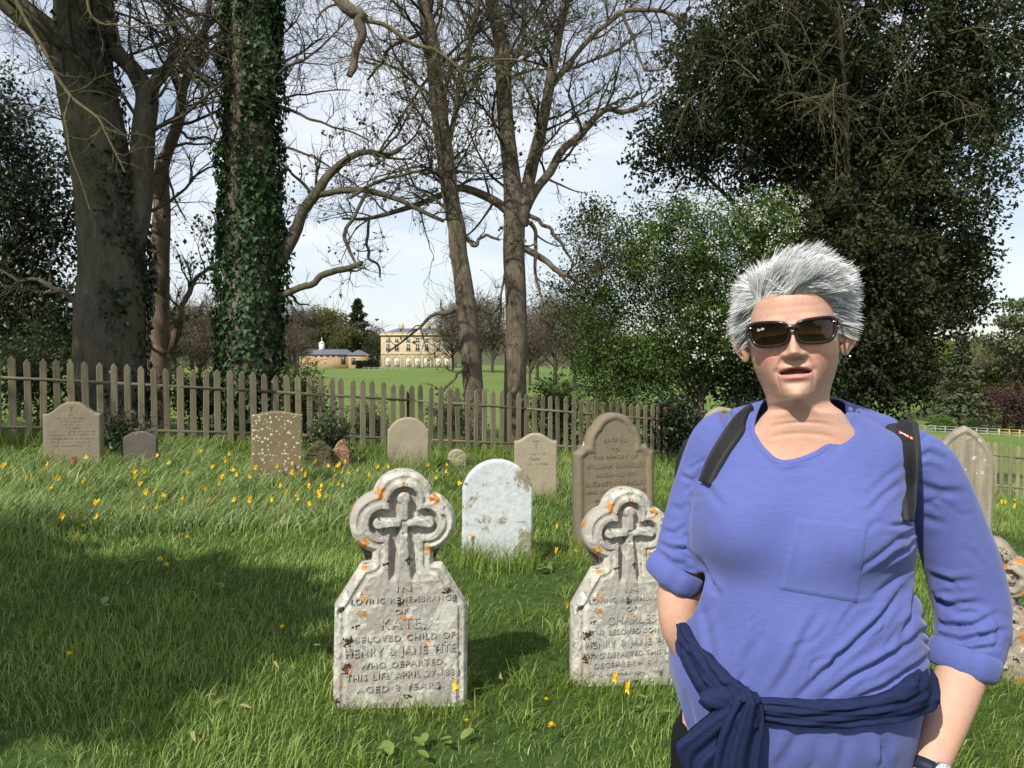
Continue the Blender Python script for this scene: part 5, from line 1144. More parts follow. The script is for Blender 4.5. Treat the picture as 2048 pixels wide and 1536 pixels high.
bed(900, 9, -20, 780, 945, 1070); bed(160, 9, 380, 980, 925, 985); bed(90, 9, -20, 330, 925, 985, (.18, .32)); bed(36, 12, 300, 440, 905, 950, (.22, .38), (.008, .015)); bed(26, 14, 150, 330, 950, 1000, (.18, .32), (.010, .018)); bed(40, 9, 1110, 1160, 930, 1010, (.15, .3)); bed(90, 9, 1960, 2060, 950, 1010, (.12, .25))
bulbs = link('bulb_leaves', b.mesh('bulb_leaves'), M_STRAP_L); tag(bulbs, 'pale strap-shaped bulb leaves in the bed before the fence', 'leaves', kind='stuff')
# flowers: individuals copied from a few prototypes
M_PETAL = leaf_mat('yellow_petal', [(.76, .45, .015), (.86, .60, .04)], .6, .2, .3)
M_STEM = leaf_mat('flower_stem', [(.07, .11, .03), (.07, .11, .03)], .6, .3, .2)
M_DAND = leaf_mat('dandelion_yellow', [(.80, .52, .01), (.90, .66, .04)], .7, .2, .25)
def flower_meshes(seed, H):
    r = np.random.default_rng(seed); P = catmull(np.array([(0, 0, -.03), (.005, 0, H * .5), (r.uniform(-.03, .03), r.uniform(-.03, .01), H)]), 7)[None]; V, q = vtubes(P, np.full((1, 7), .0022), 5); bs = Buf(); bs.add(V, q); top = P[0, -1]
    d0 = nrm(np.array([r.normal() * .5, r.normal() * .4 - .3, r.uniform(.1, .7)])); u = nrm(np.cross(d0, [0, 0, 1.0])); w = np.cross(d0, u); bp = Buf()
    for k in range(6):
        a = k * math.pi / 3 + r.uniform(-.25, .25); rad = u * math.cos(a) + w * math.sin(a); op = r.uniform(.35, 1.15); dv = nrm(d0 * (1.25 - op * .6) + rad * op); nv = nrm(d0 - rad * .6); L = r.uniform(.038, .052); s = nrm(np.cross(dv, nv)); up = np.cross(s, dv)
        c = [top, top + dv * L * .35 + s * L * .24, top + dv * L * .75 + s * L * .20 - up * L * .05, top + dv * L - up * L * .18, top + dv * L * .75 - s * L * .20 - up * L * .05, top + dv * L * .35 - s * L * .24]
        bp.add(np.array(c), np.array([[0, 1, 2], [0, 2, 3], [0, 3, 4], [0, 4, 5]]), r.random())
    return bs.mesh('stem', True), bp.mesh('petals')
TUL = [flower_meshes(300 + k, h) for k, h in enumerate((.16, .20, .24, .18, .22, .27))]
for s_, p_ in TUL: s_.materials.append(M_STEM); p_.materials.append(M_PETAL)
fl = [(402, 908), (445, 932), (452, 928), (462, 908), (466, 936), (478, 948), (498, 950), (512, 936), (521, 928), (508, 918), (522, 908), (553, 928), (560, 933), (582, 933), (584, 945), (608, 938), (611, 950), (632, 930), (656, 928), (675, 928), (682, 926), (693, 922), (695, 942), (676, 948), (685, 950), (664, 966), (682, 968), (690, 970), (425, 940), (442, 960), (376, 956), (338, 922), (315, 918), (284, 958), (272, 962), (268, 958), (293, 980), (280, 975), (296, 986), (310, 990), (325, 986), (370, 994), (406, 994), (421, 998), (444, 968), (475, 1000), (500, 1000), (548, 998), (573, 994), (600, 990), (615, 978), (622, 1006), (602, 996), (637, 990), (640, 1000), (653, 1000), (643, 980), (583, 966), (561, 980), (172, 911), (95, 936), (7, 938), (54, 965), (110, 972), (113, 974), (168, 970), (320, 1014), (292, 1012), (357, 1024), (192, 1012), (194, 1044), (123, 1054), (720, 940), (752, 946), (740, 950), (778, 932), (862, 930), (877, 940), (896, 942), (871, 952), (897, 956), (919, 974), (905, 932), (893, 926), (1114, 1062), (1112, 1110), (944, 1072), (1128, 1236), (1232, 1356), (1252, 1376), (910, 1392), (1980, 962), (2010, 956), (2003, 968), (2030, 975)]
rr = random.Random(5)
for k, (u, v) in enumerate(fl):
    sm_, pm_ = TUL[rr.randrange(6)]; near = v > 1050
    h = .20
    # the flower head is at pixel (u,v): find the ground point whose top projects there
    lo, hi = 2.5, 14.0
    Yv = None
    for q_ in np.arange(2.5, 14, .05):
        p = at(u, v, q_)
        if p.z - gz(p.x, p.y) < h: Yv = q_; break
    Yv = Yv or 10.5; p = at(u, v, Yv)
    lab = 'nodding yellow wild tulip in the flower bed before the fence' if not near else {1062: 'yellow flower in the grass beside the white-crusted stone', 1110: 'yellow flower on the grass left of the brown arched stone', 1072: 'wilted orange flower in front of the white-crusted stone', 1236: 'tall yellow flower left of the orange-lichened cross stone', 1356: 'yellow flower at the foot of the orange-lichened cross stone', 1376: 'small low yellow flower at the foot of the orange-lichened cross stone', 1392: 'yellow flower at the right foot of the pale cross stone', 1054: 'lone yellow flower at the upper edge of the left shade'}.get(v, 'yellow flower in the grass')
    g_ = 'wild tulips in the bed' if not near else None
    if u > 1900: lab = 'small yellow flower before the fence at the right edge'; g_ = 'yellow flowers at the right edge'
    t_ = thing('wild_tulip', lab, 'flower', (p.x, p.y, gz(p.x, p.y)), rr.uniform(-.7, .7), g_); sc = rr.uniform(.5, .8) * (.62 if near else 1); hs_ = max(.3, (p.z - gz(p.x, p.y)) / .2); t_.scale = (sc, sc, min(hs_, 1.2))
    link('stem', sm_, None, t_); link('petals', pm_, None, t_)
# dandelions
def dand_mesh(seed):
    r = np.random.default_rng(seed); bp = Buf(); n = 60; a = r.random(n) * 6.283; el = r.uniform(.1, 1.3, n); dv = np.stack([np.cos(a) * np.cos(el), np.sin(a) * np.cos(el), np.sin(el)], -1)
    V, F = leaf_vf(np.tile([0, 0, 0.0], (n, 1)), dv, np.tile([0, 0, 1.0], (n, 1)) + r.normal(size=(n, 3)) * .2, r.uniform(.016, .024, n), .006); bp.add(V, F, np.repeat(r.random(n), 4)); return bp.mesh('flower_head')
DM = [dand_mesh(k) for k in range(3)]
for d_ in DM: d_.materials.append(M_DAND)
V, q = vtubes(np.array([[(0, 0, -.12), (.003, 0, -.06), (0, 0, 0)]]), np.full((1, 3), .0025), 6); bs = Buf(); bs.add(V, q); DS = bs.mesh('stalk', True); DS.materials.append(M_STEM)
dd = [(143, 1341, 'bright dandelion in the shaded grass at lower left'), (567, 1281, 'bright dandelion left of the pale cross stone'), (1104, 1487, 'large dandelion at the bottom between stone and woman'), (932, 1478, 'small yellow flower in the grass below the pale cross stone'), (322, 1141, 'leftmost dandelion of the trio at the edge of the shade'), (334, 1153, 'lowest dandelion of the trio at the edge of the shade'), (358, 1141, 'rightmost dandelion of the trio at the edge of the shade'), (376, 1094, 'dandelion in the sunny grass above the trio'), (155, 1095, 'dandelion at the upper edge of the left shade'), (168, 1070, 'small dandelion above the left shade'), (336, 1047, 'dandelion among the strap leaves at left'), (578, 1026, 'dandelion in the grass below the speckled stone'), (618, 1020, 'dandelion right of another below the speckled stone'), (2028, 1006, 'dandelion in the grass at the right edge'), (1150, 1120, 'dandelion at the left foot of the brown arched stone'), (1092, 1428, 'tiny yellow flower between the two cross stones')]
for k, (u, v, lab) in enumerate(dd):
    p = hit(u, v + 3); t_ = thing('dandelion', lab, 'flower', (p.x, p.y - .01, p.z + .075), rr.uniform(0, 6)); sc = {932: .55, 1092: .4, 168: .7}.get(u, rr.uniform(.8, 1.05)); t_.scale = (sc, sc, sc)
    link('flower_head', DM[k % 3], None, t_, rot=(.5, 0, 0)); link('stalk', DS, None, t_)
# hyacinth
p = hit(150, 958); hy = thing('hyacinth', 'pink hyacinth spike among the leaves before the far left stone', 'flower', p)
V, q = vtubes(np.array([[(0, 0, 0), (0, 0, .1), (0.01, 0, .22)]]), np.full((1, 3), .004), 6); bs = Buf(); bs.add(V, q); link('stem', bs.mesh('stem', True), M_STEM, hy)
n = 90; tz = rng.random(n); a = rng.random(n) * 6.28; pos = np.stack([.012 * np.cos(a), .012 * np.sin(a), .11 + .12 * tz], -1); V, F = leaf_vf(pos, np.stack([np.cos(a), np.sin(a), .2 + 0 * a], -1), rng.normal(size=(n, 3)), .018, .011); bs = Buf(); bs.add(V, F, np.repeat(rng.random(n), 4))
link('petals', bs.mesh('petals'), leaf_mat('pink_petal', [(.45, .06, .16), (.60, .14, .25)], .6, .2, .3), hy)
# broad light leaves (dock, celandine) in patches and straw-coloured dead leaves
M_DOCK = leaf_mat('broad_leaf', [(.10, .16, .03), (.16, .23, .05), (.20, .26, .07)], .5, .35, .3)
def broad(px, py, k, seed, label, s=(.05, .09)):
    r = np.random.default_rng(seed); p = hit(px, py); t_ = thing('dock_plant', label, 'plant', p)
    for j in range(k):
        a = r.random() * 6.283; L = r.uniform(*s); W = L * .5; dv = nrm(np.array([math.cos(a), math.sin(a), .7])); sd2 = nrm(np.cross(dv, [0, 0, 1.0])); o_ = np.array([r.normal() * .05, r.normal() * .05, .03])
        tt = np.linspace(0, 1, 7); wv = W * .5 * np.sin(np.clip(tt * .92 + .08, 0, 1) * math.pi) ** .7; c = o_ + tt[:, None] * dv * L + np.array([0, 0, -1.0]) * (tt ** 2 * L * .35)[:, None]; V = np.stack([c - sd2 * wv[:, None] + [0, 0, .004], c, c + sd2 * wv[:, None] + [0, 0, .004]], 1).reshape(-1, 3)
        i = np.arange(21).reshape(7, 3); F = np.concatenate([np.stack([i[:-1, q_], i[:-1, q_ + 1], i[1:, q_ + 1], i[1:, q_]], -1) for q_ in (0, 1)]); link('leaf', make_mesh('leaf', V, F, True, {'rnd': np.full(21, r.random())}), M_DOCK, t_)
for a_ in [(395, 1050, 6, 1, 'light green broad-leaved plant below the speckled stone', (.07, .11)), (440, 1045, 5, 2, 'right-hand broad-leaved plant below the speckled stone', (.07, .11)), (262, 1135, 5, 3, 'pale broad-leaved plant in the left shade', (.06, .10)), (228, 1118, 3, 4, 'small pale plant at the upper edge of the left shade', (.05, .08)), (455, 1190, 3, 5, 'small broad-leaved plant right of the left shade'), (270, 1000, 7, 6, 'leafy clump below the small dark stone', (.06, .10)), (1100, 1145, 8, 7, 'broad-leaved clump between the white-crusted and brown stones', (.06, .10)), (820, 1525, 4, 8, 'broad pale leaves at the bottom edge below the pale cross stone'), (1305, 1440, 3, 9, 'broad pale leaf left of the trousers of the woman'), (900, 1500, 3, 10, 'pale broad leaf right of the bottom centre'), (60, 905, 9, 11, 'leafy green clump at the foot of the fence, far left', (.06, .10)), (760, 905, 8, 12, 'leafy green clump at the foot of the fence near the blank stone', (.05, .09)), (205, 1225, 3, 13, 'dim broad leaf deep in the left shade')]: broad(*a_)
M_DEAD = leaf_mat('straw_dead_leaf', [(.24, .22, .07), (.34, .30, .12), (.40, .30, .18)], .7, .2, .25)
M_DEADS = []
for k, (u, v, an) in enumerate([(100, 1470, .5), (545, 1350, 2.4), (500, 1330, .2), (440, 1430, 1.2), (420, 1420, .6), (490, 1440, 2.8), (380, 1500, 2.2), (195, 1390, .8), (640, 1270, 1.4), (1060, 1495, .3), (720, 1480, .9), (1000, 1370, 1.9), (640, 1310, 2.7), (370, 1400, .2), (760, 1520, 1.4), (300, 1230, .3)]):
    p = hit(u, v); L = rr.uniform(.05, .085); W = L * .22; t = np.linspace(0, 1, 6); c = np.stack([(t - .5) * L, .004 * np.sin(t * 5), .05 + .018 * np.sin(t * math.pi) * rr.uniform(-.5, 1)], -1); w = W * .5 * np.sin(np.clip(t * .9 + .08, 0, 1) * math.pi); V = np.concatenate([c - np.stack([0 * w, w, 0 * w], -1), c + np.stack([0 * w, w, -.4 * w], -1)]); F = np.array([[i, i + 1, i + 7, i + 6] for i in range(5)])
    o = link('dead_leaf', make_mesh('dead_leaf', V, F, True, {'rnd': np.full(12, rr.random())}), M_DEAD, None, p, (rr.uniform(-.3, .3), rr.uniform(-.3, .3), an)); tag(o, 'straw-coloured dead leaf lying on the grass in the foreground', 'leaf', 'dead leaves on the grass')
# ------------------------------------------------------------------ trees outside the frame that shade the left of the churchyard
def shade_tree(x, y, zc, r, n, per, seed, label, rz=None):
    g = gz(x, y); rng_ = np.random.default_rng(seed)
    return leafy_tree('yew_tree', label, 'tree', (x, y, g), [((x, y, zc), (r, r, rz or r * .8), 1.0), ((x + r * .5, y - r * .2, zc + .6), (r * .6, r * .6, r * .5), .4)], n, per, M_OAK, seed, .25, 20, leaf=(.10, .18), wid=.6, spray=.9, spread=.25)
def shade_tree2(ells, n, per, seed, label, leaf=(.13, .23)):
    e0 = ells[0]; x, y = e0[0][0] - .3, e0[0][1]
    return leafy_tree('yew_tree', label, 'tree', (x, y, gz(x, y)), ells, n, per, M_OAK, seed, .16, 20, leaf=leaf, wid=.6, spray=.7, spread=.2)
shade_tree2([((-5.55, -1.15, 6.0), (1.05, .95, .6), 1.0), ((-6.7, -1.15, 6.0), (1.2, 1.25, .7), 1.2), ((-8.0, -1.1, 6.2), (1.3, 1.4, .8), 1.1), ((-5.0, -.75, 6.0), (.45, .4, .35), .2), ((-7.3, .3, 6.0), (1.0, .6, .5), .25)], 480, 36, 301, 'yew tree to the left of the camera whose shade falls on the lawn', (.22, .36))
shade_tree2([((-10.42, 3.79, 12.4), (.8, .8, 4.8), 1.0), ((-11.8, 2.6, 9.0), (1.3, 1.5, 1.6), .5)], 200, 34, 302, 'tall yew left of the churchyard shading the big dark trunk')
# ------------------------------------------------------------------ the woman
from mathutils.bvhtree import BVHTree
PX0 = 0.478; PY0 = 1.40                      # where she stands
GZP = gz(PX0, PY0)
person = thing('person', 'woman with short grey hair, sunglasses and blue long-sleeved top, hands in pockets', 'person', (PX0, PY0, GZP))
POFF = -np.array([PX0, PY0, GZP])
def project(V):
    d = np.asarray(V, float) - [0, 0, CAM_H]
    cy = d[:, 1] * CP - d[:, 2] * SP; cz = d[:, 1] * SP + d[:, 2] * CP
    return 1024 + FPX * d[:, 0] / cy, 768 - FPX * cz / cy
def tmp_obj(me): o = bpy.data.objects.new('tmp', me); COL.objects.link(o); return o
def eval_mesh(o, name):
    dg = bpy.context.evaluated_depsgraph_get(); dg.update(); me = bpy.data.meshes.new_from_object(o.evaluated_get(dg)); me.name = name
    old = o.data; bpy.data.objects.remove(o); bpy.data.meshes.remove(old); return me
def get_vf(me):
    n = len(me.vertices); co = np.empty(n * 3, np.float32); me.vertices.foreach_get('co', co)
    return co.reshape(-1, 3).astype(float)
def set_v(me, V): me.vertices.foreach_set('co', np.asarray(V, np.float32).ravel()); me.update()
def get_n(me):
    n = len(me.vertices); co = np.empty(n * 3, np.float32); me.vertices.foreach_get('normal', co); return co.reshape(-1, 3).astype(float)
def smooth_all(me): me.polygons.foreach_set('use_smooth', np.ones(len(me.polygons), bool)); me.update()
def voxel(parts, size, name, smooth=6):
    b = Buf()
    for V, F in parts: b.add(V, F)
    o = tmp_obj(b.mesh('pre'))
    md = o.modifiers.new('r', 'REMESH'); md.mode = 'VOXEL'; md.voxel_size = size; md.use_smooth_shade = True
    if smooth: sm = o.modifiers.new('s', 'SMOOTH'); sm.iterations = smooth; sm.factor = 0.5
    return eval_mesh(o, name)
def closed_tube(P, RX, RY=None, sides=20, ref=(0, 1, 0)):
    """capped tube with elliptical section; RX across, RY along ref-ish"""
    P = np.asarray(P, float); RX = np.asarray(RX, float); RY = RX if RY is None else np.asarray(RY, float); K = len(P)
    T = np.gradient(P, axis=0); T = nrm(T); ref = np.asarray(ref, float); W = nrm(ref[None] - (T @ ref)[:, None] * T); U = np.cross(T, W)
    a = np.arange(sides) * 2 * math.pi / sides
    V = P[:, None] + np.cos(a)[None, :, None] * U[:, None] * RX[:, None, None] + np.sin(a)[None, :, None] * W[:, None] * RY[:, None, None]
    idx = np.arange(K * sides).reshape(K, sides)
    q = np.stack([idx[:-1], np.roll(idx, -1, 1)[:-1], np.roll(idx, -1, 1)[1:], idx[1:]], -1).reshape(-1, 4)
    V = np.concatenate([V.reshape(-1, 3), P[:1], P[-1:]]); n = K * sides
    t0 = np.stack([np.full(sides, n), np.roll(idx[0], -1), idx[0]], -1); t1 = np.stack([np.full(sides, n + 1), idx[-1], np.roll(idx[-1], -1)], -1)
    return V, [q, np.concatenate([t0, t1])]
def loft(rings):
    """rings: arrays (K,S,3) closed round, capped"""
    rings = np.asarray(rings); K, S, _ = rings.shape; idx = np.arange(K * S).reshape(K, S)
    q = np.stack([idx[:-1], np.roll(idx, -1, 1)[:-1], np.roll(idx, -1, 1)[1:], idx[1:]], -1).reshape(-1, 4)
    V = np.concatenate([rings.reshape(-1, 3), rings[:1].mean(1), rings[-1:].mean(1)]); n = K * S
    t0 = np.stack([np.full(S, n), np.roll(idx[0], -1), idx[0]], -1); t1 = np.stack([np.full(S, n + 1), idx[-1], np.roll(idx[-1], -1)], -1)
    return V, [q, np.concatenate([t0, t1])]
# ---- head, neck and trunk of the body (head frame: x to picture right, f towards the camera, z up, 0 at the eyes)
HEADC = np.array(at(1597, 674, 1.365))
zk = [-.62, -.50, -.40, -.30, -.25, -.225, -.205, -.19, -.175, -.16, -.145, -.132, -.124, -.118, -.112, -.105, -.095, -.08, -.065, -.05, -.03, 0, .03, .055, .08, .098, .110, .117, .1195]
ak = [.155, .150, .145, .150, .155, .150, .128, .108, .095, .0880, .0745, .0665, .0595, .0525, .0495, .0490, .0505, .0550, .0605, .0655, .0690, .0715, .0720, .0695, .060, .046, .030, .015, .003]
fk = [.120, .118, .106, .088, .074, .069, .065, .061, .057, .0535, .0515, .0505, .052, .057, .0685, .0805, .0865, .0875, .0870, .0885, .0890, .0880, .0895, .0890, .0770, .0600, .0400, .0200, .004]
bk = [.130, .130, .125, .120, .110, .105, .098, .090, .082, .078, .075, .074, .074, .074, .074, .074, .075, .078, .082, .088, .094, .099, .101, .098, .085, .066, .044, .022, .004]
zz = np.concatenate([np.linspace(-.60, -.25, 24), np.linspace(-.245, -.14, 36), np.linspace(-.1385, .1194, 140)])
def smooth_interp(z, zk, v):
    r = np.interp(z, zk, v); zf = np.linspace(z.min() - .01, z.max() + .004, 900); vf = np.interp(zf, zk, v); k = np.exp(-np.linspace(-2, 2, 9) ** 2); k /= k.sum()
    vf = np.convolve(np.pad(vf, 4, mode='edge'), k, 'valid'); return np.interp(z, zf, vf)
av, fv, bv_ = (smooth_interp(zz, zk, v) for v in (ak, fk, bk))
S = 190; t = np.linspace(0, 2 * math.pi, S, endpoint=False); phi = t - 0.42 * np.sin(t)      # phi=0 front, dense there
ph, zg_ = np.meshgrid(phi, zz); A = av[:, None]; Fv = np.where(np.cos(ph) > 0, fv[:, None], bv_[:, None])
sx, cx = np.sin(ph), np.cos(ph); ex = 2 / 2.25
X = A * np.sign(sx) * np.abs(sx) ** ex; Fw = Fv * np.sign(cx) * np.abs(cx) ** ex
Z = zg_.copy()
def gau(x, z, cx, cz, sx, sz): return np.exp(-((x - cx) / sx) ** 2 - ((z - cz) / sz) ** 2)
def seg(x, z, a, b, w):
    ax, az = a; bx, bz = b; ex_, ez = bx - ax, bz - az; tt = np.clip(((x - ax) * ex_ + (z - az) * ez) / (ex_ * ex_ + ez * ez), 0, 1)
    d = np.hypot(x - ax - ex_ * tt, z - az - ez * tt); return np.exp(-(d / w) ** 2) * np.sin(np.clip(tt * .9 + .1, 0, 1) * math.pi) ** .5
front = sstep(0.0, 0.5, np.cos(ph))
D = np.zeros_like(X); aX = np.abs(X)
# nose
pr = np.interp(Z, [-.0425, -.0405, -.0365, -.0310, -.024, -.012, .0, .012, .02], [0, .007, .0225, .0275, .0250, .0185, .0115, .0045, 0])
wn_ = np.interp(Z, [-.045, -.036, -.03, -.015, .0, .02], [.0120, .0120, .0115, .0088, .0076, .0075])
D += pr * np.exp(-(np.abs(X) / wn_) ** 2.6)
D += .0090 * gau(aX, Z, .0150, -.0335, .0052, .0060)
D -= .0050 * gau(aX, Z, .0072, -.0400, .0042, .0028)
# eyes, brow, cheeks
D -= .0090 * gau(aX, Z, .031, .000, .016, .012); D += .0035 * gau(aX, Z, .028, .020, .022, .007); D += .0035 * gau(aX, Z, .031, -.001, .011, .007)
D += .0060 * gau(aX, Z, .040, -.030, .019, .019); D += .0040 * gau(aX, Z, .046, -.066, .013, .020)
# mouth
md = -.0598 + .0016 * (X / .025) ** 2 * 0 + .001 * np.cos(X / .025 * 3)
D += .0034 * np.exp(-(X / .024) ** 4) * np.exp(-((Z + .0530) / .0042) ** 2) - .0012 * gau(X, Z, 0, -.0465, .0035, .006)
D += .0056 * np.exp(-(X / .024) ** 4) * np.exp(-((Z + .0685) / .0046) ** 2)
mh = .0046 * np.sqrt(np.clip(1 - (X / .0265) ** 2, 0, 1))
inm = sstep(1.25, .75, np.abs(Z - md) / np.maximum(mh, .0012)) * (np.abs(X) < .0275)
D -= .0180 * inm
D -= .0030 * gau(X, Z, 0, -.0785, .020, .0045); D += .0050 * gau(X, Z, 0, -.096, .020, .012)
D -= .0022 * gau(aX, Z, .0300, -.0595, .004, .005)
for s_ in (1, -1):
    D -= .0024 * seg(s_ * X, Z, (.0165, -.034), (.0315, -.060), .0028); D += .0009 * seg(s_ * X, Z, (.0205, -.032), (.0370, -.058), .0060)
    D -= .0022 * seg(s_ * X, Z, (.0310, -.064), (.0350, -.090), .0028)
    D -= .0012 * seg(s_ * X, Z, (.046, -.050), (.050, -.085), .0030)
D -= .0018 * sum(np.exp(-((Z + zc_ + 3.0 * X ** 2) / .0022) ** 2) for zc_ in (.139, .156)) * sstep(.06, .03, aX)
D += .0003 * sum(np.sin((Z - .045 - .1 * X * X) * 520) for _ in (0,)) * sstep(.02, .03, Z) * sstep(.07, .06, Z) * .5
kch = np.interp(Z, [-.126, -.119, -.112, -.102, -.09, -.075, -.055, -.035], [0, .34, .46, .42, .32, .20, .08, 0])
X = X * (1 - kch * sstep(.0, .85, np.cos(ph)))
Fw = Fw + D * front
Fw += -.014 * sstep(-.10, -.20, Z)                                 # head carried a little forward of the chest
BYAW = math.radians(18.0); HPITCH = math.radians(4.5); Yr, Rr = math.radians(19.5), math.radians(-3.2)
hw_ = sstep(-.19, -.10, Z)                                         # only the head turns and tilts
def head_xf(X, F, Z, w=1.0):
    yw = BYAW + (Yr - BYAW) * w; cy_, sy_ = np.cos(yw), np.sin(yw); x1 = X * cy_ - F * sy_; f1 = X * sy_ + F * cy_
    z0 = -.10; dz = Z - z0; cp_, sp_ = np.cos(HPITCH * w), np.sin(HPITCH * w); f1, dz = f1 * cp_ - dz * sp_, dz * cp_ + f1 * sp_
    cr_, sr_ = np.cos(Rr * w), np.sin(Rr * w); x2 = x1 * cr_ + dz * sr_; z2 = z0 + dz * cr_ - x1 * sr_
    return np.stack([x2, -f1, z2], -1)
X = X + .006 * sstep(-.105, -.125, Z)
HV = head_xf(X, Fw, Z, hw_)
body_rings = HV + HEADC
skin_rgb = np.zeros((len(zz), S, 3)); base = np.array([.52, .325, .238])
skin_rgb[:] = base
def tint(mask, col, k): 
    global skin_rgb
    m_ = (mask * k * front)[..., None]; skin_rgb = skin_rgb * (1 - m_) + np.array(col) * m_
tint(gau(aX, Z, .042, -.034, .020, .016), (.62, .250, .200), .85)
tint(gau(X, Z, 0, -.030, .014, .012), (.57, .27, .20), .5); tint(gau(X, Z, 0, .028, .018, .012), (.60, .28, .21), .5)
lipm = np.exp(-(X / .029) ** 6) * (np.exp(-((Z + .0550) / .0026) ** 4) + np.exp(-((Z + .0680) / .0046) ** 4)); tint(np.clip(lipm, 0, 1), (.58, .215, .21), 1.0)
tint(inm, (.085, .022, .02), 1.0)
tint(sstep(-.12, -.2, Z), (.60, .33, .225), .6)
tint(gau(X, Z, 0, -.062, .022, .0013) * inm, (.55, .50, .42), .0)
Vh, Fh = loft(body_rings)
col_h = np.concatenate([skin_rgb.reshape(-1, 3), [[.55, .33, .23]] * 2])
# ears
def ear(side):
    nr, na_ = 14, 40; r = np.linspace(0, 1, nr); a = np.linspace(0, 2 * math.pi, na_, endpoint=False); R_, A_ = np.meshgrid(r, a, indexing='ij')
    u = R_ * np.cos(A_) * .0165 * (1 + .12 * np.sin(A_)); v = R_ * np.sin(A_) * .0310 * (1 - .12 * np.cos(A_)) + .002
    v = np.where(v < 0, v * 1.05, v); u = u * (1 - .25 * sstep(0, -.03, v))
    h = .0065 * np.exp(-((R_ - .86) / .12) ** 2) * sstep(-.030, -.012, v) - .006 * np.exp(-((R_ - .3) / .3) ** 2) + .0035 * np.exp(-((R_ - .55) / .1) ** 2) * sstep(0, .01, v)
    top = np.stack([u, v, h + .003], -1); bot = np.stack([u, v, -.003 - .010 * (1 - R_)], -1)
    V = np.concatenate([top.reshape(-1, 3), bot.reshape(-1, 3)]); idx = np.arange(nr * na_).reshape(nr, na_); o_ = nr * na_
    q1 = np.stack([idx[:-1], idx[1:], np.roll(idx, -1, 1)[1:], np.roll(idx, -1, 1)[:-1]], -1).reshape(-1, 4)
    rim = np.stack([idx[-1], o_ + idx[-1], o_ + np.roll(idx[-1], -1), np.roll(idx[-1], -1)], -1)
    # frame: u outward-forward, v up, h towards the camera/outward
    fl = math.radians(50)                                      # ears stand out from the head
    ux, uf = math.cos(math.radians(58)) , -math.sin(math.radians(58))
    Ux = np.array([ux, uf, 0]); Hx = np.array([.84, .54, 0]); Vx = np.array([.12, -.16, .98])
    P = V[:, :1] * Ux + V[:, 1:2] * Vx + V[:, 2:3] * Hx * 1.14 + np.array([.0820, -.002, -.006])
    W_ = head_xf(P[:, 0] * side, P[:, 1], P[:, 2], 1.0) + HEADC
    F_ = [q1, q1[:, ::-1] + o_, rim]
    if side < 0: F_ = [f[:, ::-1] for f in F_]
    c = np.tile([.60, .30, .22], (len(V), 1)); return W_, F_, c
# arms and hands of the body
def arm_path(pts, n=26):
    a = np.array([list(at(p[0], p[1], p[2])) + [p[3]] for p in pts]); c = catmull(a, n); return c[:, :3], c[:, 3]
armR = arm_path([(1470, 905, 1.45, .034), (1412, 985, 1.45, .035), (1384, 1080, 1.44, .036), (1364, 1150, 1.42, .037), (1357, 1205, 1.405, .0365), (1362, 1260, 1.40, .033), (1386, 1320, 1.41, .027), (1414, 1372, 1.42, .024)])
armL = arm_path([(1820, 960, 1.44, .036), (1878, 1030, 1.45, .040), (1918, 1120, 1.455, .042), (1944, 1220, 1.45, .044), (1940, 1290, 1.435, .045), (1922, 1350, 1.405, .0425), (1898, 1420, 1.365, .0385), (1872, 1490, 1.33, .0335), (1853, 1545, 1.305, .029), (1840, 1590, 1.295, .027)])
M_SKIN = Mat('skin', 0.48, 0.35)
c_ = M_SKIN.attr('col', 'Color'); oc = M_SKIN.oc()
mot = M_SKIN.noise(oc, 60, 5, 0.65); frk = M_SKIN.noise(oc, 190, 3, 0.6)
c_ = M_SKIN.mix(M_SKIN.ramp(mot, [(0.38, 0.0), (0.68, 0.5)]), c_, (.55, .26, .19))
c_ = M_SKIN.mix(M_SKIN.ramp(frk, [(0.62, 0.0), (0.70, 0.45)]), c_, (.33, .16, .10))
M_SKIN.set(color=c_, rough=M_SKIN.ramp(mot, [(0.3, .42), (0.7, .58)])); M_SKIN.b.inputs['Subsurface Weight'].default_value = 0.12; M_SKIN.b.inputs['Subsurface Radius'].default_value = (.012, .004, .002); M_SKIN.b.inputs['Subsurface Scale'].default_value = 0.5
M_SKIN.bump(M_SKIN.math('ADD', M_SKIN.noise(oc, 700, 3, .6), M_SKIN.math('MULTIPLY', M_SKIN.noise(oc, 160, 3, .6), 1.2)), 0.30, 0.002)
M_SKIN = M_SKIN.m
def hand(wrist, dirv, side):
    """relaxed hand reaching down into the pocket: palm and five bent fingers as capped tubes"""
    d = nrm(np.array(dirv, float)); fwd = np.array([0, -1.0, 0]); fwd = nrm(fwd - (fwd @ d) * d); acr = np.cross(d, fwd) * side
    w = np.array(wrist, float); out = [closed_tube(np.array([w - d * .02, w + d * .02, w + d * .055, w + d * .085]), np.array([.026, .032, .039, .036]), np.array([.020, .019, .017, .013]), 16, acr)]
    for k, (o_, l) in enumerate(((-.028, .068), (-.010, .076), (.009, .071), (.026, .056))):
        b0 = w + d * .075 + fwd * o_; out.append(closed_tube(np.array([b0, b0 + d * l * .5 - acr * .004, b0 + d * l * .8 - acr * .012, b0 + d * l - acr * .022]), np.array([.0095, .0088, .008, .0055]), None, 8, acr))
    b0 = w + d * .02 + fwd * -.022; out.append(closed_tube(np.array([b0, b0 + d * .03 + fwd * -.022, b0 + d * .055 + fwd * -.028, b0 + d * .072 + fwd * -.024]), np.array([.013, .0115, .010, .0065]), None, 8, acr))
    return out
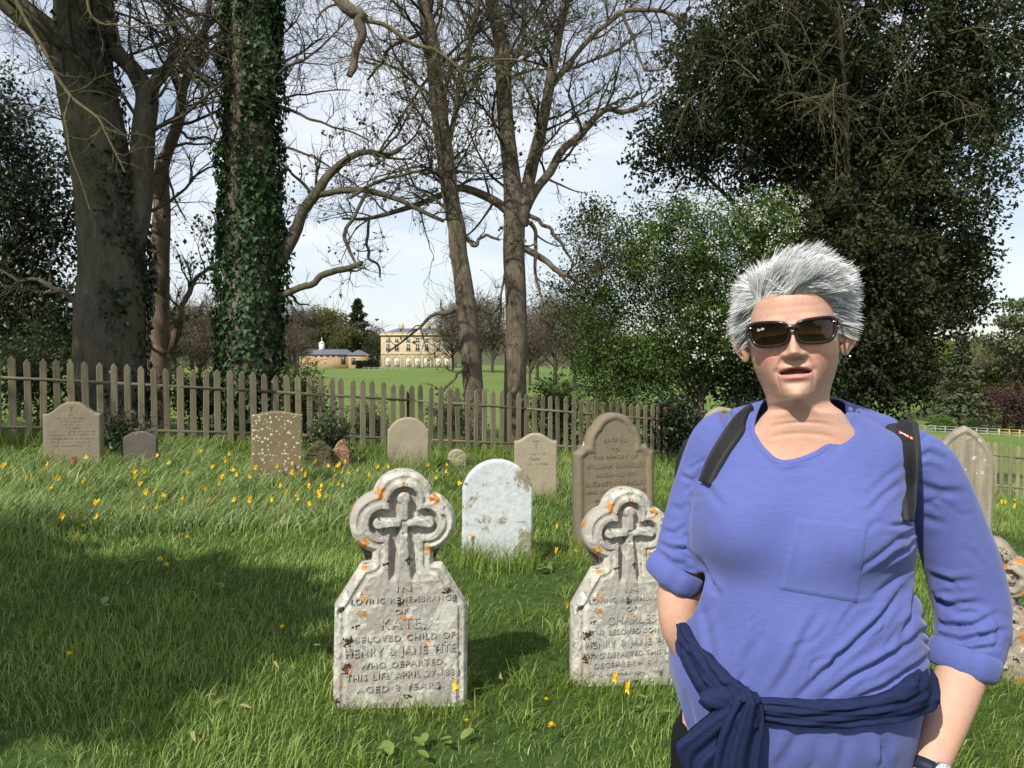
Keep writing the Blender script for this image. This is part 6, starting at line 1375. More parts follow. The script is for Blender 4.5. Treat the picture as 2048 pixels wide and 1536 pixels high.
def as_obj(V, F, col):
    b = Buf(); b.add(V, F); me = b.mesh('p'); c4 = np.concatenate([col, np.ones((len(col), 1))], 1).astype(np.float32)
    at_ = me.attributes.new('col', 'FLOAT_COLOR', 'POINT'); at_.data.foreach_set('color', c4.ravel()); return tmp_obj(me)
arm_col = np.array([.52, .325, .232])
main = as_obj(Vh, Fh, col_h)
extra = []
for side in (1, -1):
    V, F, c = ear(side); extra.append(as_obj(V, F, c))
for (P, R), side, hd in ((armR, -1, (.28, .02, -1)), (armL, 1, (-.10, -.12, -1))):
    prt = [closed_tube(P, R, R * .92, 24)] + hand(P[-1], hd, side)
    b = Buf()
    for V, F in prt: b.add(V, F)
    me_ = voxel(prt, .0055, 'arm', 3); V = get_vf(me_); cc = np.tile(arm_col, (len(V), 1))
    at_ = me_.attributes.new('col', 'FLOAT_COLOR', 'POINT'); at_.data.foreach_set('color', np.concatenate([cc, np.ones((len(cc), 1))], 1).astype(np.float32).ravel()); extra.append(tmp_obj(me_))
# legs of the body, inside the trousers
for sx_ in (-1, 1):
    P = np.array([[PX0 + sx_ * .095, PY0 + .01, .93], [PX0 + sx_ * .10, PY0, .70], [PX0 + sx_ * .10, PY0, .48], [PX0 + sx_ * .105, PY0 + .02, .30], [PX0 + sx_ * .11, PY0 + .03, .10], [PX0 + sx_ * .11, PY0 + .01, .045]]); P[:, 2] += GZP * (1 - P[:, 2])
    V, F = closed_tube(P, np.array([.088, .078, .055, .050, .034, .036]), None, 20); extra.append(as_obj(V, F, np.tile(arm_col, (len(V), 1))))
for e_ in extra:
    md_ = main.modifiers.new('u', 'BOOLEAN'); md_.operation = 'UNION'; md_.object = e_; md_.solver = 'EXACT'
dg = bpy.context.evaluated_depsgraph_get(); dg.update(); bme = bpy.data.meshes.new_from_object(main.evaluated_get(dg)); bme.name = 'body'
for o in [main] + extra: bpy.data.objects.remove(o)
set_v(bme, get_vf(bme) + POFF); smooth_all(bme); bme.materials.clear()
body = link('body', bme, M_SKIN, person)
# ---- the blue top
def zpx(y, Y=1.38): return at(1024, y, Y).z
rows = [(1560, 1622, .182, 1.265, 1.55), (1500, 1616, .194, 1.25, 1.555), (1430, 1610, .209, 1.232, 1.56), (1340, 1606, .222, 1.222, 1.565), (1280, 1612, .215, 1.222, 1.56), (1200, 1615, .203, 1.228, 1.555), (1130, 1612, .194, 1.238, 1.55), (1060, 1606, .190, 1.236, 1.55), (1000, 1604, .184, 1.250, 1.55), (950, 1610, .178, 1.275, 1.55), (900, 1618, .176, 1.300, 1.545), (868, 1622, .160, 1.325, 1.53), (845, 1620, .120, 1.345, 1.50), (825, 1614, .088, 1.360, 1.47)]
rz = np.array([zpx(r[0]) for r in rows]); rcx = np.array([(r[1] - 1024) / FPX * 1.38 for r in rows]); ra_ = np.array([r[2] for r in rows]); rf_ = np.array([r[3] for r in rows]); rb_ = np.array([r[4] for r in rows])
rz = np.concatenate([[rz[0] - .085], rz]); rcx = np.concatenate([[rcx[0]], rcx]); ra_ = np.concatenate([[.190], ra_]); rf_ = np.concatenate([[1.255], rf_]); rb_ = np.concatenate([[1.555], rb_])
zs_ = np.linspace(rz[0], rz[-1], 70); ths = np.linspace(0, 2 * math.pi, 72, endpoint=False)
def si(v): return np.interp(zs_, rz, v)
kz = np.exp(-np.linspace(-2, 2, 7) ** 2); kz /= kz.sum()
def sm(v): return np.convolve(np.pad(v, 3, mode='edge'), kz, 'valid')
c1, a1, f1, b1 = (sm(si(v)) for v in (rcx, ra_, rf_, rb_)); cyv = 1.415
ring = np.empty((70, 72, 3)); sn, cs_ = np.sin(ths), np.cos(ths); e2 = 2 / 2.35
ring[..., 0] = c1[:, None] + a1[:, None] * np.sign(sn) * np.abs(sn) ** e2
ring[..., 1] = np.where(cs_ > 0, cyv - (cyv - f1)[:, None] * np.abs(cs_) ** e2, cyv + (b1 - cyv)[:, None] * np.abs(cs_) ** e2)
ring[..., 2] = zs_[:, None]
dxr = (ring[..., 0] - c1[:, None]) * .955; dyr = ring[..., 1] - cyv; cb_, sb_ = math.cos(BYAW * .9), math.sin(BYAW * .9)
ring[..., 0] = c1[:, None] + dxr * cb_ + dyr * sb_; ring[..., 1] = cyv - dxr * sb_ + dyr * cb_
def sleeve(pts, n=24):
    a = np.array([list(at(p[0], p[1], p[2])) + [p[3]] for p in pts]); c = catmull(a, n); return closed_tube(c[:, :3], c[:, 3], c[:, 3] * .95, 28)
slR = sleeve([(1470, 868, 1.43, .048), (1440, 890, 1.44, .055), (1406, 965, 1.445, .050), (1380, 1040, 1.44, .047), (1364, 1100, 1.43, .046), (1357, 1135, 1.42, .047), (1352, 1158, 1.41, .046)])
slL = sleeve([(1770, 902, 1.43, .045), (1836, 928, 1.44, .0575), (1879, 1005, 1.45, .0610), (1912, 1090, 1.455, .0635), (1938, 1185, 1.455, .0640), (1944, 1250, 1.445, .0630), (1936, 1300, 1.43, .0585), (1925, 1330, 1.42, .0545)])
shl = closed_tube(np.array([at(1475, 872, 1.45), at(1550, 850, 1.45), at(1660, 850, 1.45), at(1770, 890, 1.45)]), np.array([.050, .050, .050, .050]), None, 24)
sme = voxel([loft(ring), slR, slL, shl], .0039, 'shirt', 12)
V = get_vf(sme); Nn = get_n(sme); U_, W_ = project(V)
vis = sstep(.05, -.25, Nn[:, 1])
def bumpg(px, py, sx, sy, amp):
    global V
    V = V + Nn * (amp * np.exp(-((U_ - px) / sx) ** 2 - ((W_ - py) / sy) ** 2) * vis)[:, None]
bumpg(1475, 1055, 75, 85, .030); bumpg(1725, 1075, 85, 80, .026); bumpg(1600, 1060, 60, 60, -.006)
bumpg(1400, 1150, 50, 40, -.012); bumpg(1600, 1290, 150, 110, .012); bumpg(1790, 1165, 50, 45, -.010)
def stroke(pts, w, amp, asym=0.0):
    """one fold: ridge beside groove along a polyline"""
    global DISP
    p = np.array(pts, float); best = np.full(len(V), 1e9); tt = np.zeros(len(V)); sg = np.zeros(len(V)); L_ = np.concatenate([[0], np.cumsum(np.linalg.norm(np.diff(p, axis=0), axis=1))]); Lt = L_[-1]
    for i in range(len(p) - 1):
        e_ = p[i + 1] - p[i]; l2 = e_ @ e_; t_ = np.clip(((U_ - p[i, 0]) * e_[0] + (W_ - p[i, 1]) * e_[1]) / l2, 0, 1); dx_ = U_ - p[i, 0] - t_ * e_[0]; dy_ = W_ - p[i, 1] - t_ * e_[1]; d_ = np.hypot(dx_, dy_)
        k = d_ < best; best = np.where(k, d_, best); tt = np.where(k, (L_[i] + t_ * np.sqrt(l2)) / Lt, tt); sg = np.where(k, np.sign(e_[0] * dy_ - e_[1] * dx_) * d_, sg)
    tap = np.sin(np.clip(tt, .02, .98) * math.pi) ** .6
    prof = -np.exp(-(sg / w) ** 2) + .75 * np.exp(-((sg + w * 1.7) / (w * 1.2)) ** 2) + .35 * np.exp(-((sg - w * 1.9) / (w * 1.4)) ** 2)
    DISP += amp * prof * tap * (np.abs(sg) < w * 5)
DISP = np.zeros(len(V))
for pts, w, amp in [
    ([(1585, 1402), (1640, 1345), (1700, 1290), (1760, 1235), (1812, 1180)], 9, .0050), ([(1640, 1400), (1700, 1352), (1790, 1305), (1845, 1262)], 9, .0055), ([(1700, 1400), (1780, 1365), (1858, 1312)], 8, .0050),
    ([(1540, 1395), (1575, 1340), (1610, 1270), (1640, 1220)], 12, .0030), ([(1790, 1290), (1825, 1230), (1840, 1170)], 8, .0045), ([(1480, 1380), (1500, 1310), (1530, 1250)], 14, .0022), ([(1430, 1360), (1420, 1280), (1405, 1210)], 10, .0035),
    ([(1816, 1040), (1782, 1052), (1745, 1052)], 6, .0040), ([(1818, 1062), (1770, 1085), (1700, 1140)], 8, .0030), ([(1800, 965), (1765, 990), (1722, 1030)], 7, .0028), ([(1805, 930), (1770, 955), (1730, 990)], 7, .0022), ([(1818, 1085), (1780, 1110), (1750, 1130)], 7, .0035), ([(1826, 1130), (1790, 1165), (1740, 1200)], 9, .0030),
    ([(1398, 1120), (1415, 1165), (1440, 1190)], 9, .0050), ([(1380, 1235), (1392, 1190), (1400, 1150)], 8, .0035), ([(1412, 965), (1440, 1000), (1470, 1025)], 9, .0024), ([(1405, 940), (1390, 965), (1372, 985)], 6, .0030), ([(1412, 920), (1392, 930), (1375, 940)], 5, .0025),
    ([(1530, 925), (1565, 945), (1620, 932)], 8, .0022), ([(1660, 910), (1700, 870), (1720, 830)], 9, .0016),
    ([(1838, 1232), (1890, 1252), (1950, 1250), (1990, 1228)], 8, .0055), ([(1850, 1262), (1920, 1282), (1970, 1272), (2012, 1258)], 7, .0055), ([(1872, 1288), (1940, 1300), (2000, 1292)], 6, .0045), ([(1838, 1180), (1890, 1212), (1960, 1205)], 9, .0050), ([(1850, 1150), (1900, 1165), (1950, 1160)], 9, .0030), ([(1830, 965), (1880, 985), (1930, 985)], 11, .0030), ([(1835, 1030), (1890, 1050)], 10, .0022), ([(1828, 920), (1860, 905), (1895, 920)], 8, .0030), ([(1825, 890), (1855, 870), (1880, 872)], 6, .0022), ([(1990, 1300), (2000, 1270), (1990, 1230)], 7, .0030),
    ([(1318, 1105), (1345, 1125), (1372, 1128)], 6, .0045), ([(1316, 1085), (1345, 1100), (1378, 1098)], 6, .0035), ([(1322, 1060), (1350, 1068), (1375, 1050)], 7, .0030), ([(1340, 1010), (1365, 1020), (1385, 1005)], 8, .0022), ([(1360, 950), (1385, 960), (1402, 950)], 6, .0022),
    ([(1560, 1536), (1590, 1480), (1600, 1440)], 14, .0035), ([(1680, 1536), (1690, 1480), (1680, 1445)], 14, .0030), ([(1770, 1536), (1760, 1480), (1750, 1440)], 12, .0040), ([(1400, 1500), (1385, 1450), (1372, 1390)], 9, .0035)]: stroke(pts, w * .8, amp * 1.4)
rs_ = random.Random(4)
def scatter(n_, x0, x1, y0, y1, ang, spread, ln, w, amp):
    for _ in range(n_):
        x_, y_ = rs_.uniform(x0, x1), rs_.uniform(y0, y1); a_ = math.radians(ang + rs_.uniform(-spread, spread)); l_ = ln * rs_.uniform(.6, 1.3); c2 = rs_.uniform(-.25, .25) * l_
        stroke([(x_ - math.cos(a_) * l_ / 2, y_ - math.sin(a_) * l_ / 2), (x_ - math.sin(a_) * c2, y_ + math.cos(a_) * c2), (x_ + math.cos(a_) * l_ / 2, y_ + math.sin(a_) * l_ / 2)], w * rs_.uniform(.7, 1.2), amp * rs_.uniform(.5, 1.2))
scatter(10, 1850, 1985, 1200, 1300, 8, 22, 80, 4.5, .0032); scatter(7, 1850, 1950, 930, 1180, 25, 30, 70, 6, .0018); scatter(6, 1325, 1375, 1060, 1140, 12, 20, 45, 4, .0026); scatter(6, 1345, 1400, 900, 1040, 30, 25, 50, 5, .0016)
scatter(12, 1600, 1830, 1230, 1390, -40, 14, 110, 5, .0022); scatter(8, 1720, 1815, 960, 1130, -32, 14, 70, 4.5, .0020); scatter(6, 1400, 1520, 1200, 1370, -65, 18, 80, 6, .0016); scatter(8, 1540, 1800, 1440, 1530, -75, 18, 70, 7, .0022); scatter(5, 1440, 1620, 940, 1010, -10, 25, 70, 7, .0010)
nz = fbm(V * [9, 9, 9], 3, 3) * .0022 + fbm(V * [26, 26, 22], 8, 2) * .0007
elbow = np.exp(-((U_ - 1945) / 80) ** 2 - ((W_ - 1265) / 70) ** 2); nz += elbow * np.sin(W_ / 9 + 2 * np.sin(U_ / 22)) * .0016
V = V + Nn * (DISP * vis + nz)[:, None]
set_v(sme, V)
# openings: neck, cuffs, hem
NECK = [(1528, 795), (1512, 838), (1508, 858), (1522, 887), (1545, 911), (1566, 926), (1592, 917), (1632, 904), (1664, 876), (1684, 842), (1694, 790), (1690, 740), (1530, 740)]
bm = bmesh.new(); bm.from_mesh(sme); bm.verts.ensure_lookup_table()
U_, W_ = project(V)
inn = sd_poly(U_, W_, [(a, b_) for a, b_ in NECK]) < 0
nc = np.array(at(1610, 830, 1.40)); neckback = (np.hypot((V[:, 0] - nc[0]) / .068, (V[:, 1] - nc[1] - .005) / .070) < 1) & (V[:, 2] > 1.385)
def sleeve_cut(pa, pb, back, rad):
    a_, b_ = np.array(pa), np.array(pb); d_ = nrm(b_ - a_); return ((V - b_) @ d_ > -back) & (np.linalg.norm(V - b_, axis=1) < rad)
cutR = sleeve_cut(at(1357, 1135, 1.42), at(1352, 1158, 1.41), .004, .072)
cutL = sleeve_cut(at(1936, 1300, 1.43), at(1925, 1330, 1.42), .004, .085)
hem = (V[:, 2] < zs_[0] + .012) | ((U_ < 1340 + np.clip(W_ - 1345, 0, 400) * .30) & (W_ > 1345) & (V[:, 0] < PX0 - .1))
kill = (inn & (V[:, 1] < 1.44)) | neckback | cutR | cutL | hem
bmesh.ops.delete(bm, geom=[v for v, k in zip(bm.verts, kill) if k], context='VERTS')
# keep the largest piece
seen = set(); comps = []
for v in bm.verts:
    if v in seen: continue
    st_ = [v]; seen.add(v); c = []
    while st_:
        q_ = st_.pop(); c.append(q_)
        for e_ in q_.link_edges:
            o_ = e_.other_vert(q_)
            if o_ not in seen: seen.add(o_); st_.append(o_)
    comps.append(c)
comps.sort(key=len, reverse=True)
for c in comps[1:]: bmesh.ops.delete(bm, geom=c, context='VERTS')
for _ in range(6):                                          # even out the cut edges
    bv2 = [v for v in bm.verts if v.is_boundary]; new = {}
    for v in bv2:
        nb = [e_.other_vert(v) for e_ in v.link_edges if e_.is_boundary]
        if len(nb) == 2: new[v] = v.co * .4 + (nb[0].co + nb[1].co) * .3
    for v, c in new.items(): v.co = c
bnd = {v for v in bm.verts if v.is_boundary}; NECKLOOP = None; bz = -9
while bnd:
    v = next(iter(bnd)); lp = [v]; bnd.discard(v)
    while True:
        nx = [e_.other_vert(lp[-1]) for e_ in lp[-1].link_edges if e_.is_boundary and e_.other_vert(lp[-1]) in bnd]
        if not nx: break
        lp.append(nx[0]); bnd.discard(nx[0])
    if len(lp) > 60:
        arr = np.array([list(v.co) for v in lp])
        if arr[:, 2].mean() > bz: bz = arr[:, 2].mean(); NECKLOOP = arr
NECKLOOP = NECKLOOP[::2]
bm.to_mesh(sme); bm.free()
shirt_bvh = None
def M_cloth(name, c0, c1, slub=0.5, rough=0.85, fine=900, sheen=0.15):
    m = Mat(name, rough, 0.2); oc = m.oc()
    s1 = m.noise(m.mp(oc, (48, 48, 620)), 1.0, 4, 0.6); s2 = m.noise(m.mp(oc, (fine, fine, fine * .6)), 1.0, 2, 0.5); s3 = m.noise(oc, 6, 4, 0.6)
    c = m.mix(m.ramp(s1, [(0.34, 0.0), (0.70, 1.0)]), c0, c1); c = m.mix(m.ramp(s3, [(0.35, 0.0), (0.7, 0.25)]), c, c0)
    m.set(color=c); m.b.inputs['Sheen Weight'].default_value = sheen
    m.bump(m.math('ADD', m.math('MULTIPLY', s1, slub), m.math('MULTIPLY', s2, 0.35)), 0.35, 0.0025); return m.m
M_BLUE = M_cloth('blue_slub_jersey', (.082, .103, .305), (.099, .124, .345))
M_NAVY = M_cloth('navy_jersey', (.0085, .0135, .048), (.014, .022, .070), 0.9, sheen=0.0)
sv = get_vf(sme); tris = []
sme.calc_loop_triangles()
shirt_bvh = BVHTree.FromPolygons([tuple(v) for v in sv], [tuple(lt.vertices) for lt in sme.loop_triangles])
set_v(sme, sv + POFF); smooth_all(sme); sme.materials.clear()
shirt = link('shirt', sme, M_BLUE, person); sd_ = shirt.modifiers.new('thick', 'SOLIDIFY'); sd_.thickness = .0022; sd_.offset = -1
def stick(px, py, off=0.0):
    d = (at(px, py, 1.0) - Vector((0, 0, CAM_H))).normalized(); h = shirt_bvh.ray_cast(Vector((0, 0, CAM_H)), d)
    if h[0] is None: return None
    return h[0] + (h[1] if h[1].dot(d) < 0 else -h[1]) * off, (h[1] if h[1].dot(d) < 0 else -h[1])
def ribbon(path, widths, thick, off, name, mat, parent, n=60, sides=12, crown=0.0, tail=None, sink=0.3, smooth_n=4, fold=0.0, seed=1, tailn=(0, 0, 1.0)):
    """flat strap lying on the shirt: path in pixels, widths in pixels"""
    c = catmull(np.array([list(p) + [w] for p, w in zip(path, widths)], float), n); pts = []; nr_ = []; ww = []; last = None
    for u, v, w in c:
        h = stick(u, v, off)
        if h is None:
            if last is None: continue
            dY = last[0].y; pts.append(np.array(at(u, v, dY))); nr_.append(np.array(last[1])); ww.append(w * dY / FPX); continue
        pts.append(np.array(h[0])); nr_.append(np.array(h[1])); ww.append(w * h[0].y / FPX); last = h
    pts = np.array(pts); nr_ = np.array(nr_); ww = np.array(ww)
    for _ in range(smooth_n):
        for arr in (pts, nr_): arr[1:-1] = arr[1:-1] * .5 + (arr[:-2] + arr[2:]) * .25
    if tail is not None:
        tl = np.array(tail); pts = np.vstack([tl, pts]); nr_ = np.vstack([np.tile(nrm(np.array(tailn, float)), (len(tl), 1)), nr_]); ww = np.concatenate([np.full(len(tl), ww[0]), ww])
    for _ in range(24): nr_[1:-1] = nr_[1:-1] * .5 + (nr_[:-2] + nr_[2:]) * .25
    for _ in range(3): pts[1:-1] = pts[1:-1] * .5 + (pts[:-2] + pts[2:]) * .25
    T = nrm(np.gradient(pts, axis=0)); nr_ = nrm(nr_ - (nr_ * T).sum(1, keepdims=True) * T); Sx = np.cross(T, nr_)
    a = np.arange(sides) * 2 * math.pi / sides; ca, sa = np.cos(a), np.sin(a); ca = np.sign(ca) * np.abs(ca) ** .55; sa = np.sign(sa) * np.abs(sa) ** .55
    R = pts[:, None] + ca[None, :, None] * Sx[:, None] * ww[:, None, None] * .5 + sa[None, :, None] * nr_[:, None] * thick
    if fold:
        s_ = np.linspace(0, 1, len(pts))[:, None]; f_ = (np.sin(ca[None] * 7 + s_ * 9 + 2 * np.sin(s_ * 21 + seed)) * .6 + vnoise(np.stack([np.broadcast_to(s_ * 14, (len(pts), sides)), np.broadcast_to(ca[None] * 2.2, (len(pts), sides)), np.full((len(pts), sides), seed)], -1).reshape(-1, 3), seed).reshape(len(pts), sides))
        R = R + (f_ * (sa[None] > 0))[..., None] * nr_[:, None] * fold
    V, F = loft(R); b = Buf(); b.add(V + POFF if parent is person or parent.parent is person else V, F); me = b.mesh(name, True); return link(name, me, mat, parent), (pts, nr_, ww)
def strip(path, widths, thick, off, name, mat, parent, origin, n=60, m=11, fold=0.0, seed=1, tail=None, edge=0.6, tailn=None):
    """band draped over the shirt: a grid of points dropped on it, given thickness; path and widths in pixels"""
    c = catmull(np.array([list(p) + [w] for p, w in zip(path, widths)], float), n); T = nrm(np.gradient(c[:, :2], axis=0)); Pp = np.stack([-T[:, 1], T[:, 0]], -1)
    tv = np.linspace(-.5, .5, m); G = np.full((n, m, 3), np.nan); NN = np.zeros((n, m, 3)); DY = np.full((n, m), np.nan)
    for i in range(n):
        for j in range(m):
            u, v = c[i, :2] + Pp[i] * c[i, 2] * tv[j]; h = stick(u, v)
            if h is not None: DY[i, j] = h[0].y; NN[i, j] = h[1]
    for _ in range(40):
        bad = np.isnan(DY)
        if not bad.any(): break
        pd = np.pad(DY, 1, constant_values=np.nan); st_ = np.stack([pd[:-2, 1:-1], pd[2:, 1:-1], pd[1:-1, :-2], pd[1:-1, 2:]]); mean = np.nanmean(np.where(np.isnan(st_), np.nan, st_), 0) if True else 0
        DY = np.where(bad, mean, DY)
    for _ in range(10): DY[1:-1] = DY[1:-1] * .5 + (DY[:-2] + DY[2:]) * .25; DY[:, 1:-1] = DY[:, 1:-1] * .6 + (DY[:, :-2] + DY[:, 2:]) * .2
    mc = DY[:, m // 2][:, None]; DY = np.clip(DY, mc - .010 - .25 * np.abs(tv) * c[:, 2:3] / FPX, mc + .010 + .25 * np.abs(tv) * c[:, 2:3] / FPX)
    for i in range(n):
        for j in range(m):
            u, v = c[i, :2] + Pp[i] * c[i, 2] * tv[j]; G[i, j] = at(u, v, DY[i, j])
    nr_ = nrm(NN.sum(1) + 1e-9)
    for _ in range(10): nr_[1:-1] = nrm(nr_[1:-1] * .5 + (nr_[:-2] + nr_[2:]) * .25)
    if tail is not None:
        tl = np.array(tail, float); G = np.concatenate([G[:1] + tl[:, None], G]); nr_ = np.concatenate([np.tile(nrm(np.array(tailn, float)), (len(tl), 1)) if tailn is not None else nrm(np.stack([np.zeros(len(tl)), np.linspace(.2, -.3, len(tl)), np.ones(len(tl))], -1)), nr_]); n = len(G)
        for _ in range(2): G[1:-1] = G[1:-1] * .5 + (G[:-2] + G[2:]) * .25
    s_ = np.linspace(0, 1, n)[:, None]; tt = tv[None] * 2
    prof = np.clip(1 - np.abs(tt) ** 6, 0, 1) ** edge
    hgt = off + thick * prof
    if fold: hgt = hgt + fold * prof * (np.sin(tt * 8 + s_ * 5 + 2.0 * np.sin(s_ * 11 + seed)) * .7 + .6 * np.sin(tt * 15 - s_ * 9 + seed * 2)) + fold * .6 * vnoise(np.stack(np.broadcast_arrays(s_ * 26, tt * 1.5, np.full((1, 1), seed * 1.0)), -1).reshape(-1, 3), seed).reshape(n, m) * prof
    top_ = G + nr_[:, None] * hgt[..., None]; bot_ = G + nr_[:, None] * (off * .2 - .002)
    R = np.concatenate([top_, bot_[:, ::-1]], 1); V, F = loft(R); b = Buf(); b.add(V + origin, F); return link(name, b.mesh(name, True), mat, parent), (top_, nr_)
nb_ = NECKLOOP.copy()
for _ in range(12): nb_ = nb_ * .5 + (np.roll(nb_, 1, 0) + np.roll(nb_, -1, 0)) * .25
T = nrm(np.roll(nb_, -1, 0) - np.roll(nb_, 1, 0)); outw = nb_ - nb_.mean(0); outw[:, 2] -= .06; outw = nrm(outw - (outw * T).sum(1, keepdims=True) * T); upw = np.cross(T, outw)
a = np.arange(10) * 2 * math.pi / 10; G = nb_[:, None] + outw[:, None] * (np.cos(a)[None, :, None] * .0055 + .0035) + upw[:, None] * (np.sin(a)[None, :, None] * .0024); i_ = np.arange(len(nb_) * 10).reshape(-1, 10); q = np.stack([i_, np.roll(i_, -1, 0), np.roll(np.roll(i_, -1, 0), -1, 1), np.roll(i_, -1, 1)], -1).reshape(-1, 4)
link('neckband', make_mesh('neckband', G.reshape(-1, 3) + POFF, q, True), M_BLUE, shirt)
# chest pocket: a thin patch with stitched edges
pk = [(1590, 1035), (1738, 1050), (1716, 1208), (1556, 1180)]
gu = np.linspace(0, 1, 26); PV = np.empty((26, 26, 3)); PN = np.empty((26, 26, 3))
for i, u in enumerate(gu):
    for j, v in enumerate(gu):
        p_ = (np.array(pk[0]) * (1 - u) + np.array(pk[1]) * u) * (1 - v) + (np.array(pk[3]) * (1 - u) + np.array(pk[2]) * u) * v
        h = stick(p_[0], p_[1], 0); PV[i, j] = h[0]; PN[i, j] = h[1]
for _ in range(2):
    PV[1:-1, 1:-1] = PV[1:-1, 1:-1] * .6 + .1 * (PV[:-2, 1:-1] + PV[2:, 1:-1] + PV[1:-1, :-2] + PV[1:-1, 2:])
ed = np.minimum(np.minimum(gu, 1 - gu)[:, None], np.minimum(gu, 1 - gu)[None, :]); edm = .0034 - .0020 * np.exp(-((ed - .055) / .014) ** 2) + .0008 * (ed < .05) + .0003 * np.sin(np.arange(26) * 1.3)[:, None]
edm = np.where(ed < .001, -.0006, edm)
PV = PV + PN * edm[..., None]; idp = np.arange(676).reshape(26, 26); fq = np.stack([idp[:-1, :-1], idp[1:, :-1], idp[1:, 1:], idp[:-1, 1:]], -1).reshape(-1, 4)
link('chest_pocket', make_mesh('chest_pocket', PV.reshape(-1, 3) + POFF, fq[:, ::-1], True), M_BLUE, shirt)
# rolled cuffs
def cuff(cx, cy, Y, ang, rx, ry, rt, name, tw):
    c = np.array(at(cx, cy, Y)); a = np.linspace(0, 2 * math.pi, 48, endpoint=False); ca, sa = math.cos(ang), math.sin(ang)
    ux = np.array([ca, 0, -sa]); uy = np.array([0, 1.0, tw]); R = c + np.cos(a)[:, None] * ux * rx + np.sin(a)[:, None] * uy * ry
    b = np.arange(12) * 2 * math.pi / 12; ax = nrm(np.cross(ux, uy)); out = nrm(R - c)
    V = R[:, None] + out[:, None] * (np.cos(b)[None, :, None] * rt * .45) + ax[None, None] * (np.sin(b)[None, :, None] * rt) + out[:, None] * (fbm(np.stack([np.cos(a) * 3, np.sin(a) * 3, a * 0], -1), 4, 2) * .003)[:, None, None]
    i = np.arange(48 * 12).reshape(48, 12); q = np.stack([i, np.roll(i, -1, 0), np.roll(np.roll(i, -1, 0), -1, 1), np.roll(i, -1, 1)], -1).reshape(-1, 4)
    link(name, make_mesh(name, V.reshape(-1, 3) + POFF, q, True), M_BLUE, shirt)
cuff(1350, 1146, 1.418, math.radians(30), .0425, .046, .021, 'cuff', .1)
cuff(1926, 1318, 1.424, math.radians(19), .0500, .052, .024, 'cuff', -.1)
# ---- dark trousers and shoes
M_BLACK = M_cloth('black_trouser_cloth', (.005, .005, .006), (.008, .008, .010), 0.3, sheen=0.0)
pz = np.array([1.0, .93, .86, .80, .74]); pelv = []
for z, a, f, b_ in zip(pz, [.170, .182, .188, .190, .186], [1.295, 1.290, 1.288, 1.290, 1.295], [1.53, 1.545, 1.55, 1.55, 1.54]):
    cx_ = PX0 + .008; pelv.append(np.stack([cx_ + a * np.sign(sn) * np.abs(sn) ** e2, np.where(cs_ > 0, cyv - (cyv - f) * np.abs(cs_) ** e2, cyv + (b_ - cyv) * np.abs(cs_) ** e2), np.full(72, z)], -1))
prt = [loft(np.array(pelv)[::-1])]
for s_ in (-1, 1):
    P = np.array([[PX0 + .005 + s_ * .100, 1.41, .84], [PX0 + .005 + s_ * .108, 1.405, .66], [PX0 + .005 + s_ * .11, 1.40, .48], [PX0 + s_ * .112, 1.41, .30], [PX0 + s_ * .115, 1.42, .10], [PX0 + s_ * .115, 1.42, .055]]); P[:, 2] += GZP * (1 - P[:, 2])
    prt.append(closed_tube(P, np.array([.105, .098, .080, .070, .066, .066]), None, 24))
tme = voxel(prt, .012, 'trousers', 6); tv = get_vf(tme); tn = get_n(tme); tv += tn * (fbm(tv * 14, 6, 3) * .004)[:, None]
set_v(tme, tv + POFF); smooth_all(tme); tme.materials.clear(); link('trousers', tme, M_BLACK, person)
M_SHOE = Mat('dark_leather', .5, .4).set(color=(.03, .022, .018)).m
for s_ in (-1, 1):
    sx_ = PX0 + s_ * .115; zt = GZP
    P = np.array([[sx_, 1.47, zt + .045], [sx_, 1.44, zt + .05], [sx_ + s_ * .005, 1.38, zt + .045], [sx_ + s_ * .010, 1.31, zt + .034], [sx_ + s_ * .012, 1.26, zt + .026], [sx_ + s_ * .012, 1.235, zt + .022]])
    V, F = closed_tube(P, np.array([.026, .036, .040, .046, .040, .020]), np.array([.042, .048, .044, .034, .026, .018]), 20, (0, 0, 1)); V[:, 2] = np.maximum(V[:, 2], zt + .002)
    b = Buf(); b.add(V + POFF, F); link('shoe', b.mesh('shoe', True), M_SHOE, person)
# ---- navy garment tied round the waist
tied, _ = strip([(1372, 1252), (1382, 1290), (1404, 1332), (1444, 1376), (1492, 1406)], [12, 40, 60, 64, 54], .010, .004, 'tied_jumper', M_NAVY, person, POFF, 50, 17, fold=.0035, seed=3, tail=[(.06, .15, .0), (.035, .10, .0), (.018, .05, .0), (.006, .02, .002)], tailn=(-1, -.2, 0))
strip([(1846, 1374), (1824, 1392), (1790, 1408), (1740, 1420), (1650, 1425), (1560, 1420), (1500, 1412)], [84, 76, 66, 58, 54, 50, 40], .010, .004, 'waist_wrap', M_NAVY, tied, POFF, 70, 17, fold=.0034, seed=5, tail=[(-.01, .17, .05), (.014, .12, .04), (.022, .07, .026), (.014, .03, .012)], tailn=(1, -.25, 0))
# round the back
bp_ = np.array([(PX0 + .215, 1.42, .985), (PX0 + .19, 1.52, .985), (PX0 + .08, 1.585, .975), (PX0 - .06, 1.59, .975), (PX0 - .15, 1.54, .985), (PX0 - .175, 1.46, 1.0)]); bp_ = catmull(bp_, 30)
V, F = closed_tube(bp_, np.full(30, .012), np.full(30, .05), 16, (0, 0, 1)); b = Buf(); b.add(V + POFF, F); link('back_wrap', b.mesh('back_wrap', True), M_NAVY, tied)
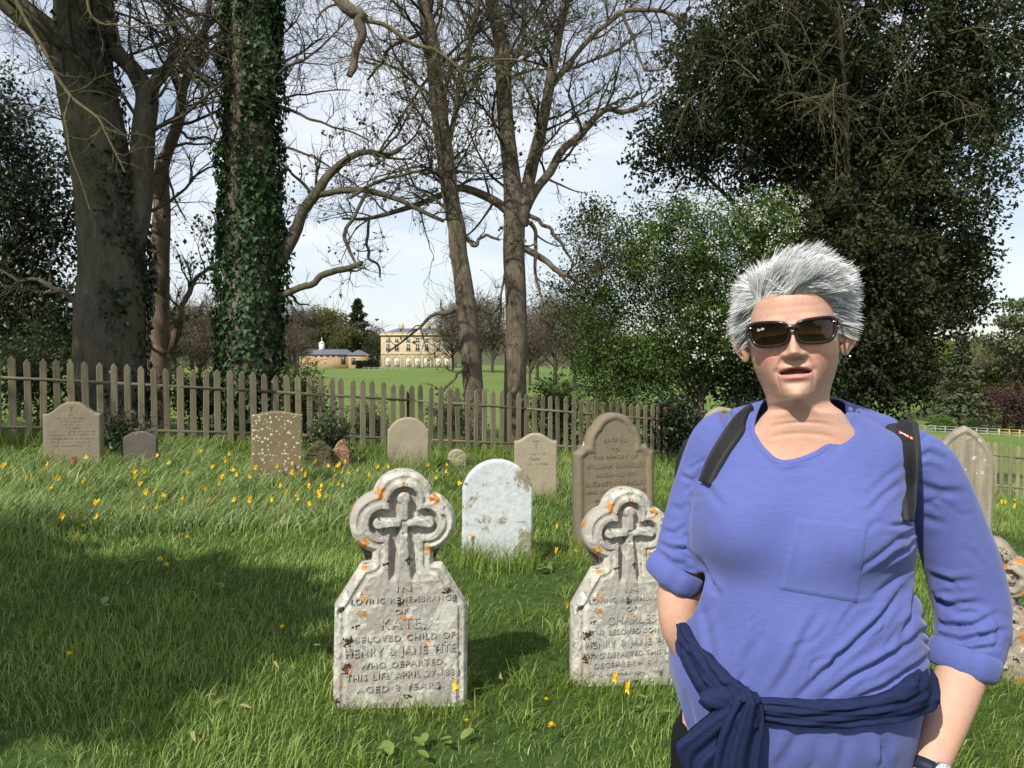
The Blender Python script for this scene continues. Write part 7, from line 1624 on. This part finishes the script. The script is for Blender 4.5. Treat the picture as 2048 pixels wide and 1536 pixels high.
# knot and hanging ends
kc = np.array(stick(1497, 1412, .02)[0])
def blob(c, r, seed, amp=.12, fx=0.0):
    n_, m_ = 26, 36; th = np.linspace(0.02, math.pi - .02, n_); ph_ = np.linspace(0, 2 * math.pi, m_, endpoint=False); T_, P_ = np.meshgrid(th, ph_, indexing='ij')
    d = np.stack([np.sin(T_) * np.cos(P_), np.sin(T_) * np.sin(P_), np.cos(T_)], -1); k = 1 + amp * fbm(d.reshape(-1, 3) * 2.2 + seed, seed, 2).reshape(d.shape[:2]) + .05 * np.sin((d[..., 0] * 1.0 + d[..., 2] * .6) * 16 + seed)
    return loft(c + d * np.array(r) * k[..., None])
b = Buf(); V, F = blob(kc, (.028, .024, .036), 3); b.add(V + POFF, F); link('knot', b.mesh('knot', True), M_NAVY, tied)
k2 = np.array(stick(1462, 1392, .018)[0]); b = Buf(); V, F = blob(k2, (.040, .020, .022), 7); b.add(V + POFF, F); link('knot_loop', b.mesh('knot_loop', True), M_NAVY, tied)
def flap(poly_l, poly_r, off, seed, name):
    n_, m_ = 40, 22; L_ = catmull(np.array(poly_l, float), n_); R_ = catmull(np.array(poly_r, float), n_); G = np.empty((n_, m_, 3)); t_ = np.linspace(0, 1, m_)
    yb = kc[1]
    for i in range(n_):
        for j in range(m_):
            u = L_[i] * (1 - t_[j]) + R_[i] * t_[j]; y_ = yb - off * (1 - .3 * i / n_) + .006 * math.sin(t_[j] * 11 + seed + i * .08) + .003 * math.sin(t_[j] * 23 + i * .12) + .012 * (2 * t_[j] - 1) ** 2
            G[i, j] = at(u[0], u[1], y_)
    ring_ = np.concatenate([G, (G + [0, .006, 0])[:, ::-1]], 1)
    V, F = loft(ring_); b = Buf(); b.add(V + POFF, F); link(name, b.mesh(name, True), M_NAVY, tied)
flap([(1478, 1392), (1420, 1430), (1372, 1470), (1352, 1492), (1362, 1530)], [(1512, 1440), (1492, 1475), (1462, 1515), (1440, 1550), (1425, 1590)], .016, 1, 'hanging_end')
flap([(1470, 1405), (1445, 1455), (1428, 1520), (1425, 1620), (1430, 1720)], [(1525, 1405), (1528, 1450), (1520, 1520), (1518, 1620), (1512, 1720)], .030, 4, 'hanging_end')
# ---- hair
rng = np.random.default_rng(12)
NS = 20000
def scalp(n):
    u = rng.normal(size=(n * 3, 3)); u = nrm(u); u[:, 2] = u[:, 2]
    z = -.075 + (u[:, 2] * .5 + .5) * .195; ph_ = np.arctan2(u[:, 0], u[:, 1])      # 0 = front
    a_ = np.interp(z, zk, ak); f_ = np.where(np.cos(ph_) > 0, np.interp(z, zk, fk), np.interp(z, zk, bk)); s_, c_ = np.sin(ph_), np.cos(ph_)
    x = a_ * np.sign(s_) * np.abs(s_) ** ex; f = f_ * np.sign(c_) * np.abs(c_) ** ex
    ax = np.abs(x)
    hl = np.interp(ax, [0, .03, .05, .058, .064, .070, .08], [.065, .066, .061, .047, .020, -.012, -.02]) + .003 * np.sin(x * 300)
    keep = np.where(f > .02, z > hl, np.where(f > -.06, z > .028, z > .0))
    keep &= ~((f > -.06) & (f < .03) & (z < .026))
    k = np.nonzero(keep)[0][:n]; return x[k], f[k], z[k]
def hair_dir(x, f, z):
    """outward normal, and combed direction"""
    nx = x / .072 ** 2; nf = f / .095 ** 2; nz = (z - .01) / .105 ** 2; N_ = nrm(np.stack([nx, nf, nz], -1))
    top = sstep(.045, .09, z)[:, None]; sidew = np.clip(np.abs(x) / .07, 0, 1)[:, None] * (1 - top)
    back = sstep(.0, -.05, f)[:, None]
    cf = np.stack([np.clip((x + .044) / .026, -.95, .95), -.45 + 0 * x, .30 - 2.5 * np.abs(x)], -1)   # lifts at the front, parts, sweeps sideways
    cs = np.stack([np.sign(x) * .55, -.60 + 0 * x, -.35 + 0 * x], -1)
    cb = np.stack([x * 0, -.3 + 0 * x, -.9 + 0 * x], -1)
    C = cf * top + cs * (1 - top); C = C * (1 - back) + cb * back
    return N_, nrm(C + 1e-6)
x, f, z = scalp(NS)
x2_, f2_, z2_ = scalp(60000); kf = (f2_ > .035) & (z2_ > .055); x = np.concatenate([x, x2_[kf][:6000]]); f = np.concatenate([f, f2_[kf][:6000]]); z = np.concatenate([z, z2_[kf][:6000]])
N_, C_ = hair_dir(x, f, z); n = len(x)
pt = np.stack([x, f, z], -1); cl = np.stack([vnoise(pt * 70, 31 + k) for k in range(3)], -1); cl2 = np.stack([vnoise(pt * 160, 41 + k) for k in range(3)], -1)
nf_ = 3200; xf = rng.uniform(-.052, .052, nf_); zf = np.interp(np.abs(xf), [0, .03, .05, .058], [.065, .066, .061, .047]) + rng.uniform(-.005, .013, nf_); af = np.interp(zf, zk, ak); ffr = np.interp(zf, zk, fk) * np.clip(1 - (np.abs(xf) / af) ** 2.25, 0, 1) ** (1 / 2.25)
x = np.concatenate([x, xf]); f = np.concatenate([f, ffr]); z = np.concatenate([z, zf]); N2_, C2_ = hair_dir(xf, ffr, zf); C2_ = nrm(np.stack([np.clip((xf + .052) / .02, -.2, 1) * .8, .05 + 0 * xf, .75 - .3 * np.abs(xf) / .05], -1)); N_ = np.concatenate([N_, N2_ * .55]); C_ = np.concatenate([C_, C2_]); n = len(x)
pt = np.stack([x, f, z], -1); cl = np.stack([vnoise(pt * 70, 31 + k) for k in range(3)], -1); cl2 = np.stack([vnoise(pt * 160, 41 + k) for k in range(3)], -1)
top = sstep(.04, .09, z)
Lh = (.044 + .012 * top) * rng.uniform(.65, 1.1, n) * np.where(f > .05, .92, 1.0) * (1 - .45 * sstep(.0, -.07, z))
d0 = nrm(N_ * (.58 + .02 * top)[:, None] + C_ * .78 + cl * .42 + cl2 * .12 + rng.normal(size=(n, 3)) * .05)
K = 5; P = np.empty((n, K, 3)); P[:, 0] = pt - N_ * .003; d = d0.copy()
for k in range(1, K):
    d = nrm(d + C_ * .30 + cl * .12 + rng.normal(size=(n, 3)) * .05 + np.array([0, 0, -.05])); P[:, k] = P[:, k - 1] + d * (Lh / (K - 1))[:, None]
okh = ~((P[..., 1] > .035) & (P[..., 2] < .056) & (np.abs(P[..., 0]) < .048)).any(1); P, Lh, N_, cl, top, x = P[okh], Lh[okh], N_[okh], cl[okh], top[okh], x[okh]; n = len(P)
W = head_xf(P[..., 0], P[..., 1], P[..., 2], 1.0) + HEADC
R = np.full((n, 1), .00062) * np.linspace(1, .35, K)[None] * rng.uniform(.8, 1.2, (n, 1))
Nw = head_xf(N_[:, 0], N_[:, 1], N_[:, 2] - .10, 1.0) - head_xf(0 * x, 0 * x, 0 * x - .10, 1.0); Tw = nrm(np.gradient(W, axis=1)); Sd = nrm(np.cross(Tw, nrm(Nw + rng.normal(size=(n, 3)) * .5)[:, None]))
V = np.stack([W - Sd * R[..., None], W + Sd * R[..., None]], 2).reshape(-1, 3); idx = np.arange(n * K * 2).reshape(n, K, 2); q = np.stack([idx[:, :-1, 0], idx[:, :-1, 1], idx[:, 1:, 1], idx[:, 1:, 0]], -1).reshape(-1, 4)
shade = np.clip(.5 + .25 * cl[:, 0] + .22 * rng.normal(size=n) + .12 * top, 0, 1)
b = Buf(); b.add(V + POFF, q, np.repeat(shade, K * 2))
M_HAIR = Mat('silver_grey_hair', .5, .4); hc = M_HAIR.ramp(M_HAIR.attr('rnd'), [(0, (.30, .305, .31)), (.35, (.47, .475, .48)), (.7, (.60, .605, .61)), (1, (.74, .74, .74))]); M_HAIR.set(color=hc); M_HAIR = M_HAIR.m
hair = link('hair', b.mesh('hair', True), M_HAIR, person); hair['kind'] = 'stuff'
# under-layer so that the scalp does not show
zc = np.linspace(-.07, .1185, 60); pc = np.linspace(0, 2 * math.pi, 120, endpoint=False); PC, ZC = np.meshgrid(pc, zc)
a_ = np.interp(ZC, zk, ak); f_ = np.where(np.cos(PC) > 0, np.interp(ZC, zk, fk), np.interp(ZC, zk, bk)); s_, c_ = np.sin(PC), np.cos(PC)
xx = a_ * np.sign(s_) * np.abs(s_) ** ex; ff = f_ * np.sign(c_) * np.abs(c_) ** ex; ax = np.abs(xx)
hl = np.interp(ax, [0, .03, .05, .058, .064, .070, .08], [.065, .066, .061, .047, .020, -.012, -.02])
lim = np.where(ff > .03, hl, np.where(ff > -.06, .024, -.02))
th_ = .005 * sstep(0.004, .035, ZC - lim) * (1 - .4 * sstep(0.0, -.07, ZC)) + .003 * fbm(np.stack([xx * 60, ff * 60, ZC * 60], -1).reshape(-1, 3), 3, 2).reshape(xx.shape) * sstep(0, .02, ZC - lim)
N2, _ = hair_dir(xx.ravel(), ff.ravel(), ZC.ravel()); th_ = np.where(ZC < lim - .001, -.022, th_); Pc = np.stack([xx, ff, ZC], -1) + N2.reshape(*xx.shape, 3) * (th_ - .0025)[..., None]
Wc = head_xf(Pc[..., 0], Pc[..., 1], Pc[..., 2], 1.0) + HEADC
V, F = loft(Wc); b = Buf(); b.add(V + POFF, F)
M_HAIRU = Mat('grey_under_hair', .8, .2).set(color=(.36, .36, .365)).m
link('hair_base', b.mesh('hair_base', True), M_HAIRU, person)
# ---- sunglasses
M_FRAME = Mat('dark_tortoise_acetate', .22, .45); M_FRAME.set(color=M_FRAME.ramp(M_FRAME.noise(M_FRAME.oc(), 90, 3, .6), [(.4, (.008, .005, .0045)), (.7, (.032, .011, .007))])); M_FRAME = M_FRAME.m
M_LENS = Mat('brown_gradient_lens', .03, .5)
nt = M_LENS.nt; tr_ = nt.nodes.new('ShaderNodeBsdfTransparent'); gl = nt.nodes.new('ShaderNodeBsdfGlossy'); gl.inputs['Roughness'].default_value = .02; mx = nt.nodes.new('ShaderNodeMixShader'); fr = nt.nodes.new('ShaderNodeFresnel'); fr.inputs[0].default_value = 1.55
tcol = M_LENS.ramp(M_LENS.attr('rnd'), [(0, (.13, .10, .045)), (.45, (.05, .037, .018)), (1, (.010, .008, .007))]); nt.links.new(tcol, tr_.inputs[0])
nt.links.new(fr.outputs[0], mx.inputs[0]); nt.links.new(tr_.outputs[0], mx.inputs[1]); nt.links.new(gl.outputs[0], mx.inputs[2]); nt.links.new(mx.outputs[0], nt.nodes['Material Output'].inputs[0]); M_LENS = M_LENS.m
M_SILVER = Mat('silver_metal', .2, .5).set(color=(.8, .8, .8)); M_SILVER.b.inputs['Metallic'].default_value = 1; M_SILVER = M_SILVER.m
def sup(a, rx, rz_, e): return np.stack([rx * np.sign(np.cos(a)) * np.abs(np.cos(a)) ** e, rz_ * np.sign(np.sin(a)) * np.abs(np.sin(a)) ** e], -1)
na_ = 72; ang = np.linspace(0, 2 * math.pi, na_, endpoint=False)
def lens_loop(side, grow):
    p = sup(ang, .0272 + grow, .0155 + grow * .95, .62); x, z = p[:, 0], p[:, 1]
    x = x * (1 + .10 * z / .017) + .0015 * (z / .017); z = z + .0022 * (x / .025) * (z > 0) + np.where(z > 0, .0012, 0)      # wider at the top outer corner
    return np.stack([side * (x + .0338), z - .001], -1)
def gl_y(x, z): return .1075 - 5.2 * x * x - .10 * np.abs(x) * 0 + .10 * (z)       # wrap round the face, tilted
def to_world(x, f, z): return head_xf(np.asarray(x), np.asarray(f), np.asarray(z), 1.0) + HEADC
b = Buf()
for side in (-1, 1):
    o_, i_ = lens_loop(side, .0042), lens_loop(side, -.0004)
    o_[:, 1] += np.where(o_[:, 1] > .008, .0016, 0) * sstep(.006, .016, o_[:, 1])
    rings_ = [np.stack([i_[:, 0], gl_y(i_[:, 0], i_[:, 1]) + .0016, i_[:, 1]], -1), np.stack([(i_ * .35 + o_ * .65)[:, 0], gl_y(o_[:, 0], o_[:, 1]) + .0026, (i_ * .35 + o_ * .65)[:, 1]], -1), np.stack([o_[:, 0], gl_y(o_[:, 0], o_[:, 1]) + .0012, o_[:, 1]], -1), np.stack([o_[:, 0], gl_y(o_[:, 0], o_[:, 1]) - .0028, o_[:, 1]], -1), np.stack([i_[:, 0], gl_y(i_[:, 0], i_[:, 1]) - .0028, i_[:, 1]], -1)]
    G = np.stack(rings_, 0); Wd = to_world(G[..., 0], G[..., 1], G[..., 2]); idx = np.arange(5 * na_).reshape(5, na_)
    q = np.stack([idx, np.roll(idx, -1, 1), np.roll(np.roll(idx, -1, 1), -1, 0), np.roll(idx, -1, 0)], -1).reshape(-1, 4)
    b.add(Wd.reshape(-1, 3) + POFF, q)
bx = np.array([(-.0090, .006), (-.004, .0078), (0, .0082), (.004, .0078), (.0090, .006)]); P = to_world(bx[:, 0], gl_y(bx[:, 0], bx[:, 1]) + .0005, bx[:, 1]); V, F = closed_tube(P, np.array([.0052, .0046, .0044, .0046, .0052]), np.array([.0030] * 5), 12, (0, 1, 0)); b.add(V + POFF, F)
glasses = link('sunglasses', b.mesh('sunglasses', True), M_FRAME, person)
for side in (-1, 1):
    lp = lens_loop(side, .0002); c0 = lp.mean(0); rr_ = np.linspace(0, 1, 8)[:, None, None]; G = c0 + (lp[None] - c0) * rr_
    Wd = to_world(G[..., 0], gl_y(G[..., 0], G[..., 1]) - .0004, G[..., 1]); i = np.arange(8 * na_).reshape(8, na_); q = np.stack([i[:-1], np.roll(i, -1, 1)[:-1], np.roll(i, -1, 1)[1:], i[1:]], -1).reshape(-1, 4)
    zt_ = np.clip((G[..., 1] + .018) / .036, 0, 1).ravel(); link('lens', make_mesh('lens', Wd.reshape(-1, 3) + POFF, q, True, {'rnd': zt_}), M_LENS, glasses)
    tx = np.array([.0655, .0695, .0730, .0750, .0760]) * side; tf = np.array([gl_y(.0655, .011) + .0005, .074, .045, .012, -.004]); tz = np.array([.0125, .0125, .0120, .009, .0])
    P = catmull(to_world(tx, tf, tz), 20); V, F = closed_tube(P, np.linspace(.0024, .0018, 20), np.linspace(.0062, .0042, 20), 10, (0, 0, 1)); b = Buf(); b.add(V + POFF, F); link('temple', b.mesh('temple', True), M_FRAME, glasses)
    rp = to_world([.0615 * side], [gl_y(.0615, .0125) + .0030], [.0128])[0]; V, F = closed_tube(np.array([rp - [.0028, 0, 0], rp + [.0028, 0, 0]]), np.array([.0011, .0011]), None, 8); b = Buf(); b.add(V + POFF, F); link('rivet', b.mesh('rivet', True), M_SILVER, glasses)
M_LOGO = Mat('white_print', .6, .3).set(color=(.85, .85, .85)).m
me = text_mesh('Ray-Ban', .0105, .0040, .0002); co = get_vf(me); co[:, 2] += co[:, 0] * .12; lx = -.0465 + co[:, 0] + co[:, 2] * .25; lz = .0100 + co[:, 2]
set_v(me, to_world(lx, gl_y(lx, lz) + .0006 - co[:, 1], lz) + POFF); link('lens_mark', me, M_LOGO, glasses)
# ---- stud earring
ep = to_world([.0840], [.010], [-.0385])[0]; V, F = blob(ep, (.0022, .0022, .0022), 1, 0); b = Buf(); b.add(V + POFF, F); link('earring', b.mesh('earring', True), M_SILVER, person)
# ---- wristwatch
wp, wr = armL; k = int(np.argmin(np.abs(project(wp)[1] - 1540))); wc = wp[k]; wt = nrm(wp[k + 1] - wp[k - 1]); wrad = wr[k] * 1.03
M_STRAP = Mat('navy_watch_strap', .6, .3).set(color=(.012, .016, .035)).m
a = np.linspace(0, 2 * math.pi, 48, endpoint=False); uu = nrm(np.cross(wt, [0, 0, 1.0])); vv = np.cross(wt, uu); rg = wc + (np.cos(a)[:, None] * uu + np.sin(a)[:, None] * vv * .95) * (wrad + .0015)
out = nrm(rg - wc); prof = [(-.0095, 0), (-.0095, .0028), (.0095, .0028), (.0095, 0)]; G = np.stack([rg + wt * p0 + out * p1 for p0, p1 in prof], 1); i = np.arange(192).reshape(48, 4); q = np.stack([i, np.roll(i, -1, 0), np.roll(np.roll(i, -1, 0), -1, 1), np.roll(i, -1, 1)], -1).reshape(-1, 4)
watch = link('wristwatch', make_mesh('wristwatch', G.reshape(-1, 3) + POFF, q), M_STRAP, person)
fd = nrm(np.array([.25, -.92, .30]) - wt * (np.array([.25, -.92, .30]) @ wt)); fc = wc + fd * (wrad + .004)
def disc(c, n_, r0, r1, h): return closed_tube(np.array([c - n_ * h, c - n_ * h * .2, c + n_ * h]), np.array([r0, r0, r1]), None, 40, wt)
V, F = disc(fc, fd, .0175, .0160, .004); b = Buf(); b.add(V + POFF, F); link('watch_case', b.mesh('watch_case', True), M_SILVER, watch)
V, F = disc(fc + fd * .0042, fd, .0138, .0138, .0005); b = Buf(); b.add(V + POFF, F); dl = link('watch_dial', b.mesh('watch_dial'), Mat('watch_dial', .3, .4).set(color=(.55, .53, .48)).m, watch)
uu2 = nrm(np.cross(fd, [0, 0, 1.0])); vv2 = np.cross(uu2, fd); b = Buf()
for hk in range(12):
    th = hk * math.pi / 6; dr = uu2 * math.sin(th) + vv2 * math.cos(th); V, F = closed_tube(np.array([fc + fd * .005 + dr * .0098, fc + fd * .005 + dr * .0124]), np.array([.0005, .0005]), None, 6, fd); b.add(V + POFF, F)
for th, ln in ((.9, .0085), (4.4, .0062)):
    dr = uu2 * math.sin(th) + vv2 * math.cos(th); V, F = closed_tube(np.array([fc + fd * .0052, fc + fd * .0052 + dr * ln]), np.array([.0006, .0004]), None, 6, fd); b.add(V + POFF, F)
o = link('watch_hands', b.mesh('watch_hands'), M_STRAP, watch); o['kind'] = 'stuff'
# ---- backpack carried on her back
pack = thing('backpack', 'black rucksack worn by the woman, its straps over both shoulders', 'backpack', (PX0, 1.62, .95))
KOFF = POFF.copy(); PK = -np.array([PX0, 1.62, .95])
M_PACK = Mat('black_nylon', .7, .3); oc = M_PACK.oc(); wv = M_PACK.noise(oc, 420, 2, .5); M_PACK.set(color=M_PACK.ramp(wv, [(.35, (.006, .006, .007)), (.7, (.016, .016, .018))])); M_PACK.bump(wv, .4, .001); M_PACK = M_PACK.m
M_PIPE = Mat('grey_binding', .7, .3).set(color=(.022, .022, .025)).m
def strap(path, widths, n=50):
    tl = [(0, .20, -.15), (0, .165, -.08), (0, .12, -.035), (0, .075, -.010), (0, .035, .001)]
    c, (top_, nr_) = strip(path, widths, .0050, .003, 'strap', M_PACK, pack, PK, n, 13, tail=tl, edge=.35)
    for cols in (slice(0, 4), slice(-4, None)):
        g_ = top_[:, cols] + nr_[:, None] * .0007; R_ = np.concatenate([g_, (g_ - nr_[:, None] * .003)[:, ::-1]], 1); V, F = loft(R_); b = Buf(); b.add(V + PK, F); link('binding', b.mesh('binding', True), M_PIPE, c)
    return c, (top_[:, 6], nr_)
strap([(1516, 820), (1496, 838), (1470, 866), (1446, 902), (1428, 938), (1416, 968)], [40, 40, 38, 36, 34, 30])
sR, datR = strap([(1802, 850), (1807, 885), (1811, 930), (1812, 975), (1812, 1012), (1812, 1040)], [64, 62, 52, 38, 26, 14])
# red label on the strap
pts, nr_ = datR; k = int(np.argmin(np.abs(project(pts)[1] - 872))); c0 = pts[k] + nr_[k] * .0012; T = nrm(pts[k + 2] - pts[k - 2]); Sx = nrm(np.cross(nr_[k], T)); Sx = Sx if Sx[0] > 0 else -Sx; Tn = -nrm(np.cross(Sx, nr_[k])); Tn = Tn if Tn[2] > 0 else -Tn
def patch(cx_, cz_, w, h, lift, mat, name, par):
    o_ = c0 + Sx * cx_ + Tn * cz_ + nr_[k] * lift; V = np.array([o_ + Sx * a_ * w / 2 + Tn * b_ * h / 2 + nr_[k] * c_ for c_ in (-.001, .0) for b_ in (-1, 1) for a_ in (-1, 1)]); F = np.array([[0, 2, 3, 1], [4, 5, 7, 6], [0, 1, 5, 4], [2, 6, 7, 3], [0, 4, 6, 2], [1, 3, 7, 5]])
    return link(name, make_mesh(name, V + PK, F), mat, par)
lab = patch(0, 0, .0265, .0085, .0, Mat('red_label', .6, .3).set(color=(.42, .015, .03)).m, 'label', sR)
for j in range(7): patch(-.0105 + j * .0023, .0002, .0016, .0026, .0006, M_LOGO, 'label_mark', lab)
patch(.0092, -.0002, .0042, .0050, .0006, Mat('yellow_print', .6, .3).set(color=(.75, .5, .05)).m, 'label_mark', lab)
# pack body: rounded sack
zb = np.linspace(0, 1, 30); aa_ = np.linspace(0, 2 * math.pi, 48, endpoint=False); G = np.empty((30, 48, 3)); e3 = .55
for i, s_ in enumerate(zb):
    k_ = (1 - abs(2 * s_ - 1) ** 5) ** .35; G[i] = np.stack([.145 * k_ * np.sign(np.cos(aa_)) * np.abs(np.cos(aa_)) ** e3, .04 + .085 * k_ * np.sign(np.sin(aa_)) * np.abs(np.sin(aa_)) ** e3, np.full(48, .0 + s_ * .40)], -1)
V, F = loft(G); b = Buf(); b.add(V, F); link('pack_body', b.mesh('pack_body', True), M_PACK, pack)
G2 = G * [.72, .45, .5] + [0, .115, .03]; V, F = loft(G2); b = Buf(); b.add(V, F); link('front_pocket', b.mesh('front_pocket', True), M_PACK, pack)
V, F = closed_tube(catmull(np.array([(-.03, .0, .40), (-.03, .0, .43), (0, 0, .445), (.03, 0, .43), (.03, 0, .40)]), 16), np.full(16, .006), None, 10); b = Buf(); b.add(V, F); link('grab_handle', b.mesh('grab_handle', True), M_PACK, pack)
